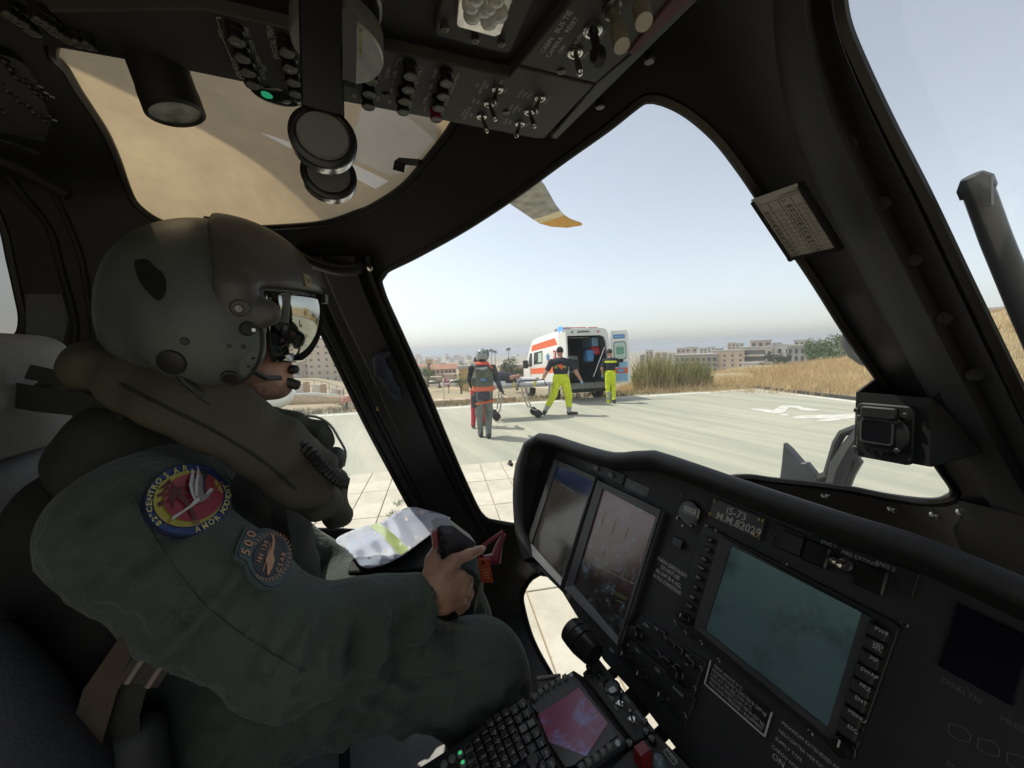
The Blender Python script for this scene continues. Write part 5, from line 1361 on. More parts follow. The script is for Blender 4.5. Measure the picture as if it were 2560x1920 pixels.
# ================================================================== helicopter: overhead console
ZC = at_x(1380, 350, -.53).z
CON = frame((0, 0, ZC), (1, 0, 0), (0, -1, 0))          # local z points down towards the seats
CONI = CON.inverted()
def con(x, y, w=0.0):
    """console coordinates of a pixel on the panel lowered by w"""
    v = CONI @ at_z(x, y, ZC - w); return (v.x, v.y)
M_CONS = mat('console grey black paint', (.040, .040, .038), rough=.62, var=.12, vscale=12, bump=.18, bscale=1400)
M_RECESS = mat('console recess black', (.014, .014, .014), rough=.7)
M_KNOB = mat('black breaker plastic', (.012, .012, .012), rough=.3)
M_CAPG = mat('breaker cap grey', (.14, .14, .13), rough=.5)
M_RDK = mat('red breaker', (.16, .012, .018), rough=.4)
M_REDP = mat('dark red plate', (.075, .014, .018), rough=.6)
M_TOGGLE = mat('toggle bat metal', (.13, .12, .09), rough=.3, metal=.8)
M_LETC = mat('console lettering', (.52, .52, .49), rough=.7, var=.15, vscale=400)
oc = link('overhead_console', None, heli, Matrix.Translation((-.33, 0, ZC)))
cbx = MB(); u0, v0 = -.53, -.326
cbx.prism([(u0, .46), (u0, v0 + .02), (u0 + .02, v0), (-.10, v0), (-.10, .46)], -.15, -.012, CON, ch=.004)
cbx.build('console_body', M_RECESS, oc)
def plate(name, px, m=M_CONS, w0=-.014, w1=0.0, ch=.0015):
    return MB().prism([con(*p) for p in px], w0, w1, CON, ch=ch).build(name, m, oc, smooth=20)
plate('switch_plate', [(-60, 30), (500, 22), (938, 119), (1273, 192), (1294, 167), (1486, 213), (1362, 346), (1340, 347), (1150, 310), (700, 225), (470, 178), (130, 118), (-60, 92)])
plate('switch_plate', [(1297, 163), (1489, 209), (1566, 139), (1566, 139), (1740, -40), (1480, -60)])
plate('red_plate', [(1569, 125), (1584, 136), (1760, -36), (1720, -60)], M_REDP, -.012, .003)
plate('edge_rail', [(1376, 352), (1392, 356), (1800, -40), (1770, -52), (1590, 136), (1492, 216)], M_BLACK, -.06, -.004)
for q in ((1500, 271), (1624, 157)):
    u = con(*q); MB().lathe([(.0062, -.01), (.0062, -.002), (.005, -.0005), (0, -.0005)], CON @ Matrix.Translation((*u, 0)), 16).build('screw', M_KNOB, oc)
def screw_at(x, y, r=.0046, m=None):
    u = con(x, y); s = MB().lathe([(r, -.002), (r, .0012), (r * .7, .0022), (0, .0022)], CON @ Matrix.Translation((*u, 0)), 14)
    s.box((0, 0, .0023), (r * 1.1, r * .28, .0006), CON @ Matrix.Translation((*u, 0)) @ Matrix.Rotation(.6, 4, 'Z'), 1).box((0, 0, .0023), (r * .28, r * 1.1, .0006), CON @ Matrix.Translation((*u, 0)) @ Matrix.Rotation(.6, 4, 'Z'), 1)
    return s.build('screw', [M_SCREW, M_KNOB], oc)
for q in ((1265, 279), (1403, 177), (965, 236)): screw_at(*q)
# --- circuit breakers
_bm = {}
def breaker(x, y, r=.0078, L=.013, m=M_KNOB, num=None, cap=M_CAPG):
    key = (r, L, m.name)
    if key not in _bm:
        _bm[key] = (MB().lathe([(r, -.003), (r, L * .35), (r * .86, L * .42), (r * .86, L * .75), (r, L * .82), (r, L), (r * .9, L + .001)], None, 18, caps=False).mesh('breaker', m),
                    MB().lathe([(r * .9, L + .0006), (r * .55, L + .0012), (r * .5, L + .0004), (0, L + .0004)], None, 18).mesh('breaker_cap', cap))
    T = CON @ Matrix.Translation((*con(x, y), 0))
    o = link('breaker', _bm[key][0], oc, T)
    link('breaker_cap', _bm[key][1], oc, T)
    if num: write(LET, num, T @ Matrix.Translation((0, -.0025, L + .0014)), 0, 0, .005, 0, 'c')
LET = MB()
for col, nums in (([(928, 138), (926, 172), (921, 206), (919, 239)], '5   '), ([(1024, 160), (1019, 195), (1010, 225), (1006, 253)], '33 5'), ([(1115, 178), (1107, 213), (1095, 243)], '3  ')):
    for q, nn in zip(col, nums): breaker(*q, num=nn.strip() or None)
breaker(1089, 272, m=M_RDK)
for q, nn in zip([(588, 68), (602, 112), (616, 150), (628, 182)], '5   '): breaker(*q, num=nn.strip() or None)
for q, nn in zip([(714, 98), (722, 140), (730, 176), (736, 206)], ' 0  '): breaker(*q, num=nn.strip() or None)
for q in ((20, 8), (45, 24), (75, 50), (95, 22), (118, 36), (135, 52), (163, 70), (190, 80), (216, 86)): breaker(*q, r=.0062, L=.011)
# --- toggle switches
def toggle(x, y, tx, ty, L=.022, r=.0028, ring=.0068, big=False, cap=None):
    T = CON @ Matrix.Translation((*con(x, y), 0))
    nut = MB().lathe([(ring, -.002), (ring, .0022), (ring * .82, .003), (ring * .66, .003), (ring * .6, .0016), (0, .0016)], T, 18).build('switch_nut', M_STEEL, oc)
    a = Vector(T.col[3][:3]); tip = at_z(tx, ty, ZC - L); d = tip - a
    k = MB()
    if big: k.tube([a, a + d * .25, a + d * .6, a + d * .66, a + d * .8, a + d], [r * 1.2, r, r, r * 1.8, r * 2.0, r * 1.3], 14)
    else: k.tube([a, a + d * .3, a + d * .85, a + d * .95, a + d * 1.0], [r * .62, r * .75, r * 1.1, r * 1.05, r * .55], 12)
    k.build('toggle', M_KNOB if big else M_TOGGLE, nut)
    if not big: MB().lathe([(0, 0), (r * 1.15, .0008), (r * .8, .003), (0, .0035)], along(tip - d * .06, d), 12).build('toggle_tip', M_STEEL, nut)
    return a, d
for t in ((1244, 221, 1234, 257), (1223, 257, 1238, 298), (1204, 289, 1217, 327), (1350, 243, 1338, 279), (1323, 277, 1336, 315), (1300, 307, 1291, 340)): toggle(*t)
toggle(1438, 129, 1450, 183, .024, .0034, .0082)
toggle(1482, 73, 1498, 158, .036, .0042, .0095, big=True)
M_SLEEVE = mat('knurled khaki sleeve', (.17, .16, .12), rough=.6, bump=.6, bscale=900)
M_IVORY = mat('ivory tip', (.55, .54, .48), rough=.4)
for (x, y, tx, ty) in ((1530, 18, 1555, 118), (1592, -40, 1610, 58)):
    a = Vector((CON @ Matrix.Translation((*con(x, y), 0))).col[3][:3]); tip = at_z(tx, ty, ZC - .045); d = tip - a
    MB().tube([a, a + d * .5, a + d * .55], [.0045, .0045, .0055], 14).build('guard_stem', M_SLEEVE, oc)
    MB().tube([a + d * .52, a + d * .56, a + d * .97], [.006, .0075, .0075], 18).build('guard_sleeve', M_SLEEVE, oc)
    MB().tube([a + d * .97, a + d], [.0072, .0068], 18).build('guard_tip', M_IVORY, oc)
    MB().lathe([(.009, -.002), (.009, .004), (.006, .006), (0, .006)], along(a, d), 16).build('switch_nut', M_SCREW, oc)
# --- map lamp with LED lenses
lampP = [(1108, -30), (1086, 76), (1092, 86), (1262, 130), (1276, 126), (1345, -30)]
MB().prism([con(*p, -.006) for p in lampP], -.012, -.004, CON, ch=.0015).build('lamp_plate', M_CONS, oc, smooth=20)
for q in ((1111, 71), (1188, 99), (1253, 108)): screw_at(*q, r=.0042)
ll = [con(*p) for p in ((1148, -30), (1140, 58), (1146, 66), (1238, 91), (1252, 84), (1292, -30))]
MB().prism(ll, -.004, .001, CON, ch=.001).build('lamp_base', mat('lamp reflector', (.75, .75, .72), rough=.18, metal=.6, var=.15, vscale=90), oc)
M_LENS = mat('led lens', (.55, .57, .58), rough=.12, var=.2, vscale=150, coat=.6)
for q in ((1177, 8), (1222, 10), (1180, 34), (1210, 18), (1248, 30), (1222, 48), (1190, -12), (1240, -8)):
    u = con(*q); MB().lathe([(.0082, .001), (.0082, .003), (.0066, .0055), (.0034, .0072), (0, .0075)], CON @ Matrix.Translation((*u, 0)), 20).build('lamp_lens', M_LENS, oc)
# --- lettering: reads forward-up, written along +X
def ctext(s, x, y, size=.0042, align='c', w=None):
    size *= .85
    u = con(x, y); write(LET, s, CON, u[0], u[1], size, 0, align, w, lift=.0006)
for s, x, y, sz in (('COLL', 957, 158, .005), ('LTS', 951, 192, .005), ('NCR', 949, 246, .0045), ('CHART', 876, 180, .0042), ('HLDR', 888, 182, .0042), ('GPS', 889, 212, .0045), ('IFF', 890, 240, .0045), ('AUX', 892, 142, .0042),
                    ('R1700-1', 975, 180, .0052), ('CTRL', 992, 186, .005), ('CTRL 2', 1054, 180, .0045), ('CTRL 1', 1043, 208, .0045), ('I/O', 1037, 238, .0042), ('DAP', 982, 227, .0042), ('PRE', 978, 254, .0042), ('HOIST', 1030, 262, .004), ('HOIST', 1092, 184, .005), ('CAMERA', 1144, 198, .0045), ('FLIR', 1081, 216, .0045), ('CONTR', 1133, 226, .0042), ('CONTR', 1121, 254, .0042), ('WXR', 1066, 252, .0045), ('PWR', 1110, 279, .0042),
                    ('ICE', 1197, 213, .0042), ('DETECTOR', 1209, 218, .0042), ('OFF', 1220, 216, .004), ('ON', 1255, 206, .0042), ('TEST', 1268, 226, .0042), ('DAP', 1188, 251, .004), ('OFF', 1199, 255, .004), ('ON', 1246, 262, .004), ('CAMERA', 1161, 283, .0038), ('CHANGEOVER', 1170, 284, .0038), ('OFF', 1181, 287, .0038),
                    ('R1700-1', 1305, 233, .0042), ('CTRL', 1316, 236, .0042), ('CTRL 1', 1327, 239, .004), ('CTRL 2', 1371, 251, .0042), ('HOIST', 1281, 268, .004), ('CAMERA', 1291, 272, .004), ('OFF', 1301, 274, .004), ('BLADE', 1267, 303, .004), ('OFF', 1278, 306, .004), ('ON', 1321, 312, .004), ('ON', 1347, 283, .004),
                    ('CABIN', 1372, 114, .0062), ('CAMERA', 1391, 119, .0062), ('OFF', 1410, 123, .0055), ('ON', 1466, 140, .0055), ('BUS TIE', 1414, 56, .0068), ('RESET', 1434, 63, .006), ('AUTO', 1452, 96, .005), ('OFF', 1510, 86, .005), ('CAMERAS', 597, 170, .006), ('DIGITAL MAP', 690, 108, .0062), ('PWR', 624, 80, .0048), ('CONTR', 638, 118, .0048), ('CABIN', 652, 152, .0048), ('HOIST', 662, 186, .0048), ('IMU', 666, 170, .0045), ('PFD', 558, 84, .0048)):
    ctext(s, x, y, sz)
def cline(x0, y0, x1, y1, w=.0006):
    a = con(x0, y0); b = con(x1, y1); d = hypot(b[0] - a[0], b[1] - a[1])
    LET.box((d / 2, 0, .0005), (d, w, .0004), CON @ Matrix.Translation((*a, 0)) @ Matrix.Rotation(atan2(b[1] - a[1], b[0] - a[0]), 4, 'Z'))
for L_ in ((541, 42, 551, 78), (555, 92, 580, 150), (592, 184, 600, 195), (541, 42, 552, 44), (600, 195, 612, 196), (668, 75, 672, 95), (688, 138, 690, 148), (990, 163, 996, 146), (996, 146, 1004, 148), (984, 208, 980, 200), (1064, 250, 1072, 232), (1072, 232, 1080, 234), (1060, 279, 1064, 264)): cline(*L_)
LET.build('lettering', M_LETC, oc, smooth=0)['kind'] = 'stuff'
# --- spot lamp under the console's left edge
a = at_x(398, 170, -.545); b_ = at_x(436, 274, -.555); dpt = (b_ - CAM).dot(AX); ax_ = (b_ - a).normalized(); R_ = 62 / FPX * dpt * .98
tilt = (ax_ + (CAM - b_).normalized() * .34).normalized()
sl = MB().lathe([(R_ * .92, 0), (R_, .004), (R_, .07), (R_ * 1.03, .075), (R_ * 1.03, .094), (R_ * .9, .096), (R_ * .88, .090)], along(b_ - tilt * .09, tilt), 32, caps=False).build('spot_lamp', M_BLACK, oc)
MB().lathe([(R_ * .88, .092), (R_ * .6, .072), (R_ * .25, .056), (0, .05)], along(b_ - tilt * .09, tilt), 32).build('reflector', mat('faceted reflector', (.62, .62, .58), rough=.25, metal=.45, var=.5, vscale=38), sl, smooth=10)
p = at_x(696, 232, -.56); b2 = Body(.003, .004); b2.ell(p, (.016, .03, .012)); b2.build('warning_lamp', mat('dark lamp glass', (.012, .022, .018), rough=.1), oc)
b2 = Body(.002, .002); b2.ell(at_x(668, 235, -.553), (.004, .007, .005)); b2.build('green_indicator', mat('green indicator', (.01, .2, .1), emit=(.02, .35, .16), emit_s=.5), oc)
# --- engine condition levers hanging from the quadrant
M_LEVER = mat('satin black lever', (.010, .010, .010), rough=.35)
M_KFACE = mat('knob grey rubber', (.13, .122, .118), rough=.7, bump=.2, bscale=900)
def lever(kx, ky, d, rp, bx, by):
    k = at_d(kx, ky, d); n = ((CAM - k).normalized() * .88 + UX * .47).normalized(); r = rp / FPX * d
    lv = MB()
    a = at_d(bx, by, d * .96); e = at_d(kx - 2, ky - rp * .7, d)
    lv.sweep([a, a.lerp(e, .5), e], [(-r * .6, -.004), (r * .6, -.004), (r * .6, .004), (r * .54, .006), (-r * .54, .006), (-r * .6, .004)], [(CAM - k).normalized()] * 3)
    lo = lv.build('engine_lever', M_LEVER, oc, smooth=20)
    T = along(k - n * r * .55, n, RX)
    MB().lathe([(r * .7, 0), (r * 1.0, .0015), (r * 1.02, .004), (r * 1.02, r * .42)], T, 40, caps=False).build('knob_rim', M_STEEL, lo)
    MB().lathe([(r * 1.02, r * .40), (r * 1.01, r * .5), (r * .93, r * .56), (r * .84, r * .57), (r * .8, r * .53), (r * .76, r * .53)], T, 40, caps=False).build('knob_ring', M_LEVER, lo)
    MB().lathe([(r * .78, r * .52), (r * .72, r * .6), (r * .4, r * .62), (0, r * .62)], T, 40).build('knob_face', M_KFACE, lo)
    q = k - UX * (r * .55) + (CAM - k).normalized() * (r * .55)
    MB().lathe([(0, 0), (r * .17, .0), (r * .17, .002), (r * .1, .0015), (0, .001)], along(k - UX * r * .62 - n * r * .25 + RX * r * .03, (CAM - k).normalized() - UX * .9), 14).build('knob_screw', M_SCREW, lo)
lever(823, 432, .385, 64, 812, 0)
lever(809, 338, .31, 78, 800, -60)
cc = at_d(846, 40, .345); T = along(cc, UX * -1)
for (h0, h1, m, nm, rr_) in ((-.05, -.036, M_STEEL, 'lever_collar', .0375), (-.034, -.012, M_STEEL, 'lever_collar', .0375), (-.012, .011, M_LEVER, 'collar_gap', .035), (.011, .032, M_STEEL, 'lever_collar', .0385)):
    MB().lathe([(rr_ * .5, h0), (rr_, h0), (rr_, h1 - .002), (rr_ * .96, h1), (rr_ * .5, h1)], T, 40).build(nm, mat('brushed collar', (.30, .30, .28), rough=.42, metal=.7, var=.15, vscale=60) if m is M_STEEL else m, oc)
dirc = (RX * .55 + (CAM - cc).normalized() * .8).normalized()
for z0, z1 in ((-.034, -.012), (.011, .032)):
    MB().box((0, 0, 0), (.0022, .0022, z1 - z0), Matrix.Translation(cc + dirc * .0378 - UX * (z0 + z1) / 2) @ along((0, 0, 0), UX)).build('index_mark', mat('pale yellow mark', (.5, .5, .25)), oc)
for x, y in ((690, 24), (700, 76)):
    MB().box((0, 0, 0), (.0025, .0025, .02), along(at_d(x, y, .40), UX)).build('index_mark', MATS['pale yellow mark'], oc)
MB().sweep([at_d(870, 40, .30), at_d(870, 150, .31), at_d(868, 215, .315)], [(-.006, 0), (.004, 0), (.004, .012), (-.006, .012)], [(CAM - cc).normalized()] * 3).build('lever_gate', M_LEVER, oc)

# ------------------------------------------------------------------ left side: breaker panel, door frame ridges
sb = link('side_breaker_panel', None, heli, Matrix.Translation(shell_px(60, 250)))
band('panel_face', [(-60, 120), (60, 150), (128, 300)], [(-60, 330), (20, 335), (112, 356)], [(0, .0), (.05, .022), (.95, .022), (1, 0)], M_CONS, sb, n=14)
sl_ = MB()
for x, y in [(16, 155), (31, 175), (45, 195), (61, 201), (77, 216), (92, 232), (108, 242), (6, 205), (22, 228), (39, 236), (49, 252), (73, 264), (87, 281), (100, 289), (116, 301), (4, 268), (14, 282)]:
    p = shell_px(x, y, .022); T = along(p, CAM - p)
    MB().lathe([(.0055, -.003), (.0055, .010), (.004, .011), (0, .011)], T, 12).build('breaker', M_KNOB, sb)
    sl_.box((.0105, .004, .0006), (.006, .003, .0004), T)
sl_.build('labels', M_LETC, sb, smooth=0)['kind'] = 'stuff'
for nm, L_, r_ in (('door_rail', [(-20, 392), (60, 425), (120, 460), (172, 488)], .014), ('door_rail', [(-20, 345), (40, 360), (100, 385)], .006),
                   ('door_ridge', [(20, 440), (65, 500), (123, 572), (152, 681), (174, 753), (188, 826), (181, 862), (159, 880), (110, 868), (60, 845)], .006), ('door_ridge', [(110, 440), (141, 500), (174, 572), (203, 652), (213, 717), (224, 775), (239, 880)], .005)):
    MB().tube(smooth_poly([tuple(shell_px(x, y, .008)) for x, y in L_], .03, False), r_, 8).build(nm, M_TRIM, heli)
M_DLIT = mat('lit door panel tone', (.11, .12, .13), rough=.6, var=.08)  # lighter grey paints in light reflected on the door's inner panel
for L_, R2 in (([(60, 735), (58, 800), (62, 846)], [(160, 735), (176, 800), (160, 868)]), ([(218, 775), (228, 830), (242, 884)], [(292, 775), (292, 830), (290, 884)])):
    band('door_lit_patch', L_, R2, [(0, 0), (.06, .006), (.94, .006), (1, 0)], M_DLIT, n=8)
# ================================================================== helicopter: instrument panel and glareshield
TP = radians(23.5)
PN = Vector((0, -cos(TP), sin(TP))); PU = Vector((0, sin(TP), cos(TP))); PO = Vector((-.55, .57, 1.5))
PAN = frame(PO, (1, 0, 0), PU); PANI = PAN.inverted()
def pan(x, y, w=0.0):
    v = PANI @ on_plane(x, y, PO + PN * w, PN); return (v.x, v.y)
def z4(x, y): return (1200 + x * .3917, 1050 + y * .3917)
def z5(x, y): return (1650 + x * .4640, 1150 + y * .4640)
def zg(x, y): return (1400 + x * .223, 1550 + y * .223)
M_PANEL = mat('panel matt black', (.018, .018, .019), rough=.6, var=.15, vscale=15, bump=.15, bscale=1200)
M_PANEL2 = mat('panel unit black', (.013, .013, .014), rough=.5, var=.15, vscale=15)
M_BEZEL = mat('display bezel', (.042, .042, .044), rough=.45, var=.1)
M_BEZPALE = mat('pale bezel sill', (.16, .16, .17), rough=.4, var=.1)  # paler tone for the lower side of a bezel rim
M_LETP = mat('panel lettering', (.42, .42, .40), rough=.7, var=.1, vscale=300)
M_HOOD = mat('glareshield leatherette', (.019, .0195, .021), rough=.5, var=.12, vscale=30, bump=.35, bscale=700)
M_BRASS = mat('brass screw', (.38, .30, .14), rough=.35, metal=.9)
ip = link('instrument_panel', None, heli, PAN)
def pl(name, pts, m, w0, w1, ch=.001, sm=20, par=None): return MB().prism([pan(*p, w1) for p in pts], w0, w1, PAN, ch=ch).build(name, m, par or ip, smooth=sm)
pl('panel_board', [(1345, 1120), (1500, 1128), (1640, 1140), (1900, 1225), (2114, 1300), (2300, 1362), (2800, 1560), (3000, 1800), (2500, 2300), (1900, 2110), (1700, 1885), (1592, 1742), (1509, 1651), (1405, 1480), (1306, 1382), (1300, 1250), (1318, 1150)], M_PANEL, -.02, 0)
pl('panel_end', [(1290, 1190), (1318, 1140), (1345, 1330), (1352, 1440), (1330, 1420), (1300, 1380), (1284, 1300)], M_PANEL2, -.10, -.003)
for L_ in (((1500, 1690), (1560, 1640), (1570, 1662), (1518, 1712)), ((1540, 1752), (1600, 1690), (1655, 1745), (1592, 1812)), ((1620, 1836), (1680, 1780), (1700, 1815), (1645, 1872)), ((1660, 1890), (1725, 1840), (1800, 1920), (1740, 2000))):
    pl('gap_cover', L_, M_PANEL2, -.008, -.004)
ur = pan(2800, 1560); MB().prism([(ur[0] - .01, ur[1] + .004), (ur[0] + .62, ur[1] - .005), (ur[0] + .62, ur[1] - .42), (ur[0] - .01, ur[1] - .42)], -.024, -.004, PAN, ch=.001).build('panel_board', M_PANEL, ip, smooth=20)
# --- displays
def quad_map(q):
    """bilinear map of the unit square on a pixel quad TL, TR, BR, BL"""
    tl, tr, br, bl = [Vector(pan(*p, .012)) for p in q]
    return lambda s, t: (tl.lerp(tr, s)).lerp(bl.lerp(br, s), t)
def screen_mat(name, stops, noise_c, amt, scale=18.0, emit=.35, rough=.16):
    m = bpy.data.materials.new(name); m.use_nodes = True; nt = m.node_tree; b = nt.nodes['Principled BSDF']
    b.inputs['Roughness'].default_value = rough; b.inputs['Base Color'].default_value = (.012, .012, .012, 1)
    tc = nd(nt, 'TexCoord'); sx = nd(nt, 'SeparateXYZ'); nt.links.new(tc.outputs['Generated'], sx.inputs[0])
    r = nd(nt, 'ValToRGB'); e = r.color_ramp.elements
    while len(e) < len(stops): e.new(.5)
    for k, (p, c) in zip(e, stops): k.position = p; k.color = (*c, 1)
    nt.links.new(sx.outputs[1], r.inputs['Fac'])
    n = nd(nt, 'TexNoise'); n.inputs['Scale'].default_value = scale; n.inputs['Detail'].default_value = 8; n.inputs['Roughness'].default_value = .7  # noise mixes painted mottled reflections into the glowing picture
    nt.links.new(tc.outputs['Object'], n.inputs['Vector'])
    mr = nd(nt, 'MapRange'); mr.inputs['From Min'].default_value = .52; mr.inputs['From Max'].default_value = .72; mr.inputs['To Max'].default_value = amt
    nt.links.new(n.outputs['Fac'], mr.inputs['Value'])
    mx = nd(nt, 'Mix', data_type='RGBA'); mx.inputs['B'].default_value = (*noise_c, 1)
    nt.links.new(mr.outputs[0], mx.inputs['Factor']); nt.links.new(r.outputs['Color'], mx.inputs['A'])
    nt.links.new(mx.outputs['Result'], b.inputs['Emission Color']); b.inputs['Emission Strength'].default_value = emit
    MATS[name] = m
    return m
def display(name, outer, inner, m, w=.014, sill=True):
    om = [pan(*p, w) for p in outer]; im = [pan(*p, w) for p in inner]
    par = MB().prism([tuple(Vector(p)) for p in om], -.002, w - .004, PAN, ch=.002).build(name, M_BEZEL, ip, smooth=20)
    # raised rim between outer and inner outline
    rim = MB()
    for i in range(4):
        j = (i + 1) % 4
        a, b, c, d = om[i], om[j], im[j], im[i]
        rim.v += [(a[0], a[1], w - .004), (b[0], b[1], w - .004), (c[0], c[1], w - .001), (d[0], d[1], w - .001), (a[0], a[1], w + .003), (b[0], b[1], w + .003), (c[0], c[1], w + .002), (d[0], d[1], w + .002)]
        o = len(rim.v) - 8
        rim.f += [(o + 4, o + 5, o + 6, o + 7), (o, o + 1, o + 5, o + 4), (o + 2, o + 3, o + 7, o + 6)]; rim.m += [1 if (sill and i == 2) else 0] * 3
    rim.build('bezel_rim', [M_BEZEL, M_BEZPALE], par, PAN, smooth=0)
    return par, MB().prism(im, w - .004, w - .002, None).build('screen', m, par, PAN, smooth=0)
d1 = [z4(480, 250), z4(745, 365), z4(520, 1060), z4(290, 815)]; i1 = [z4(495, 292), z4(725, 390), z4(525, 1012), z4(330, 792)]
d2 = [z4(755, 385), z4(1160, 575), z4(885, 1440), z4(545, 1075)]; i2 = [z4(785, 440), z4(1125, 620), z4(885, 1385), z4(600, 1052)]
S1 = screen_mat('flight picture with reflections', [(0, (.01, .009, .006)), (.5, (.045, .036, .024)), (.80, (.06, .052, .042)), (.84, (.012, .02, .05)), (.97, (.02, .035, .085))], (.10, .14, .20), .35, 60, .30)
S2 = screen_mat('map picture with reflections', [(0, (.006, .006, .006)), (.25, (.014, .009, .008)), (.55, (.055, .026, .024)), (.95, (.11, .062, .058))], (.14, .22, .30), .6, 45, .30)  # pinkish ramp and pale blotches paint reflections into the screen's glow
p1, s1 = display('flight_display', d1, i1, S1); p2, s2 = display('map_display', d2, i2, S2)
LP = MB()      # lettering on the panel
def ptext(s, x, y, size=.005, align='l', width=None, w=.0006, mi=0, bold=False, mb=None):
    u = pan(x, y, w); write(mb if mb is not None else LP, s, PAN, u[0], u[1], size, mi, align, width, lift=w, bold=bold)
# symbology on the two displays
M_SYM = [mat('green symbology', (.1, .2, .05), emit=(.20, .24, .08), emit_s=.10), mat('grey symbology', (.1, .1, .1), emit=(.16, .16, .17), emit_s=.25)]
sy = MB()
def symline(x0, y0, x1, y1, mi=0, w=.0006):
    a = pan(*z4(x0, y0), .0135); b = pan(*z4(x1, y1), .0135); d = hypot(b[0] - a[0], b[1] - a[1])
    sy.box((d / 2, 0, .0128), (d, w, .0006), PAN @ Matrix.Translation((*a, 0)) @ Matrix.Rotation(atan2(b[1] - a[1], b[0] - a[0]), 4, 'Z'), mi)
for L_ in ((795, 590, 768, 680), (866, 638, 838, 728), (945, 685, 915, 775), (930, 940, 905, 1000), (985, 985, 958, 1045), (795, 825, 778, 870), (755, 940, 735, 1000), (930, 900, 965, 915), (965, 870, 1000, 890), (935, 905, 925, 940), (1030, 590, 1100, 620), (830, 1080, 940, 1140), (840, 1100, 930, 1150), (870, 1150, 900, 1165)): symline(*L_)
for L_ in ((510, 405, 605, 470), (460, 600, 470, 640), (655, 800, 760, 870), (740, 930, 990, 1050)): symline(*L_, 1, .0007)
sy.build('symbology', M_SYM, p2, smooth=0)
# --- centre display with its keys
d3 = [z5(330, 412), z5(1142, 850), z5(940, 1518), z5(188, 902)]; i3 = [z5(385, 462), z5(1090, 822), z5(905, 1445), z5(242, 915)]
S3 = screen_mat('teal display picture', [(0, (.044, .080, .084)), (.5, (.055, .098, .101)), (1, (.078, .135, .135))], (.020, .042, .043), .95, 11, .26, .2)
p3, s3 = display('video_display', d3, i3, S3, sill=False)
pl('display_mount', [z5(235, 345), z5(330, 395), z5(1260, 870), z5(1290, 905), z5(1050, 1590), z5(1000, 1600), z5(80, 870), z5(72, 840)], M_PANEL2, -.001, .008)
_km = MB().rbox((0, 0, .004), (.0105, .0085, .008), r=.0015, ch=.001).mesh('key', M_PANEL)
def pkey(x, y, s=1.0, m=None, w=.008, par=None):
    u = pan(x, y, w); return link('key', m or _km, par or p3, PAN @ Matrix.Translation((u[0], u[1], w)) @ Matrix.Scale(s, 4))
for i, q in enumerate(((270, 430), (255, 482), (237, 533), (220, 580), (205, 632), (190, 683), (172, 738), (155, 785))):
    pkey(*z5(*q)); ptext(('IR', 'TV', 'OVL', 'MAP', 'REC', 'V1', 'BRT', 'CTR')[i], *z5(q[0], q[1] + 6), .0035, 'c', w=.0165)
for q, s in (((1192, 930), 'PWR'), ((1172, 1003), 'VID'), ((1150, 1080), 'PIP'), ((1125, 1155), 'SWAP'), ((1102, 1230), 'FRZ'), ((1080, 1302), 'ENT'), ((1057, 1385), 'MENU'), ((1035, 1455), 'ESC')):
    pkey(*z5(*q), 1.7); ptext(s, *z5(q[0], q[1] + 3), .0043, 'c', w=.0222)
ptext('SEL', *z5(1166, 1022), .0043, 'c', w=.0222)
def pknob(x, y, r=.008, L=.014, m=None, w=.0, name='knob', par=None, mark=True):
    u = pan(x, y, w); T = PAN @ Matrix.Translation((u[0], u[1], w))
    k = MB().lathe([(r * 1.15, 0), (r * 1.1, L * .2), (r, L * .25), (r * .94, L * .9), (r * .8, L), (0, L)], T, 22)
    o = k.build(name, m or M_KNOB, par or ip)
    if mark: MB().box((0, r * .45, L + .0002), (r * .2, r * .8, .0006), T).build('pointer', M_LETP, o)
    return o
pknob(*z5(140, 850), .008, .016, w=.008); pknob(*z5(1000, 1545), .010, .018, w=.008)
def pscrew(x, y, r=.0035, m=None, w=.0):
    u = pan(x, y, w); T = PAN @ Matrix.Translation((u[0], u[1], w))
    return MB().lathe([(r, 0), (r, .0012), (r * .7, .002), (0, .002)], T, 14, 0).box((0, 0, .0021), (r * 1.2, r * .26, .0006), T @ Matrix.Rotation(.5, 4, 'Z'), 1).box((0, 0, .0021), (r * .26, r * 1.2, .0006), T @ Matrix.Rotation(.5, 4, 'Z'), 1).build('screw', [m or M_SCREW, M_KNOB], ip)
for q in ((300, 378), (250, 352), (675, 558), (80, 882), (135, 930), (315, 1080), (810, 1470), (220, 985), (1320, 885)): pscrew(*z5(*q), .0035, w=.008)
# --- name plate
npq = [z5(290, 203), z5(562, 312), z5(532, 432), z5(262, 305)]
pl('name_plate', npq, mat('engraved plate', (.045, .045, .047), rough=.4, var=.1), -.001, .005, .001)
for q in ((300, 220), (545, 322), (275, 292), (517, 404)): pscrew(*z5(*q), .0042, M_BRASS, .005)
ptext('I5-73', *z5(352, 285), .0125, 'l', w=.0055, bold=True); ptext('M.M.82029', *z5(298, 312), .0125, 'l', width=None, w=.0055, bold=True)
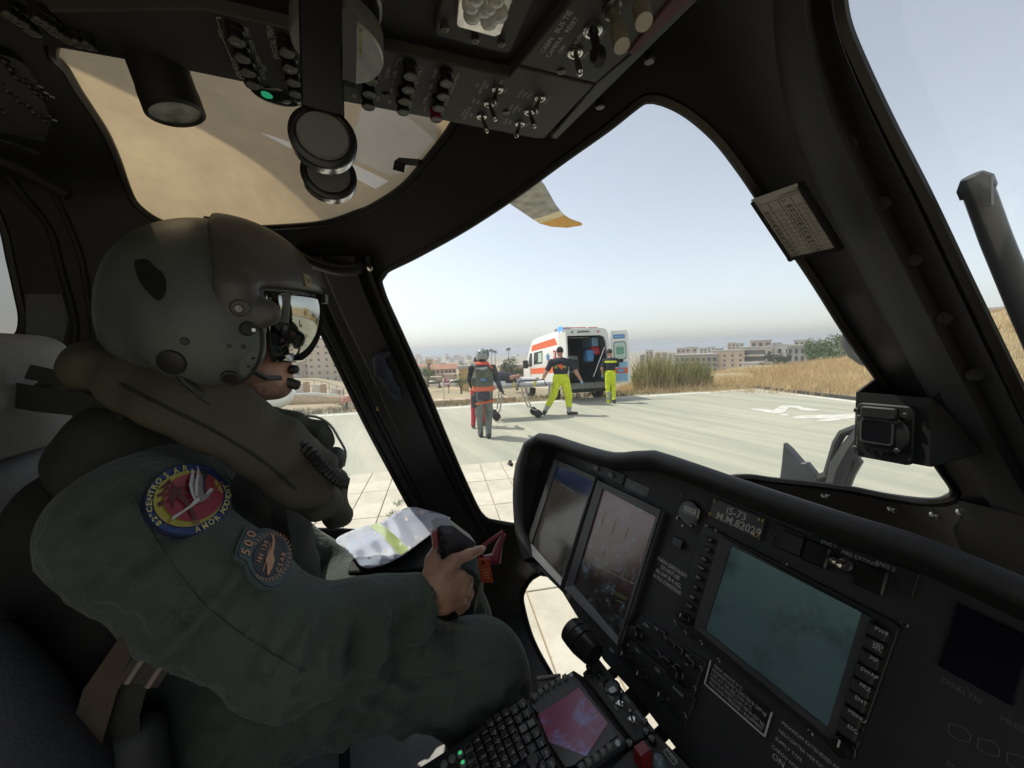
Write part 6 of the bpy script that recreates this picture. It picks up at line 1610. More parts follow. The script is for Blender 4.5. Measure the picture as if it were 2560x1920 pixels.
# --- clock
cu = pan(*z5(165, 285)); CT = PAN @ Matrix.Translation((*cu, 0))
ck = MB().lathe([(.0225, -.002), (.0225, .005), (.020, .0075), (0, .0075)], CT, 36).build('clock', M_KNOB, ip)
lc = pan(*z5(168, 272), .008); lr = MB().rbox((lc[0], lc[1], .0085), (.034, .0165, .003), r=.003, ch=.0008, M=PAN); lr.build('lcd_rim', M_LETP, ck)
MB().rbox((lc[0], lc[1], .0096), (.0315, .0140, .003), r=.002, ch=.0004, M=PAN).build('lcd_frame', M_KNOB, ck)
MB().rbox((lc[0], lc[1], .0106), (.0265, .0100, .003), r=.001, ch=.0003, M=PAN).build('lcd', mat('lcd glass', (.42, .43, .37), rough=.3), ck)
dg = MB(); write(dg, '00:24', PAN, lc[0] - .0115, lc[1] - .0035, .0072, 0, 'l', .022, lift=.0124); dg.build('digits', M_KNOB, ck, smooth=0)
for q in ((100, 315), (130, 356), (175, 357)):
    u = pan(*z5(*q), .007); MB().lathe([(.0032, 0), (.0032, .004), (.0026, .005), (0, .005)], PAN @ Matrix.Translation((*u, .007)), 12).build('clock_button', M_SCREW, ck)
ptext('SET', *z5(92, 300), .003, 'l', w=.008); ptext('MODE', *z5(128, 338), .003, 'l', w=.008); ptext('CTRL', *z5(172, 340), .003, 'l', w=.008)
for q in ((125, 182), (245, 235), (192, 392)): pscrew(*z5(*q), .003, M_KNOB)
# --- small units and placards
pl('annunciator', [z4(690, 255), z4(925, 350), z4(905, 415), z4(672, 305)], M_PANEL2, -.001, .006)
for q in ((748, 308), (842, 352)): u = pan(*z4(*q), .006); MB().rbox((u[0], u[1], .009), (.017, .011, .006), r=.001, ch=.001, M=PAN).build('annunciator_key', mat('grey key cap', (.12, .12, .115), rough=.5), ip)
for q in ((698, 283), (905, 380)): pscrew(*z4(*q), .0025, M_KNOB, .006)
pl('placard', [z4(932, 362), z4(1085, 430), z4(1064, 496), z4(915, 420)], mat('placard black', (.015, .015, .015), rough=.4), -.001, .002)
for i in range(4): ptext('AFTER LANDING WITH POWER', *z4(938 - i * 5, 388 + i * 15), .0032, 'l', pan(*z4(1070, 440))[0] - pan(*z4(938, 375))[0] - (.01 if i else 0), w=.0025)
u = pan(*z4(1275, 785)); MB().rbox((u[0], u[1], .004), (.020, .016, .010), r=.001, ch=.001, M=PAN).build('square_button', M_KNOB, ip)
tk = pan(*z4(1222, 948))
for i, s in enumerate(('TRAKKA SEARCHLIGHT', 'DO NOT USE', 'BELOW 50 ft AGL', 'IN FOG CONDITIONS')): write(LP, s, PAN, tk[0], tk[1] - i * .0108, .0068, 0, 'c', (.072, .044, .060, .066)[i], lift=.0006, bold=True)
hp_ = [z5(278, 1078), z5(608, 1358), z5(568, 1488), z5(245, 1205)]
hq = [Vector(pan(*p)) for p in hp_]
pl('hoist_placard', hp_, MATS['placard black'], -.001, .0016, .0005)
for i in range(4):
    a, b_ = hq[i], hq[(i + 1) % 4]; d = b_ - a
    if i != 0: LP.box((d.length / 2, 0, .0021), (d.length, .0022, .0006), PAN @ Matrix.Translation((a.x, a.y, 0)) @ Matrix.Rotation(atan2(d.y, d.x), 4, 'Z'))
for i, s in enumerate(('TEMP ABOVE 0\u00b0C', 'MAXIMUM HOIST LOAD 550 lb (249 kg)', 'USE AT OR BELOW 0\u00b0C', 'MAXIMUM HOIST LOAD 500 lb (227 kg)', 'MAX LOAD 2 PERSONS + EQUIPMENT')):
    a = hq[0].lerp(hq[3], (i + .85) / 5.6); write(LP, s, PAN, a.x + .006, a.y, .0044, 0, 'l', None if i in (0, 2) else (hq[1] - hq[0]).length * .88, lift=.0021)
for i, s in enumerate(('MAXIMUM EXTENDED FORWARD', 'HELICOPTER VERTICAL', 'SUPPLY TYPE', 'CARGO HOOK OPERATING')):
    ptext(s, *z5(655 - i * 18, 1420 + i * 42), .0040, 'l')
ptext('ON', *z5(600, 1600), .007, 'l')
pl('unit', [z5(628, 338), z5(770, 398), z5(740, 520), z5(590, 455)], M_PANEL2, -.001, .004); u = pan(*z5(722, 452)); MB().rbox((u[0], u[1], .006), (.028, .026, .008), r=.001, ch=.001, M=PAN).build('unit_key', M_PANEL, ip); pscrew(*z5(615, 425), .004, M_KNOB, .004)
ptext('LAS', *z5(728, 402), .004); 
pl('fire_unit', [z5(812, 400), z5(1400, 610), z5(1360, 740), z5(775, 525)], M_PANEL2, -.001, .003)
for q in ((858, 510), (1150, 640)): u = pan(*z5(*q)); MB().rbox((u[0], u[1], .006), (.030, .030, .010), r=.002, ch=.002, M=PAN).build('fire_guard', M_KNOB, ip)
for s, q in (('ENG 1', (865, 445)), ('FIRE EXTING', (975, 500)), ('ENG 2', (1160, 560))): ptext(s, *z5(*q), .0048, w=.0036)
tg = pan(*z5(1005, 565), .003); tt = PAN @ Vector((tg[0], tg[1], .003)); MB().lathe([(.008, 0), (.008, .004), (.005, .005), (0, .005)], PAN @ Matrix.Translation((*tg, .003)), 16).build('switch_nut', M_SCREW, ip)
e = on_plane(*z5(930, 545), PO + PN * .03, PN); MB().tube([tt, tt.lerp(e, .75), e], [.003, .004, .0045], 10).build('toggle', M_TOGGLE, ip)
for q in ((935, 545), (960, 562)): p = on_plane(*z5(*q), PO + PN * .03, PN); MB().lathe([(0, -.005), (.0045, -.002), (.0045, .002), (0, .005)], along(p, PN), 12).build('toggle_ball', mat('toggle ball', (.5, .47, .36), rough=.2, metal=.9), ip)
# far right display and gear unit, barely lit
pl('right_display', [z5(1600, 770), z5(2000, 960), z5(1900, 1330), z5(1500, 1110)], mat('dark display glass', (.008, .008, .016), rough=.12), -.001, .006)
for i in range(3):
    gx = [(1560, 1420), (1640, 1440), (1675, 1480), (1670, 1520), (1600, 1505), (1555, 1470)]
    pts = [pan(*z5(x + i * 165 * .95, y + i * 78)) for x, y in gx]
    for k in range(6):
        a, b_ = Vector(pts[k]), Vector(pts[(k + 1) % 6]); d = b_ - a
        LP.box((d.length / 2, 0, .0006), (d.length, .0006, .0004), PAN @ Matrix.Translation((a.x, a.y, 0)) @ Matrix.Rotation(atan2(d.y, d.x), 4, 'Z'), 1)
for s, q in (('ALTN', (1590, 1240)), ('PRESS', (1830, 1400)), ('EMER', (1540, 1640)), ('DISC', (1510, 1190))): ptext(s, *z5(*q), .005, mi=1)
# --- radio and range units under the displays
pl('range_unit', [zg(720, 215), zg(800, 225), zg(1520, 880), zg(1400, 1180), zg(1290, 1090), zg(700, 430)], M_PANEL2, -.001, .006)
pl('radio_unit', [zg(820, 30), zg(900, -60), zg(1640, 480), zg(1560, 640), zg(1500, 850), zg(810, 200)], M_PANEL2, -.001, .005)
for q in ((770, 400), (950, 620), (1190, 860)): pknob(*zg(*q), .0085, .02, w=.006)
for q in ((880, 140), (1330, 590)): pknob(*zg(*q), .011, .018, w=.005, mark=False)
for q in ((1155, 150), (1262, 262), (1100, 370), (1205, 465), (1350, 330), (1470, 470)):
    u = pan(*zg(*q), .005); MB().rbox((u[0], u[1], .008), (.016, .010, .006), r=.001, ch=.001, M=PAN).build('radio_key', M_KNOB, ip)
for s, q in (('STBY', (930, 45)), ('MEM', (1060, 95)), ('COM', (1150, 185)), ('NAV', (1250, 275)), ('ADF', (1090, 385)), ('HDG', (840, 330)), ('CRS', (1060, 545)), ('RANGE', (1262, 760)), ('SQ', (1400, 400)), ('ID', (1400, 490)), ('MKR', (550, 325))): ptext(s, *zg(*q), .0045, w=.0085)
for q in ((1290, 20), (1400, 150), (1590, 245), (760, 275), (1510, 770), (1400, 1070), (1580, 545)): pscrew(*zg(*q), .0035, w=.006)
LP.build('lettering', [M_LETP, mat('dim lettering', (.10, .10, .10), rough=.7)], ip, smooth=0)['kind'] = 'stuff'
# --- glareshield hood
lipx = [(1322, 1400), (1300, 1330), (1293, 1240), (1299, 1165), (1318, 1113), (1350, 1094), (1385, 1100), (1450, 1123), (1533, 1146), (1590, 1144), (1635, 1143), (1680, 1158), (1780, 1194), (1900, 1238), (2114, 1312), (2300, 1373), (2560, 1484), (2800, 1600)]
WL = .075
lip = [on_plane(*p, PO + PN * (WL if i > 3 else WL * (i / 4)), PN) for i, p in enumerate(smooth_poly(lipx, 28, False))]
n_ = len(lip); lip = [on_plane(*p, PO + PN * min(WL, .02 + WL * i / 8), PN) for i, p in enumerate(smooth_poly(lipx, 28, False))]
bases = [on_plane(*p, PO, PN) for p in smooth_poly(lipx, 28, False)]
for k_ in range(1, 6):
    lip.append(lip[n_ - 1] + Vector((.13 * k_, 0, -.002 * k_))); bases.append(bases[n_ - 1] + Vector((.13 * k_, 0, -.002 * k_)))
n_ = len(lip)
hood = MB(); fw = Vector((0, .30, -.215))
ctr = PO + PU * -.1
rows = []
for i, p in enumerate(lip):
    t = (lip[min(i + 1, n_ - 1)] - lip[max(i - 1, 0)]).normalized(); out = t.cross(PN).normalized()
    if out.dot(p - on_plane(1700, 1500, PO, PN)) < 0: out = -out
    r = .014
    sect = []
    base = bases[i]
    flat = min(1.0, i / 10)
    under = base - out * .028; under = under - PN * .012
    sect.append(under)
    sect.append(p - out * .016 - PN * .01)
    for a in (-90, -50, -10, 30, 60, 90): sect.append(p + PN * (cos(radians(a)) * r) + out * (sin(radians(a)) * r))
    sect.append(p + out * .012 - PN * .05 * .8); sect.append(p + out * (.006) + fw * (.35 + .65 * flat) * .5); sect.append(p + fw * (.35 + .65 * flat))
    rows.append(sect)
k = len(rows[0])
for sct in rows: hood.v += [tuple(p) for p in sct]
for i in range(n_ - 1):
    for j in range(k - 1): hood.f.append((i * k + j, i * k + j + 1, (i + 1) * k + j + 1, (i + 1) * k + j)); hood.m.append(0)
hood.build('glareshield', M_HOOD, ip, smooth=60)
for q in ((1276, 1160), (1290, 1200)):
    p = on_plane(*q, PO, PN); MB().box((0, 0, 0), (.022, .012, .012), PAN @ Matrix.Translation(PANI @ p)).box((-.008, .008, 0), (.006, .008, .01), PAN @ Matrix.Translation(PANI @ p)).build('hood_latch', M_KNOB, ip)
# ================================================================== helicopter: centre pedestal
TD = radians(10)
DN = Vector((0, -sin(TD), cos(TD))); DF = Vector((0, cos(TD), sin(TD))); DO = Vector((-.5, .3, 1.22))
PED = frame(DO, (1, 0, 0), DF); PEDI = PED.inverted()
def ped(x, y, w=0.0):
    v = PEDI @ on_plane(x, y, DO + DN * w, DN); return (v.x, v.y)
def z1(x, y): return (1020 + x * .226, 1620 + y * .226)
cp = link('center_pedestal', None, heli, PED)
uL = ped(*z1(1330, 560))[0]; vF = ped(1470, 1655)[1]
PB = MB().prism([(uL - .006, vF - .03), (uL - .006, -.75), (.40, -.75), (.40, vF - .07), (uL + .30, vF - .05), (uL + .16, vF + .005), (uL + .1, vF + .01)], -.45, -.004, PED, ch=.004)
PB.build('pedestal_body', M_PANEL, cp, smooth=20)
def dl(name, pts, m, w0=-.003, w1=.004, ch=.001, par=None): return MB().prism([ped(*p, w1) for p in pts], w0, w1, PED, ch=ch).build(name, m, par or cp, smooth=20)
LD = MB()
def dtext(s, x, y, size=.005, align='c', w=.005, mi=0, rot=0.0):
    u = ped(x, y, w); write(LD, s, PED, u[0], u[1], size, mi, align, None, rot=rot, lift=w)
def lp4(a, b, t): return (a[0] + (b[0] - a[0]) * t, a[1] + (b[1] - a[1]) * t)
# CDU: bezel, screen, line keys
TLc, TRc, BRc, BLc = (1430, 1676), (1568, 1850), (1452, 1925), (1322, 1742)
dl('control_display', [TLc, TRc, BRc, BLc], M_BEZEL, -.003, .010, .003)
dl('screen_well', [z1(1880, 330), (1545, 1838), (1462, 1905), z1(1355, 640)], M_KNOB, .009, .0115)
SC = screen_mat('purple display picture', [(0, (.075, .014, .040)), (.5, (.085, .018, .050)), (1, (.080, .018, .042))], (.085, .13, .30), .95, 30, .38, .14)
scr = MB().prism([ped(*p, .0125) for p in (z1(1890, 437), z1(2212, 830), z1(1970, 1195), z1(1560, 1035), z1(1437, 740))], .0115, .0125, None)
scr.build('screen', SC, cp, PED, smooth=0)
dl('screen_shade', [z1(1560, 1038), z1(1968, 1197), z1(1840, 1290), z1(1740, 1320)], mat('screen dark', (.004, .008, .004), rough=.15), .0115, .0124, .0002)
for q in ((1360, 600), (1432, 615), (1500, 580), (1560, 545), (1630, 500), (1700, 455), (1775, 415)): dl('line_tick', [z1(q[0], q[1]), z1(q[0] + 6, q[1] - 3), z1(q[0] + 36, q[1] + 52), z1(q[0] + 30, q[1] + 55)], M_CAPG, .0114, .0119, .0001)
def dkey(x, y, sx=.0095, sy=.0105, h=.007, m=None, name='key', w=.0, r=.0015):
    u = ped(x, y, w + h * .5); key = (sx, sy, h, (m or M_KNOB).name)
    if key not in _dk: _dk[key] = MB().rbox((0, 0, h / 2), (sx, sy, h), r=r, ch=.0012).mesh(name, m or M_KNOB)
    return link(name, _dk[key], cp, PED @ Matrix.Translation((u[0], u[1], w)))
_dk = {}
for q in ((1405, 530), (1465, 478), (1530, 434), (1600, 395), (1665, 352), (1735, 318)): dkey(*z1(*q), .008, .009, .006, M_CAPG, 'line_key', .010)
for q in ((555, 1420), (480, 1478), (405, 1536), (320, 1590), (240, 1640)): dkey(*zg(*q), .008, .009, .006, M_CAPG, 'line_key', .010)
for q in ((1805, 300), (2212 + 350, 1100)): u = ped(*z1(*q), .01); MB().lathe([(.0042, 0), (.0042, .001), (.003, .003), (0, .0035)], PED @ Matrix.Translation((*u, .010)), 14).build('light_sensor', mat('sensor lens', (.45, .5, .5), rough=.2), cp)
u = ped(*zg(648, 1380), .01); MB().lathe([(.0045, 0), (.0045, .001), (.003, .003), (0, .0035)], PED @ Matrix.Translation((*u, .010)), 14).build('light_sensor', MATS['sensor lens'], cp)
# keyboard
dl('keyboard_plate', [z1(1280, 540), (1452, 1932), (1300, 2040), (1030, 1960), z1(560, 1050)], M_PANEL2, -.003, .003)
rowsK = [('ABCDEF', (1263, 1783), (1308, 1888)), ('GHIJKL', (1244, 1795), (1287, 1902)), ('MNOPQR', (1224, 1808), (1267, 1914)), ('STUVWX', (1209, 1828), (1248, 1930)), ('XYZ/ +', (1190, 1848), (1226, 1950))]
for s, a, b_ in rowsK:
    for i, c_ in enumerate(s):
        q = lp4(a, b_, i / 5); dkey(*q, .0125, .0125, .007, M_KNOB, 'letter_key', .003); dtext(c_, q[0] + 1, q[1] + 4, .0062, 'c', .0106)
for i, q in enumerate(((1180, 690), (1265, 622), (1225, 788), (1315, 725), (1275, 890), (1365, 832), (1320, 1000), (1415, 942), (1370, 1120), (1470, 1052), (1425, 1222), (1525, 1168), (1480, 1320), (1585, 1285))):
    dkey(*z1(*q), .0145, .0150, .006, M_PANEL if i in (4, 5) else M_KNOB, 'function_key', .003, .002)
    if i in (4, 5): u = ped(*z1(*q), .009); MB().rbox((u[0], u[1], .0096), (.011, .012, .001), r=.001, ch=.0003, M=PED).build('key_legend', M_CAPG, cp)
    else: dtext(('DIR', 'FPN', 'NAV', 'TUN', '', '', 'MRK', 'VOL', 'MSG', 'PRF', 'CLR', 'PRG', 'BRT', 'ENT')[i], z1(*q)[0], z1(*q)[1] + 3, .0038, 'c', .0096)
M_GLED = mat('green key light', (.02, .25, .08), emit=(.05, .6, .2), emit_s=.6)
for q, m in (((580, 1175), M_GLED), ((610, 1280), M_GLED), ((490, 1225), M_CAPG), ((400, 1290), M_CAPG)):
    u = ped(*z1(*q), .004); MB().lathe([(.0062, .003), (.0062, .006), (.0048, .0072), (0, .0072)], PED @ Matrix.Translation((*u, 0)), 18).build('round_key', M_CAPG, cp); MB().lathe([(.0036, .007), (0, .0085)], PED @ Matrix.Translation((*u, 0)), 14).build('key_light', m, cp)
for q in ((670, 1110), (700, 1222), (735, 1320)): dkey(*z1(*q), .012, .013, .005, M_CAPG, 'square_key', .003); dkey(*z1(*q), .009, .010, .0065, M_KNOB, 'key_top', .003)
u = ped(*z1(1392, 1290), .004); MB().lathe([(.011, .003), (.011, .012), (.009, .014), (0, .014)], PED @ Matrix.Translation((*u, 0)), 24).build('knob', M_KNOB, cp)
# compass control unit
dl('compass_unit', [zg(255, 590), zg(430, 425), zg(1065, 1235), zg(835, 1370)], M_CONS, -.003, .008)
u = ped(*zg(440, 625), .008); MB().rbox((u[0], u[1], .010), (.011, .013, .005), r=.001, ch=.001, M=PED).build('slave_key', M_KNOB, cp); dtext('SLAVE', *zg(445, 635), .003, 'c', .0132)
u = ped(*zg(580, 755), .008); cg = MB().lathe([(.0155, .006), (.0155, .0095), (.013, .0105), (.012, .0085), (0, .0085)], PED @ Matrix.Translation((*u, 0)), 24).build('annunciator_gauge', M_KNOB, cp)
u2 = ped(*zg(590, 785), .0095); MB().rbox((u2[0], u2[1], .0098), (.010, .012, .002), r=.002, ch=.0004, M=PED).build('gauge_flag', mat('gauge flag', (.6, .6, .62), rough=.3), cp)
def dtoggle(b0, t0, L=.022):
    u = ped(*zg(*b0), .008); T = PED @ Matrix.Translation((*u, .008)); a = Vector(T.col[3][:3]); e = on_plane(*zg(*t0), DO + DN * (.008 + L), DN)
    nt_ = MB().lathe([(.0072, 0), (.0072, .002), (.0055, .003), (.0045, .0022), (0, .0022)], T, 18).build('switch_nut', M_STEEL, cp)
    MB().tube([a, a.lerp(e, .3), a.lerp(e, .9), e], [.0016, .002, .0034, .002], 12).build('toggle', M_KNOB, nt_); MB().lathe([(0, -.002), (.002, 0), (.0015, .0015), (0, .002)], along(e, e - a), 10).build('toggle_tip', M_LETP, nt_)
dtoggle((675, 938), (690, 800)); dtoggle((810, 1115), (785, 1015))
dtext('COMPASS', *zg(505, 810), .0062, 'c', .009, rot=pi / 2 * 0); dtext('MAG', *zg(740, 900), .0042, 'c', .009); dtext('DG', *zg(615, 985), .0042, 'c', .009); dtext('SYNC', *zg(872, 1070), .0042, 'c', .009); dtext('+', *zg(580, 675), .004, 'c', .009); dtext('+', *zg(850, 1170), .004, 'c', .009)
for q in ((325, 520), (330, 605), (965, 1250), (1030, 1335), (780, 1385), (945, 1140)):
    u = ped(*zg(*q), .008); MB().lathe([(.006, .004), (.006, .0095), (.0045, .011), (0, .011)], PED @ Matrix.Translation((*u, 0)), 16).box((0, 0, .0112), (.009, .0012, .0008), PED @ Matrix.Translation((*u, 0)) @ Matrix.Rotation(.7, 4, 'Z'), 1).build('quarter_turn_screw', [M_KNOB, M_SCREW], cp)
# engine unit with red guard
dl('engine_unit', [zg(840, 1395), zg(1075, 1260), zg(1560, 1760), zg(1300, 2000), zg(600, 1640)], M_CONS, -.003, .004)
g0 = ped(*zg(945, 1590), .004); MB().box((g0[0], g0[1], .016), (.020, .024, .026), PED, taper=.72).build('red_guard', mat('red guard', (.17, .012, .015), rough=.35), cp, smooth=20)
g1 = ped(*zg(1120, 1640), .004); MB().lathe([(.010, .003), (.010, .014), (.006, .02), (0, .021)], PED @ Matrix.Translation((*g1, 0)), 18).build('rotary_knob', mat('pale teal knob', (.10, .16, .17), rough=.25), cp)
for i, (q0, q1) in enumerate((((1190, 1450), (1310, 1595)), ((1165, 1470), (1285, 1618)))): pass
bx_ = [Vector(ped(*zg(*q), .005)) for q in ((1195, 1442), (1318, 1590), (1278, 1622), (1160, 1475))]
for i in range(4):
    a, b_ = bx_[i], bx_[(i + 1) % 4]; d = b_ - a; LD.box((d.length / 2, 0, .005), (d.length, .0009, .0004), PED @ Matrix.Translation((a.x, a.y, 0)) @ Matrix.Rotation(atan2(d.y, d.x), 4, 'Z'))
dtext('ENG', *zg(1215, 1505), .0058, 'c', .005); dtext('1', *zg(1275, 1580), .0055, 'c', .005)
LD.build('lettering', M_LETP, cp, smooth=0)['kind'] = 'stuff'
# grip handle at the pedestal's head
ha = on_plane(*zg(110, 90), DO + DN * .045, DN); hb = on_plane(*zg(390, 400), DO + DN * .035, DN); hd = (hb - ha)
hr_ = 62 * .223 / .46 / FPX * (ha - CAM).dot(AX) * 1.05
MB().tube([ha, ha + hd * .06, ha + hd * .3, ha + hd * .31, ha + hd * .34, ha + hd * .55, ha + hd * .56, ha + hd * .6, ha + hd * .9, ha + hd], [hr_ * .7, hr_, hr_ * 1.05, hr_ * .96, hr_ * 1.05, hr_ * 1.05, hr_ * .96, hr_ * 1.02, hr_ * .9, hr_ * .8], 20).build('grip_handle', M_KNOB, cp, smooth=30)
# perforated ledge in front of the pedestal with its pale edge
dl('ledge', [z1(1420, 345), z1(1680, 305), z1(1690, 330), z1(1440, 480)], M_PANEL2, -.01, -.001)
MB().tube([PED @ Vector((*ped(*z1(1430, 338)), .0)), PED @ Vector((*ped(*z1(1690, 306)), .0))], .0035, 8).build('ledge_edge', M_BEZPALE, cp)
# ================================================================== the pilot in the left seat
from mathutils.bvhtree import BVHTree
M_SUIT = mat('green flight suit', (.058, .077, .060), rough=.85, var=.14, vscale=7, bump=.5, bscale=60, sheen=.15)
_b = [n for n in M_SUIT.node_tree.nodes if n.type == 'BUMP'][0]; _b.inputs['Distance'].default_value = .014; _b.inputs['Strength'].default_value = .55
_n = _b.inputs['Height'].links[0].from_node; _n.inputs['Scale'].default_value = 26; _n.inputs['Detail'].default_value = 5; _n.inputs['Distortion'].default_value = 1.2
M_VEST = mat('brown olive life vest', (.072, .064, .043), rough=.75, var=.2, vscale=6, bump=.25, bscale=160)
M_VESTD = mat('dark vest webbing', (.026, .028, .020), rough=.85, var=.25, vscale=15, bump=.4, bscale=220)
M_HSHELL = mat('grey flight helmet', (.105, .118, .115), rough=.5, var=.10, vscale=22, bump=.08, bscale=500)
M_HCOVER = mat('visor cover taupe', (.078, .073, .067), rough=.42, var=.12, vscale=16)
M_HDARK = mat('helmet dark plastic', (.02, .021, .022), rough=.5)
M_VISOR = mat('mirrored visor', (.40, .40, .36), rough=.06, metal=1.0, var=.03)
M_FACE = mat('face skin', (.44, .235, .165), rough=.5, var=.12, vscale=40, bump=.15, bscale=500)
M_HAND = mat('hand skin', (.36, .20, .135), rough=.5, var=.14, vscale=35, bump=.5, bscale=110)
M_STUB = mat('stubble skin', (.27, .155, .11), rough=.65, var=.25, vscale=160, bump=.3, bscale=600)
M_LIP = mat('lips', (.42, .16, .14), rough=.45)
PX0 = -.92
def V3(*a): return np.array(a, float)
def ax(x, y, X): return np.array(at_x(x, y, X))
# ---- body: head, neck, trunk, arms and the bare hand in one surface
bd = Body(.004, .012)
hc = V3(PX0, -.205, 1.93)
bd.ell(hc, (.082, .10, .12), 0, .02)
bd.ell((PX0, -.160, 1.835), (.060, .068, .070), 1, .02).cap((PX0 - .035, -.165, 1.80), (PX0, -.122, 1.793), .030, .026, 2, .02).cap((PX0 + .035, -.165, 1.80), (PX0, -.122, 1.793), .030, .026, 2, .02)
bd.cap((PX0 + .045, -.20, 1.83), (PX0 + .03, -.15, 1.80), .028, .03, 2, .02).cap((PX0 - .045, -.20, 1.83), (PX0 - .03, -.15, 1.80), .028, .03, 2, .02)
bd.ell((PX0, -.103, 1.829), (.024, .012, .008), 3, .006).ell((PX0, -.105, 1.818), (.020, .012, .008), 3, .006).ell((PX0, -.112, 1.843), (.03, .012, .012), 2, .01)
bd.cap((PX0, -.120, 1.93), (PX0, -.088, 1.868), .012, .016, 1, .01).ell((PX0 + .012, -.098, 1.862), (.009, .01, .008), 1, .006).ell((PX0 - .012, -.098, 1.862), (.009, .01, .008), 1, .006)
for s_ in (-1, 1): bd.ell((PX0 + s_ * .032, -.128, 1.925), (.013, .012, .012), 0, .008)
bd.cap((PX0, -.235, 1.84), (PX0, -.275, 1.66), .058, .066, 1, .03)
bd.ell((PX0, -.30, 1.42), (.15, .10, .25), 0, .05)
WR = ax(1050, 1500, -.718)
SH = V3(-.735, -.295, 1.60); EL = V3(-.672, -.085, 1.395)
bd.chain([V3(-.80, -.29, 1.62), SH, EL], [.05, .05, .042], 0, .03).cap(EL, WR, .042, .027, 1, .02, ((1, 0, 0), .85))
KN = [ax(1134, 1402, -.722), ax(1152, 1440, -.716), ax(1158, 1472, -.716), ax(1148, 1500, -.722)]
for i, k in enumerate(KN):
    st_ = WR + V3(0, .012, (1.5 - i) * .010); bd.chain([st_, st_ * .45 + k * .55, k], [.021, .019, .0135], 1, .014)
bd.cap(WR, (KN[1] + KN[2]) / 2 * .6 + WR * .4, .026, .024, 1, .015, ((1, 0, 0), .75))
tip = ax(1203, 1373, -.742); mid = ax(1172, 1386, -.728)
bd.chain([KN[0], mid, tip], [.0125, .0108, .0088], 1, .006)
bd.ell(tip + V3(.004, .006, .003), (.004, .006, .005), 1, .003)
for i, (a, b_, c_) in enumerate((((1172, 1452, -.728), (1170, 1474, -.752), (1150, 1474, -.766)), ((1174, 1484, -.730), (1166, 1502, -.754), (1146, 1498, -.766)), ((1162, 1512, -.734), (1152, 1524, -.755), (1136, 1516, -.765)))):
    bd.chain([KN[i + 1], ax(*a), ax(*b_), ax(*c_)], [.0112, .0102, .0092, .008], 1, .0025)
TB = ax(1078, 1440, -.725); bd.chain([WR + V3(0, .014, .012), TB, ax(1080, 1400, -.742), ax(1088, 1374, -.752)], [.020, .017, .0125, .009], 1, .01)
pilot = tag(bd.build('person', [M_FACE, M_HAND, M_STUB, M_LIP], None, relax=1), 'pilot in green flight suit and grey helmet seated in profile at the controls', 'person')
# bare face gets its own tone above the collar
me = pilot.data
for p in me.polygons:
    c = p.center
    if p.material_index == 1 and c.z > 1.6: p.material_index = 0
    elif p.material_index == 2 and c.z > 1.845 + .12 * (c.y + .15): p.material_index = 0
# nails
for q, d in ((tip, (.5, .8, .35)),): MB().lathe([(.0052, 0), (.004, .0015), (0, .002)], along(q + V3(.006, .002, .005), (1, .1, .45)), 12).build('nail', mat('finger nail', (.5, .33, .27), rough=.3), pilot)
br = [WR + V3(0, -.012, 0) + V3(cos(t) * .031, -.02 * sin(t) * 0 + .006 * sin(t), sin(t) * .036) for t in np.linspace(0, 2 * pi, 25)]
MB().tube(br, .0022, 6, caps=False).build('wrist_cord', mat('tan cord', (.42, .24, .13), rough=.8), pilot)

# ---- flight suit
def folds(P):
    x, y, z = P[:, 0], P[:, 1], P[:, 2]
    def ridge(a, b, c, ph, w=1.0): return np.abs(np.sin(a * x + b * y + c * z + ph + .8 * np.sin(9 * y + 7 * z + ph) + .5 * np.sin(17 * z - 11 * x + 2 * ph)))
    m1 = .5 + .5 * np.sin(6 * y + 5 * z + 1.3); m2 = .5 + .5 * np.sin(-7 * y + 8 * z + 4.1)
    low = 1.0
    f = .008 * m1 * (ridge(8, 34, 16, .4) - .6) + .007 * m2 * (ridge(6, -20, 36, 2.2) - .6) + .0035 * (ridge(30, 60, -35, 1.0) - .6) + .0028 * (ridge(20, -50, -70, 3.3) - .6)
    near_el = np.exp(-((y + .06) ** 2 + (z - 1.41) ** 2 + (x + .67) ** 2) / .015)
    f += low * near_el * .020 * (ridge(4, 52, -18, .9) - .5)
    fore = np.exp(-((y - .02) ** 2) / .006 - ((z - 1.38) ** 2) / .02 - ((x + .69) ** 2) / .02)
    f += fore * .022 * (np.abs(np.sin(46 * y + 20 * z + 1.1 * np.sin(30 * z + 8 * y))) ** .8 - .6)
    upper = np.exp(-((y + .20) ** 2 + (z - 1.5) ** 2) / .02 - ((x + .69) ** 2) / .02)
    f += upper * .015 * (np.abs(np.sin(-24 * y + 34 * z + .9 * np.sin(22 * y))) - .55)
    near_kn = np.exp(-((y - .2) ** 2 + (z - 1.15) ** 2) / .012)
    f += near_kn * .007 * (ridge(5, 25, 60, 2.0) - .5)
    cuff = np.exp(-((y - .06) ** 2) / .004) * np.exp(-((z - 1.39) ** 2) / .02)
    f += cuff * .009 * (ridge(3, 14, 50, .2) - .5)
    return f
st_b = Body(.0062, .045)
st_b.ell((PX0, -.315, 1.40), (.205, .135, .27), 0, .06).ell((PX0, -.29, 1.56), (.225, .115, .12), 0, .06).ell((PX0, -.30, 1.17), (.21, .17, .13), 0, .06)
st_b.cap((PX0 + .10, -.30, 1.645), (SH[0] - .01, SH[1], SH[2] + .01), .065, .085, 0, .05)
st_b.chain([SH, SH * .55 + EL * .45 + V3(.012, .0, -.01), EL + V3(.004, -.012, -.004)], [.088, .086, .086], 0, .05)
st_b.chain([EL + V3(.004, -.01, -.006), EL * .5 + WR * .5 + V3(.0, -.01, -.010), ax(1030, 1512, -.718)], [.088, .074, .049], 0, .03, ((1, 0, 0), .92))
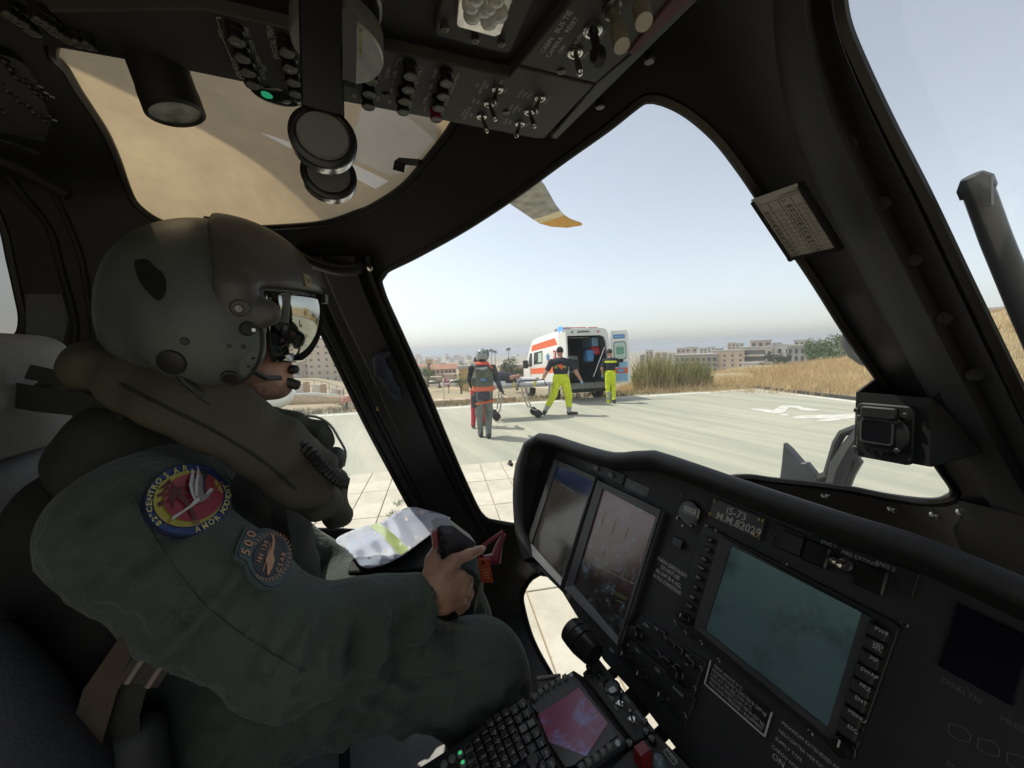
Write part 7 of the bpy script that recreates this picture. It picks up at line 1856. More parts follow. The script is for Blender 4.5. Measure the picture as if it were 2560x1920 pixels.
st_b.cap(ax(960, 1528, -.718), ax(1030, 1514, -.718), .062, .056, 0, .02)
st_b.cap((PX0 - .10, -.30, 1.645), (-1.105, -.295, 1.60), .065, .085, 0, .05).chain([(-1.105, -.295, 1.60), (-1.17, -.20, 1.36), (-1.19, .0, 1.18)], [.09, .08, .06], 0, .05)
KR = V3(-.722, .215, 1.168)
st_b.chain([(-.825, -.28, 1.17), (-.772, -.03, 1.245), KR], [.12, .098, .092], 0, .06).chain([KR, (-.728, .235, 1.10), (-.735, .275, .80), (-.74, .30, .66)], [.092, .088, .068, .062], 0, .05)
st_b.ell(KR + V3(0, .012, .0), (.085, .085, .09), 0, .05)
KLf = V3(-1.10, .26, 1.175)
st_b.chain([(-1.02, -.28, 1.13), (-1.07, -.02, 1.165), KLf], [.115, .105, .09], 0, .06).chain([KLf, (-1.11, .30, 1.0), (-1.12, .34, .68)], [.09, .078, .062], 0, .05)
st_b.ell(ax(1040, 1512, -.718) + V3(0, .01, 0), (.040, .05, .043), 0, .004, sub=True)
suit = st_b.build('flight_suit', M_SUIT, pilot, relax=2)
# cloth folds raised on the side of arm and thigh that faces the pedestal
_vn = np.empty(len(suit.data.vertices) * 3); suit.data.vertices.foreach_get('co', _vn); _P = _vn.reshape(-1, 3)
_nn = np.array([v.normal[:] for v in suit.data.vertices])
_w = np.clip(_nn[:, 0] * 1.9 - .85, 0, 1)
_P = _P - _nn * (folds(_P) * _w * 1.9)[:, None]
suit.data.vertices.foreach_set('co', _P.ravel()); suit.data.update()
SV = [v.co.copy() for v in suit.data.vertices]; SUITB = BVHTree.FromPolygons(SV, [tuple(p.vertices) for p in suit.data.polygons])
bt = Body(.01, .03); bt.cap((-.745, .30, .66), (-.75, .42, .64), .06, .045).cap((-1.12, .34, .66), (-1.13, .46, .64), .06, .045); bt.build('boots', M_BOOT, pilot)
# seams and the knee pocket zip
def on_suit(x, y, lift=.001):
    h = SUITB.ray_cast(CAM, ray(x, y).normalized())
    return (h[0] + h[1] * lift) if h[0] is not None else None
def seam(L, r=.0012, m=None, nm='seam', lift=.0008):
    P_ = [on_suit(*q, lift) for q in smooth_poly(L, 10, False)]; P_ = [p for p in P_ if p is not None]
    if len(P_) > 2: MB().tube(P_, r, 5).build(nm, m or M_SUIT, suit)
seam([(330, 1240), (420, 1400), (520, 1520), (640, 1610), (760, 1680)]); seam([(560, 1190), (620, 1240), (640, 1310)])
seam([(1130, 1530), (1128, 1600), (1135, 1660), (1145, 1710)], .0016); seam([(1050, 1700), (1150, 1680), (1240, 1650)])
# ---- shoulder pocket flap under the second patch
# ---- patches wrapped on the sleeve
def zp(x, y): return (320 + x * .2351, 1130 + y * .2351)
class Wrap:
    """smooth quadratic sheet fitted to the sleeve below a set of points"""
    def __init__(s, px):
        H = [SUITB.ray_cast(CAM, ray(*q).normalized()) for q in px]; H = [h for h in H if h[0] is not None]
        c = sum((h[0] for h in H), Vector()) / len(H); n = sum((h[1] for h in H), Vector()).normalized()
        if n.dot(CAM - c) < 0: n = -n
        s.F = along(c, n, RX); s.I = s.F.inverted()
        Q = [s.I @ h[0] for h in H]; A = np.array([[1, q.x, q.y, q.x ** 2, q.x * q.y, q.y ** 2] for q in Q]); s.k = np.linalg.lstsq(A, np.array([q.z for q in Q]), rcond=None)[0]
        s.k[3:] *= .7
        s.up = max(0, np.percentile(np.array([q.z for q in Q]) - A @ s.k, 98))
    def __call__(s, x, y, lift):
        p = Vector((0, 0, 0)); o = s.I @ CAM; d = (s.I.to_3x3() @ ray(x, y)); z = 0.0
        for _ in range(6):
            t = (z - o.z) / d.z; q = o + d * t; z = float(s.k @ np.array([1, q.x, q.y, q.x ** 2, q.x * q.y, q.y ** 2])) + s.up
        return s.F @ Vector((q.x, q.y, z + lift))
def sheet_on(wr, poly, l0, l1, mb, mi=0, top_only=False):
    poly = list(poly); n = len(poly)
    ar = sum(poly[i][0] * poly[(i + 1) % n][1] - poly[(i + 1) % n][0] * poly[i][1] for i in range(n))
    if ar > 0: poly = poly[::-1]
    top = [wr(*q, l1) for q in poly]; o = len(mb.v)
    mb.v += [tuple(p) for p in top]
    for t in tessellate_polygon([[Vector((*q, 0)) for q in poly]]): mb.f.append(tuple(o + i for i in t)); mb.m.append(mi)
    if not top_only:
        bot = [wr(*q, l0) for q in poly]; mb.v += [tuple(p) for p in bot]
        for i in range(n): j = (i + 1) % n; mb.f.append((o + i, o + n + i, o + n + j, o + j)); mb.m.append(mi)
def ellipse(cx, cy, a, b_, ang, n=64): return [zp(cx + a * cos(t) * cos(ang) - b_ * sin(t) * sin(ang), cy + a * cos(t) * sin(ang) + b_ * sin(t) * cos(ang)) for t in np.linspace(0, 2 * pi, n, endpoint=False)]
def wtext(wr, mb, ch, x, y, size, rot, lift, mi, bold=True):
    vs, fs, w = glyphs(ch, bold); cx = (min(v[0] for v in vs) + max(v[0] for v in vs)) / 2; cyy = (min(v[1] for v in vs) + max(v[1] for v in vs)) / 2
    o = len(mb.v); c, s = cos(rot), sin(rot)
    for v in vs:
        u, t = (v[0] - cx) * size, (v[1] - cyy) * size
        mb.v.append(tuple(wr(*zp(x + u * c + t * s, y + u * s - t * c), lift)))
    for f in fs: mb.f.append(tuple(o + i for i in f)); mb.m.append(mi)
W1 = Wrap([zp(622 + r * 430 * cos(t), 520 + r * 350 * sin(t)) for r in (.15, .4, .65, .9) for t in np.linspace(0, 6.28, 14)])
pm = [mat('patch navy rim', (.012, .016, .05), rough=.6), mat('patch blue', (.025, .05, .17), rough=.55), mat('patch yellow', (.36, .31, .04), rough=.55), mat('patch red', (.27, .022, .032), rough=.55), mat('patch maroon', (.085, .015, .015), rough=.6), mat('patch white', (.50, .50, .48), rough=.5), mat('patch grey', (.22, .20, .19), rough=.6), mat('patch brown', (.22, .10, .03), rough=.6), mat('patch letter yellow', (.55, .50, .12), rough=.5), mat('patch dark feather', (.02, .028, .035), rough=.7)]
P1 = MB(); A_ = radians(-14)
sheet_on(W1, ellipse(622, 520, 474, 384, A_), -.004, .0025, P1, 0); sheet_on(W1, ellipse(622, 518, 458, 368, A_), 0, .0030, P1, 1, True)
sheet_on(W1, ellipse(622, 512, 375, 295, A_), 0, .0034, P1, 2, True); sheet_on(W1, ellipse(678, 492, 325, 252, A_), 0, .0037, P1, 3, True)
for pg, mi, lf in (([(520, 470), (560, 480), (620, 540), (680, 650), (715, 740), (665, 740), (640, 660), (590, 560), (510, 500)], 4, .0040), 
                   ([(665, 745), (738, 735), (742, 775), (680, 790)], 7, .0040), ([(430, 300), (440, 340), (380, 390), (290, 420), (340, 380)], 4, .0037), ([(380, 420), (290, 470), (300, 500), (370, 470)], 4, .0037), ([(370, 520), (290, 560), (320, 600), (372, 560)], 4, .0037),
                   ([(355, 805), (425, 745), (432, 752), (368, 808)], 7, .0044), ([(870, 425), (960, 345), (985, 318), (1000, 340), (965, 362), (882, 436)], 7, .0044), ([(760, 180), (830, 205), (842, 250), (812, 300), (802, 470), (776, 400), (790, 320), (760, 240)], 9, .0042), ([(745, 240), (772, 260), (785, 480), (750, 525), (715, 530), (722, 400), (738, 330)], 6, .0044), ([(640, 300), (690, 300), (700, 500), (660, 430)], 6, .0043),
                   ([(655, 190), (675, 215), (680, 280), (660, 350), (668, 430), (690, 500), (715, 520), (690, 545), (650, 470), (625, 370), (640, 290)], 5, .0050), ([(715, 155), (735, 200), (738, 280), (725, 350), (720, 430), (715, 500), (690, 480), (685, 400), (692, 320), (712, 250)], 5, .0050), ([(690, 520), (730, 505), (740, 540), (690, 580), (600, 640), (500, 710), (450, 745), (430, 735), (455, 705), (560, 640), (640, 580)], 5, .0052), ([(735, 510), (790, 470), (860, 430), (880, 436), (830, 505), (770, 550), (735, 560)], 6, .0050), ([(795, 468), (850, 405), (882, 412), (872, 436), (820, 470)], 5, .0054)):
    sheet_on(W1, [zp(*q) for q in pg], 0, lf, P1, mi, True)
def frond(cx_, cy_, a, L_, w_, mi, lf):
    P_ = []; N_ = 7
    for sgn in (1, -1):
        rng = range(N_ + 1) if sgn > 0 else range(N_, -1, -1)
        for k_ in rng:
            for tt_, ww_ in (((k_) / N_, 1.0), ((k_ + .35) / N_, .35)) if sgn > 0 else (((k_ + .35) / N_, .35), ((k_) / N_, 1.0)):
                t_ = min(1, tt_); bend = .9 * t_ * t_
                hw = w_ * ww_ * sin(pi * min(1, t_ * .9 + .08)); aa = a + bend * (1 if cos(a) < 0 else -1) * -.5
                P_.append((cx_ + L_ * t_ * cos(aa) - sgn * hw * sin(aa), cy_ + L_ * t_ * sin(aa) + sgn * hw * cos(aa)))
    sheet_on(W1, [zp(*q) for q in P_], 0, lf, P1, mi, True)
for a_, l_ in ((-2.9, 150), (-2.35, 170), (-1.75, 175), (-1.1, 165), (-.45, 130), (2.75, 150), (2.2, 170)): frond(505, 468, a_, l_, 26, 4, .0041)
cxp, cyp = 622, 520
for ch, x, y in (('8', 305, 775), ('2', 260, 728), ('\u00b0', 217, 695), ('C', 207, 630), ('E', 202, 565), ('N', 212, 502), ('T', 230, 442), ('R', 262, 385), ('O', 307, 327), ('S', 385, 262), ('.', 438, 252), ('A', 490, 214), ('.', 545, 212), ('R', 592, 186), ('.', 645, 190)):
    wtext(W1, P1, ch, x, y, 14 if ch == '.' else 64, atan2(y - cyp, x - cxp) + pi / 2, .0040, 8)
for ch, x, y in (('A', 720, 835), ('M', 800, 802), ('O', 868, 760), ('R', 928, 715), ('A', 985, 645), ('D', 1014, 600), ('D', 1034, 548), ('I', 1045, 502), ('D', 1048, 462), ('I', 1044, 420), ('T', 1030, 380)):
    wtext(W1, P1, ch, x, y, 60, atan2(y - cyp, x - cxp) - pi / 2, .0040, 8)
P1.build('unit_patch', pm, pilot, smooth=0)['label'] = 'round rubber patch with a stork over a red sun, blue rim'
W2p = Wrap([zp(1440 + r * 300 * cos(t), 1140 + r * 330 * sin(t)) for r in (.15, .4, .65, .9) for t in np.linspace(0, 6.28, 14)])
P2m = [mat('patch teal grey', (.055, .085, .085), rough=.7), mat('patch black', (.012, .013, .016), rough=.6), mat('patch peach', (.52, .25, .13), rough=.55), mat('patch stitch', (.012, .02, .022), rough=.7)]
P2_ = MB()
outl = smooth_poly([(1240, 810), (1295, 808), (1345, 838), (1450, 818), (1560, 850), (1650, 930), (1710, 1040), (1735, 1150), (1735, 1230), (1700, 1300), (1685, 1370), (1640, 1435), (1540, 1478), (1430, 1450), (1330, 1370), (1260, 1265), (1230, 1185), (1150, 1135), (1130, 1070), (1165, 960), (1200, 880)], 18)
sheet_on(W2p, [zp(*q) for q in outl], -.004, .0028, P2_, 0)
ce = Vector((1440, 1140)); inn_ = [ce + (Vector(q) - ce) * .93 for q in outl]; in2 = [ce + (Vector(q) - ce) * .905 for q in outl]
sheet_on(W2p, [zp(*q) for q in inn_], 0, .0031, P2_, 3, True); sheet_on(W2p, [zp(*q) for q in in2], 0, .0034, P2_, 0, True)
sheet_on(W2p, ellipse(1492, 1125, 222, 170, radians(-68)), 0, .0037, P2_, 1, True)
for ch, x, y in (('5', 1232, 1078), ('0', 1262, 985), ('0', 1290, 888)): wtext(W2p, P2_, ch, x, y, 98, radians(-73), .0042, 2)
for i, ch in enumerate('HH 139'):
    if ch != ' ': wtext(W2p, P2_, ch, 1375 + 76 * i / 5, 1162 - 186 * i / 5, 50, radians(-70), .0042, 2)
for i, ch in enumerate('CSAR'): wtext(W2p, P2_, ch, 1580 + 58 * i / 3, 1268 - 168 * i / 3, 52, radians(-70), .0042, 2)
sheet_on(W2p, [zp(*q) for q in ((1505, 885), (1530, 900), (1546, 960), (1537, 1040), (1524, 1085), (1540, 1160), (1520, 1235), (1492, 1290), (1476, 1332), (1456, 1312), (1460, 1235), (1440, 1160), (1478, 1085), (1508, 1020), (1518, 960))], 0, .0043, P2_, 2, True)
sheet_on(W2p, [zp(*q) for q in ((1408, 1285), (1416, 1288), (1502, 985), (1494, 982))], 0, .0044, P2_, 2, True)
for i in range(30):
    t = radians(-95 + 290 * i / 29) if True else 0
    bx__ = 1492 + 255 * cos(radians(-68)) * cos(t) - 205 * sin(radians(-68)) * sin(t); by__ = 1125 + 255 * sin(radians(-68)) * cos(t) + 205 * cos(radians(-68)) * sin(t)
    if by__ < 900 and bx__ < 1400 or (bx__ < 1330 and by__ < 1150): continue
    for s_ in (-1, 1):
        r_ = t + radians(-68) + pi / 2 + s_ * .55; lx, ly = bx__ + 10 * s_ * cos(t + radians(-68)), by__ + 10 * s_ * sin(t + radians(-68))
        sheet_on(W2p, [zp(lx + 20 * cos(r_) * a + 5 * sin(r_) * b, ly + 20 * sin(r_) * a - 5 * cos(r_) * b) for a, b in ((-1, 0), (0, 1), (1, 0), (0, -1))], 0, .0042, P2_, 2, True)
P2_.build('flight_patch', P2m, pilot, smooth=0)['label'] = 'peach and black rubber patch with a helicopter and laurel'

# ---- helmet
hb_ = Body(.005, .02)
hb_.ell((PX0, -.208, 1.957), (.138, .165, .152), 0, .02).ell((PX0, -.24, 1.90), (.130, .13, .105), 0, .04)
hb_.ell((-.805, -.20, 1.895), (.038, .088, .092), 0, .03).ell((-1.035, -.20, 1.895), (.038, .088, .092), 0, .03)
hb_.cap((-.80, -.155, 1.86), (-.812, -.160, 1.835), .034, .03, 0, .02, ((1, 0, 0), .6)).cap((-1.04, -.155, 1.86), (-1.03, -.160, 1.835), .034, .03, 0, .02, ((1, 0, 0), .6))
hb_.box((PX0, -.05, 1.862), (.115, .128, .088), .03, 0, .012, sub=True).ell((PX0, -.2, 1.80), (.088, .105, .085), 0, .012, sub=True)
helm = hb_.build('helmet', M_HSHELL, pilot, relax=1)
hv = [v.co.copy() for v in helm.data.vertices]; HB = BVHTree.FromPolygons(hv, [tuple(p.vertices) for p in helm.data.polygons])
def on_helm(x, y, lift=.0):
    h = HB.ray_cast(CAM, ray(x, y).normalized())
    return (h[0] + h[1] * lift, h[1]) if h[0] is not None else (None, None)
cv = Body(.005, .012)
cv.ell((PX0, -.190, 1.962), (.148, .168, .158), 0, .01)
R0 = np.array(Matrix.Rotation(radians(18), 3, 'X'))
cv.box((PX0, -.345, 2.0), (.3, .165, .4), .005, 0, .006, sub=True, R=np.array(Matrix.Rotation(radians(8), 3, 'X')))
cv.box((PX0, -.1, 1.845), (.3, .4, .125), .005, 0, .008, sub=True, R=np.array(Matrix.Rotation(radians(4), 3, 'X')))
cv.ell((PX0, -.205, 1.955), (.139, .163, .150), 0, .003, sub=True)
cv.cap((-.782, -.150, 1.965), (-.785, -.165, 1.915), .030, .032, 0, .02, ((1, 0, 0), .45)).cap((-.786, -.11, 1.925), (-.79, -.145, 1.915), .024, .028, 0, .02, ((1, 0, 0), .4))
cvo = cv.build('visor_cover', M_HCOVER, helm, relax=1)
vz = MB(); NA, NE = 48, 28
for a_ in range(NA + 1):
    for e_ in range(NE + 1):
        az = radians(-84 + 168 * a_ / NA); elv = radians(-57 + 66 * e_ / NE)
        vz.v.append((PX0 + .115 * sin(az) * cos(elv), -.125 + .100 * cos(az) * cos(elv), 1.945 + .128 * sin(elv)))
for a_ in range(NA):
    for e_ in range(NE): k_ = a_ * (NE + 1) + e_; vz.f.append((k_, k_ + NE + 1, k_ + NE + 2, k_ + 1)); vz.m.append(0)
vzo = vz.build('visor', M_VISOR, helm, smooth=80)
md = vzo.modifiers.new('thickness', 'SOLIDIFY'); md.thickness = .0022; md.offset = 0
# visor rim, hinge, screws, mic boom, strap, ear cup details
def hpart(nm, mb, m, sm=35): return mb.build(nm, m, helm, smooth=sm)
def disc_on(x, y, r, hgt, m, nm, n=18, lift=0.0):
    p, nr = on_helm(x, y, lift)
    if p is None: return
    hpart(nm, MB().lathe([(r, -.004), (r, hgt * .7), (r * .8, hgt), (0, hgt)], along(p, nr), n), m)
cvv = [v.co.copy() for v in cvo.data.vertices]; CVB = BVHTree.FromPolygons(cvv, [tuple(p.vertices) for p in cvo.data.polygons])
def disc_c(x, y, r, hgt, m, nm, n=18):
    h = CVB.ray_cast(CAM, ray(x, y).normalized())
    if h[0] is None: return disc_on(x, y, r, hgt, m, nm, n)
    hpart(nm, MB().lathe([(r, -.004), (r, hgt * .7), (r * .8, hgt), (0, hgt)], along(h[0], h[1]), n), m)
disc_c(598, 770, .014, .007, M_HCOVER, 'pivot_knob'); disc_c(597, 772, .007, .010, M_SCREW, 'pivot_screw')
disc_on(642, 780, .0065, .003, M_HDARK, 'side_hole')
disc_on(618, 822, .012, .008, M_HDARK, 'snap'); disc_on(628, 826, .004, .011, M_STEEL, 'snap_stud')
for q in ((573, 865), (609, 867)): disc_on(*q, .0035, .002, M_HDARK, 'rivet')
for q in ((632, 895), (621, 915)): disc_on(*q, .003, .002, M_HDARK, 'rivet')
disc_on(462, 853, .006, .003, M_HDARK, 'rivet'); disc_on(573, 941, .012, .006, M_HDARK, 'earcup_plug'); disc_on(430, 905, .02, .006, M_HDARK, 'earcup_plug')
et = [on_helm(*q, .001)[0] for q in smooth_poly([(652, 812), (656, 850), (648, 895), (628, 932), (604, 950), (575, 958)], 8, False)]
et = [p for p in et if p is not None]
if len(et) > 3: hpart('edge_roll', MB().tube(et, .0035, 8), M_HDARK)
# dark hook pile patches on the side
def blob(px, nm, m, lift=.0015):
    mb = MB(); o = [on_helm(*q, lift)[0] for q in smooth_poly(px, 9)]
    if any(p is None for p in o): return
    c = sum(o, Vector()) / len(o); c2 = on_helm(sum(q[0] for q in px) / len(px), sum(q[1] for q in px) / len(px), lift + .0005)[0] or c
    mid_ = [on_helm(*(Vector(q) * .5 + Vector((sum(a[0] for a in px) / len(px), sum(a[1] for a in px) / len(px))) * .5), lift + .0003)[0] for q in smooth_poly(px, 9)]
    n = len(o); mb.v = [tuple(p) for p in o] + [tuple(p) for p in mid_] + [tuple(c2)]
    for i in range(n): j = (i + 1) % n; mb.f += [(i, j, n + j, n + i), (n + i, n + j, 2 * n)]; mb.m += [0, 0]
    mb.build(nm, m, helm, smooth=60)
blob([(340, 652), (372, 650), (388, 668), (412, 690), (416, 730), (402, 752), (385, 745), (355, 712), (342, 680)], 'pile_patch', mat('black pile fabric', (.010, .012, .014), rough=.95))
blob([(600, 905), (650, 862), (652, 890), (636, 930), (606, 940)], 'cheek_patch', mat('cheek plate', (.13, .14, .138), rough=.55))
# number plate on the cover
h = CVB.ray_cast(CAM, ray(768, 703).normalized())
if h[0] is not None:
    T = along(h[0], h[1], UX); tb = MB().rbox((0, 0, .001), (.020, .026, .003), r=.002, ch=.0005, M=T, mi=0); write(tb, '24', T, -.006, -.004, .010, 1, 'l', .012, lift=.0028); tb.build('number_tab', [mat('dull gold tab', (.22, .18, .10), rough=.5), M_HDARK], cvo, smooth=0)
# mounting clip on top
cl0 = at_x(545, 560, -.90); MB().tube([at_x(525, 553, -.905), at_x(535, 560, -.905), at_x(580, 562, -.905)], [.008, .006, .004], 8).box((0, 0, 0), (.016, .014, .014), along(at_x(524, 555, -.905), UX)).build('mount_clip', M_HDARK, helm)
MB().box((0, 0, 0), (.02, .018, .012), along(at_x(805, 748, -.905), AX)).build('visor_catch', M_HDARK, helm)
MB().box((0, 0, 0), (.012, .016, .05), along(at_x(712, 772, -.818), UX + RX * .1)).build('visor_arm', MATS['cheek plate'], vzo)
# boom microphone
mbm = MB(); mbm.tube([at_x(618, 920, -.835), at_x(665, 945, -.85), at_x(700, 945, -.885)], [.005, .005, .005], 8); mbm.build('mic_boom', M_HDARK, helm)
bm = Body(.003, .006); bm.box(at_x(722, 956, -.905), (.011, .022, .010), .006, R=np.array(Matrix.Rotation(radians(-25), 3, 'X'))); bm.build('microphone', M_HDARK, helm)
bm = Body(.003, .006); bm.ell(at_x(733, 924, -.905), (.012, .012, .010)); bm.build('nose_pad', M_HDARK, helm)
cs = [at_x(x, y, X) for x, y, X in ((545, 940, -.842), (585, 985, -.852), (622, 1025, -.878), (640, 1052, -.90))]
MB().tube(smooth_poly([tuple(p) for p in cs], .01, False), .014, 8, sx=.35).build('chin_strap', M_HDARK, helm)
for L_ in (((300, 640), (262, 655), (255, 690), (275, 720)),):
    MB().tube(smooth_poly([tuple(at_x(x, y, -.92)) for x, y in L_], .01, False), .004, 6).build('cable_loop', M_HDARK, helm)
cbp = [at_x(x, y, X) for x, y, X in ((430, 915, -.80), (470, 960, -.79), (520, 1000, -.80), (560, 1040, -.82))]
MB().tube(smooth_poly([tuple(p) for p in cbp], .01, False), .006, 8).build('helmet_cable', M_HDARK, helm)

# ---- life vest with its collar, breathing tube and wires
lv = Body(.006, .025)
def vw(P): return .004 * (np.abs(np.sin(40 * P[:, 1] - 26 * P[:, 2] + 3 * np.sin(9 * P[:, 1]))) - .5) + .003 * np.sin(60 * P[:, 2] + 20 * P[:, 1])
lv.warp = vw
ch1 = [ax(225, 905, -.88), ax(330, 945, -.84), ax(440, 988, -.81), ax(560, 1046, -.81), ax(680, 1118, -.815), ax(765, 1195, -.83), ax(800, 1255, -.85)]
lv.chain(ch1, [.038, .050, .058, .062, .064, .060, .042], 0, .02, ((1, .1, .55), .42))
lv.chain([ax(225, 925, -.88), V3(-.98, -.40, 1.79), V3(-1.03, -.33, 1.76)], [.038, .045, .045], 0, .02)
ch2 = [V3(-1.03, -.33, 1.76), V3(-1.045, -.22, 1.70), V3(-1.03, -.10, 1.62), V3(-1.0, -.05, 1.54), V3(-.99, -.03, 1.47)]
lv.chain(ch2, [.045, .047, .046, .044, .035], 0, .02)
vest = lv.build('life_vest', M_VEST, pilot, relax=1)
ld = Body(.007, .03); ld.ell((PX0, -.255, 1.46), (.215, .15, .185), 0, .04).ell((PX0, -.19, 1.40), (.17, .12, .14), 0, .04); ld.ell((-.86, -.35, 1.68), (.10, .085, .10), 0, .04).ell((-.97, -.35, 1.70), (.12, .08, .09), 0, .04); ld.warp = vw; ld.build('vest_panel', M_VESTD, pilot, relax=1)
lg = Body(.005, .02); lg.warp = vw
lg.chain([ax(640, 1040, -.95), ax(720, 1065, -.97), ax(785, 1090, -.97), ax(795, 1110, -.96)], [.03, .035, .034, .03], 0, .02); lg.build('collar_far_roll', mat('dark green roll', (.045, .052, .030), rough=.85, var=.2, bump=.3, bscale=120), pilot)
# seam piping along the collar
VB = BVHTree.FromPolygons([v.co.copy() for v in vest.data.vertices], [tuple(p.vertices) for p in vest.data.polygons])
pp_ = [VB.ray_cast(CAM, ray(*q).normalized()) for q in smooth_poly([(300, 960), (420, 1020), (540, 1080), (660, 1155), (740, 1225)], 12, False)]
pp_ = [h[0] + h[1] * .001 for h in pp_ if h[0] is not None]
if len(pp_) > 3: MB().tube(pp_, .0025, 6).build('piping', M_VESTD, vest)
tb_ = MB(); path = [np.array(p) for p in smooth_poly([tuple(ax(x, y, X)) for x, y, X in ((742, 1108, -.815), (775, 1130, -.80), (800, 1160, -.795), (830, 1188, -.80), (858, 1206, -.815))], .004, False)]
tb_.tube(path, [.0105 + .0028 * (i % 2) for i in range(len(path))], 10)
tb_.build('oral_tube', mat('black corrugated rubber', (.014, .015, .014), rough=.5), vest, smooth=30)
MB().lathe([(0, -.012), (.011, -.01), (.013, 0), (.011, .01), (0, .012)], along(ax(858, 1206, -.815), (0, 1, -.4)), 16).build('tube_valve', M_HDARK, vest)
bm = Body(.004, .008); bm.ell(ax(825, 1155, -.90), (.03, .03, .028)).cap(ax(800, 1150, -.885), ax(838, 1140, -.90), .012, .02); bm.build('regulator', M_HDARK, vest)
MB().tube(smooth_poly([tuple(at_x(x, y, X)) for x, y, X in ((740, 1040, -.97), (790, 1042, -.97), (825, 1062, -.96), (848, 1098, -.95), (864, 1130, -.94), (860, 1165, -.92))], .01, False), .0028, 8).build('comms_wire', mat('grey wire', (.30, .30, .29), rough=.5), vest)
MB().tube(smooth_poly([tuple(at_x(x, y, X)) for x, y, X in ((560, 1050, -.80), (520, 1010, -.79), (490, 995, -.79))], .01, False), .003, 6).build('pull_cord', M_HDARK, vest)
# mesh vest body and belt on the near flank
bl = MB()
sp_ = [at_x(x, y, X) for x, y, X in ((690, 1230, -.80), (700, 1300, -.80), (712, 1380, -.805), (715, 1420, -.81))]
MB().sweep(sp_, [(-.012, 0), (.012, 0), (.012, .003), (-.012, .003)], [(1, 0, .1)] * 4).build('vest_strap', M_VESTD, vest)
MB().lathe([(.006, -.001), (.009, 0), (.006, .002)], along(at_x(700, 1390, -.795), (1, 0, 0)), 12, caps=False).build('strap_ring', M_STEEL, vest)
mesh_v = Body(.008, .03); mesh_v.ell((-.80, -.36, 1.42), (.10, .10, .20), 0, .03).ell((-.84, -.42, 1.55), (.10, .07, .13), 0, .03); mesh_v.build('mesh_panel', mat('black mesh', (.017, .018, .014), rough=.9, bump=.8, bscale=240), pilot)

# ------------------------------------------------------------------ seat with harness
M_SEATC = mat('light grey seat cloth', (.30, .31, .32), rough=.85, var=.06, vscale=60, bump=.4, bscale=420)
M_SEATS = mat('dark grey seat shell', (.05, .05, .053), rough=.7, var=.12)
M_STRAPB = mat('brown webbing', (.065, .046, .030), rough=.8, var=.12, bump=.4, bscale=300)
seat = thing('pilot_seat', 'pilot seat with light grey headrest and dark shell behind the pilot', 'seat', (PX0, -.45, .65))
sb_ = Body(.008, .02); sb_.box((PX0, -.535, 1.80), (.165, .055, .105), .045, 0, .02)
for x_ in (-.84, -1.0): sb_.box((x_, -.48, 1.80), (.028, .05, .018), .015, 0, .01, sub=True)
sb_.build('headrest', M_SEATC, seat)
sb_ = Body(.01, .03); sb_.box((PX0, -.55, 1.42), (.21, .06, .27), .05); sb_.box((PX0, -.25, 1.0), (.23, .19, .07), .05); sb_.build('cushion', M_SEATC, seat)
ss = Body(.01, .03); ss.box((PX0, -.62, 1.35), (.25, .04, .42), .03); ss.box((-.66, -.42, 1.08), (.035, .16, .28), .03).box((-1.18, -.42, 1.08), (.035, .16, .28), .03).box((PX0, -.28, .90), (.25, .24, .06), .03); ss.build('shell', M_SEATS, seat)
ar_ = Body(.008, .03); ar_.cap(ax(-120, 1700, -.64), ax(60, 1990, -.62), .06, .07).cap(ax(-120, 1840, -.62), ax(20, 2050, -.60), .07, .08); ar_.build('side_bolster', mat('grey bolster cloth', (.055, .055, .062), rough=.85, var=.1, bump=.3, bscale=300), seat)
for L_, w_ in ((((20, 985, -.90), (110, 1000, -.88), (200, 1010, -.86), (300, 1060, -.80)), .02), (((75, 930, -.90), (150, 945, -.88), (215, 930, -.86)), .012), (((30, 1030, -.91), (70, 990, -.90), (130, 945, -.89)), .006)):
    P_ = [at_x(*q) for q in L_]; MB().sweep(P_, [(-w_, 0), (w_, 0), (w_, .004), (-w_, .004)], [(1, .1, .15)] * len(P_)).build('harness_strap', M_VESTD, seat)
for L_, w_, m in ((((395, 1560, -.655), (330, 1610, -.645), (255, 1720, -.635), (215, 1850, -.625), (205, 1960, -.62)), .017, M_STRAPB), (((390, 1590, -.655), (330, 1690, -.65), (300, 1800, -.645), (310, 1920, -.64)), .02, M_VESTD)):
    P_ = [at_x(*q) for q in L_]; MB().sweep(P_, [(-w_, 0), (w_, 0), (w_, .004), (-w_, .004)], [(1, .1, .1)] * len(P_)).build('lap_strap', m, seat)
bk_ = at_x(370, 1672, -.64); BKM = frame(bk_, (0, .5, -.35), (0, .35, .5))
MB().rbox((0, 0, 0), (.05, .04, .008), r=.004, ch=.002, M=BKM).build('buckle', M_HDARK, seat)
for x_ in (-.012, .012): MB().rbox((x_, 0, .006), (.007, .036, .006), r=.002, ch=.001, M=BKM).build('buckle_bar', mat('brown buckle bar', (.20, .17, .14), rough=.4), seat)
# sheepskin-grey side panel between the legs and the floor pan
band_f = MB().box((-.95, .02, .915), (.34, .30, .02), None).build('seat_apron', mat('pale grey apron', (.50, .49, .48), rough=.8, var=.1), seat, smooth=0)

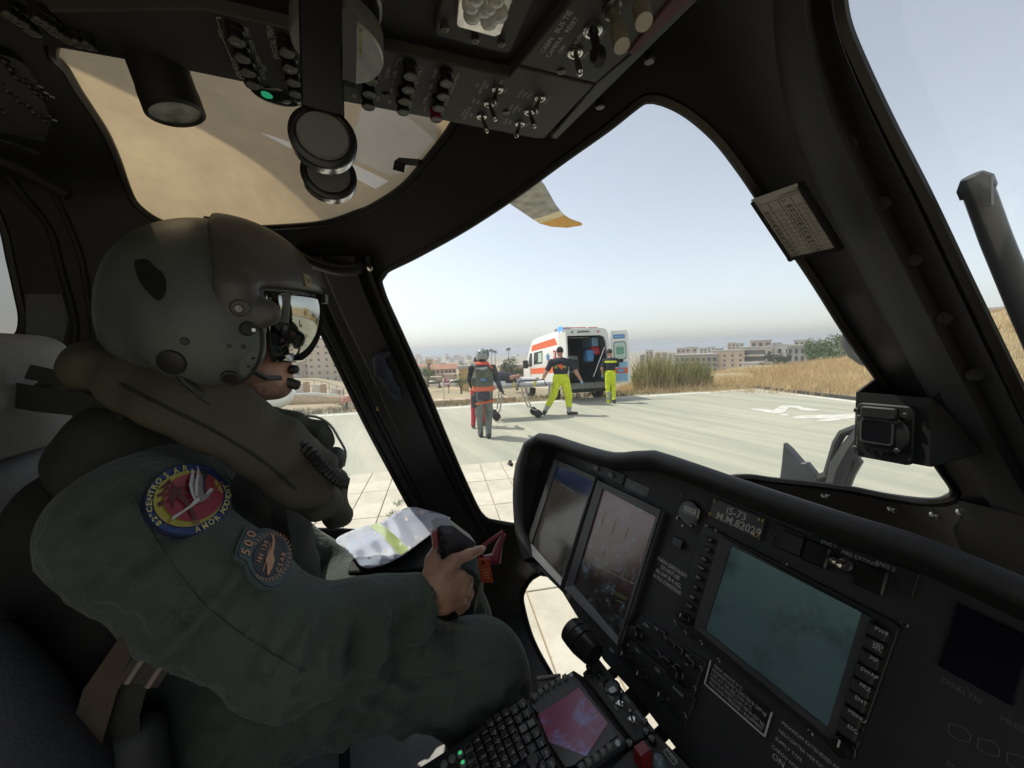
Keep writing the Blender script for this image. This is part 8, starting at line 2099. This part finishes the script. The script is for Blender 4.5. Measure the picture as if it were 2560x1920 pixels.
# ------------------------------------------------------------------ map folder on the left thigh
def fz(x, y): return at_z(x, y, 1.345)
fo = [(839, 1352), (889, 1324), (952, 1306), (1018, 1270), (1081, 1280), (1126, 1296), (1114, 1308), (1061, 1349), (1002, 1392), (952, 1415), (906, 1419), (872, 1379)]
FO = [Vector(p) for p in smooth_poly(fo, 10)]
def folder(dz, sc, name, m, noise_a, par=None, clip=None, seed=0):
    c = sum(FO, Vector((0, 0))) / len(FO); out = [c + (p - c) * sc for p in FO]
    V = list(out); n = len(V)
    ar = sum(out[i].x * out[(i + 1) % n].y - out[(i + 1) % n].x * out[i].y for i in range(n)); Fc = [list(range(n)) if ar > 0 else list(range(n - 1, -1, -1))]
    if clip:
        o = len(V); V += [Vector(p) for p in clip]; k = len(clip); a2 = sum(clip[i][0] * clip[(i + 1) % k][1] - clip[(i + 1) % k][0] * clip[i][1] for i in range(k)); Fc.append(list(range(o, o + k)) if a2 > 0 else list(range(o + k - 1, o - 1, -1)))
    for x in range(830, 1140, 9):
        for y in range(1262, 1430, 8): V.append(Vector((x + (y // 8 % 2) * 4, y)))
    ov, _, of, _, _, ofo = delaunay_2d_cdt(V, [], Fc, 0, 1e-5)
    mb = MB()
    for p in ov:
        w = fz(p.x, p.y); t = (p.x - 840) / 290
        hgt = dz + .030 * t + noise_a * (sin(p.x * .05 + p.y * .11 + seed) + sin(p.x * .13 - p.y * .07 + 1.7 + seed) * .7 + abs(sin(p.x * .031 + p.y * .05)) * 1.2)
        mb.v.append(tuple(w + (CAM - w).normalized() * hgt + Vector((0, 0, .0))))
    for f, og in zip(of, ofo):
        if 0 in og: mb.f.append(tuple(f)); mb.m.append(1 if 1 in og else 0)
    o = mb.build(name, m, par, smooth=40); md = o.modifiers.new('thickness', 'SOLIDIFY'); md.thickness = .002
    return o
M_PAPER = mat('folded chart paper', (.55, .55, .58), rough=.22, vscale=9, col2=(.38, .42, .52), coat=.9, detail=6, bump=.5, bscale=14)
M_GBAND = mat('pale green band', (.42, .50, .20), rough=.3, coat=.8, var=.12)
zf = lambda x, y: (700 + x * .3316, 1200 + y * .3316)
fold = folder(.012, 1.0, 'chart_folder', [M_PAPER, M_GBAND], .0055, clip=[zf(670, 355), zf(740, 325), zf(800, 365), zf(900, 450), zf(975, 530), zf(910, 575), zf(840, 500), zf(760, 410)])
tag(fold, 'crumpled clear folder of charts with a green band on the pilot lap', 'folder')
folder(.004, .97, 'inner_sheet', mat('pinkish chart paper', (.55, .46, .44), rough=.6), .003, fold, seed=2)
kb_ = MB().rbox((0, 0, 0), (.16, .24, .012), r=.01, ch=.003, M=Matrix.Translation((-1.02, .12, 1.325)) @ Matrix.Rotation(.15, 4, 'Y') @ Matrix.Rotation(-.3, 4, 'Z'))
tag(kb_.build('kneeboard', M_HDARK), 'black kneeboard strapped under the chart folder', 'kneeboard')

# ------------------------------------------------------------------ control grip held by the right hand, red handle and tag
gr_ = link('cyclic_stick', None, heli, Matrix.Translation(at_x(1140, 1400, -.77)))
Gx = -.775
gp = [(1085, 1318), (1097, 1307), (1128, 1308), (1186, 1352), (1180, 1372), (1170, 1395), (1100, 1392), (1092, 1352)]
pg3 = [at_x(*q, Gx) for q in gp]
MB().prism([(p.y, p.z) for p in pg3], 0, .055, Matrix(((0, 0, 1, Gx - .03), (1, 0, 0, 0), (0, 1, 0, 0), (0, 0, 0, 1))), ch=.012).build('grip_head', mat('dark grey grip', (.030, .032, .036), rough=.45), gr_, smooth=20)
q_ = [at_x(*p, Gx + .022) for p in ((1078, 1330), (1092, 1320), (1094, 1364), (1082, 1368))]
MB().prism([(p.y, p.z) for p in q_], 0, .012, Matrix(((0, 0, 1, Gx + .018), (1, 0, 0, 0), (0, 1, 0, 0), (0, 0, 0, 1))), ch=.002).build('trigger', mat('dull red trigger', (.22, .05, .05), rough=.45), gr_)
MB().tube([at_x(1130, 1380, Gx), at_x(1128, 1450, Gx), at_x(1122, 1540, Gx - .01), Vector((-.86, .2, .8))], [.018, .02, .022, .02], 14).build('stick', M_KNOB, gr_)
for q in ((1105, 1345), (1112, 1362), (1100, 1375)): p = at_x(*q, Gx + .03); MB().lathe([(.005, 0), (.005, .006), (0, .008)], along(p, (1, -.3, .3)), 10).build('grip_button', M_KNOB, gr_)
rh = link('emergency_handle', None, heli, Matrix.Translation(at_x(1240, 1360, -.98)))
M_RH = mat('dark red handle', (.20, .02, .035), rough=.4)
r3 = lambda x, y, X=-.93: at_x(x, y, X)
MB().tube([r3(1198, 1374), r3(1225, 1352), r3(1258, 1330)], .006, 10).build('handle_bar', M_RH, rh)
MB().tube([r3(1196, 1378), r3(1205, 1402), r3(1240, 1396), r3(1248, 1360), r3(1262, 1335)], [.007, .014, .018, .010, .006], 10).build('handle_grip', M_RH, rh)
MB().tube([r3(1248, 1362), r3(1246, 1385), r3(1238, 1400)], .003, 8).build('release_pin', M_STEEL, rh)
tq = [at_x(*q, -.90) for q in ((1194, 1397), (1222, 1395), (1233, 1456), (1203, 1455))]
tgm = MB().prism([(p.y, p.z) for p in tq], 0, .0025, Matrix(((0, 0, 1, -.90), (1, 0, 0, 0), (0, 1, 0, 0), (0, 0, 0, 1))), ch=.0005)
tgo = tag(tgm.build('warning_tag', mat('orange plastic tag', (.52, .09, .03), rough=.4, var=.1), smooth=0), 'orange plastic tag hanging from the red handle beside the panel', 'tag')
p = at_x(1208, 1407, -.895); MB().lathe([(.0045, 0), (.0045, .001), (0, .001)], along(p, (1, 0, 0)), 14).build('eyelet', M_KNOB, tgo)
tl = MB()
for i in range(4): tl.box((0, 0, 0), (.0012, .014, .0015), Matrix.Translation(at_x(1212 + i * 2.2, 1424 + i * 7, -.8965)))
tl.build('print_lines', mat('tag print', (.6, .42, .2)), tgo, smooth=0)
MB().tube(smooth_poly([tuple(at_x(*q, -.905)) for q in ((1208, 1405), (1200, 1396), (1196, 1385))], .004, False), .0012, 6).build('tag_wire', M_STEEL, tgo)
# ================================================================== hazy coastal air
hz = MB().box((0, 0, -17), (104000, 104000, 62))
hm = bpy.data.materials.new('haze'); hm.use_nodes = True; hm.node_tree.nodes.clear()
ho_ = nd(hm.node_tree, 'OutputMaterial'); pv_ = nd(hm.node_tree, 'VolumePrincipled')
pv_.inputs['Color'].default_value = (.86, .90, .94, 1); pv_.inputs['Density'].default_value = 6.5e-4; pv_.inputs['Anisotropy'].default_value = .25
hm.node_tree.links.new(pv_.outputs[0], ho_.inputs['Volume'])
tag(hz.build('haze', hm, smooth=0), 'pale haze over the coast', kind='stuff')
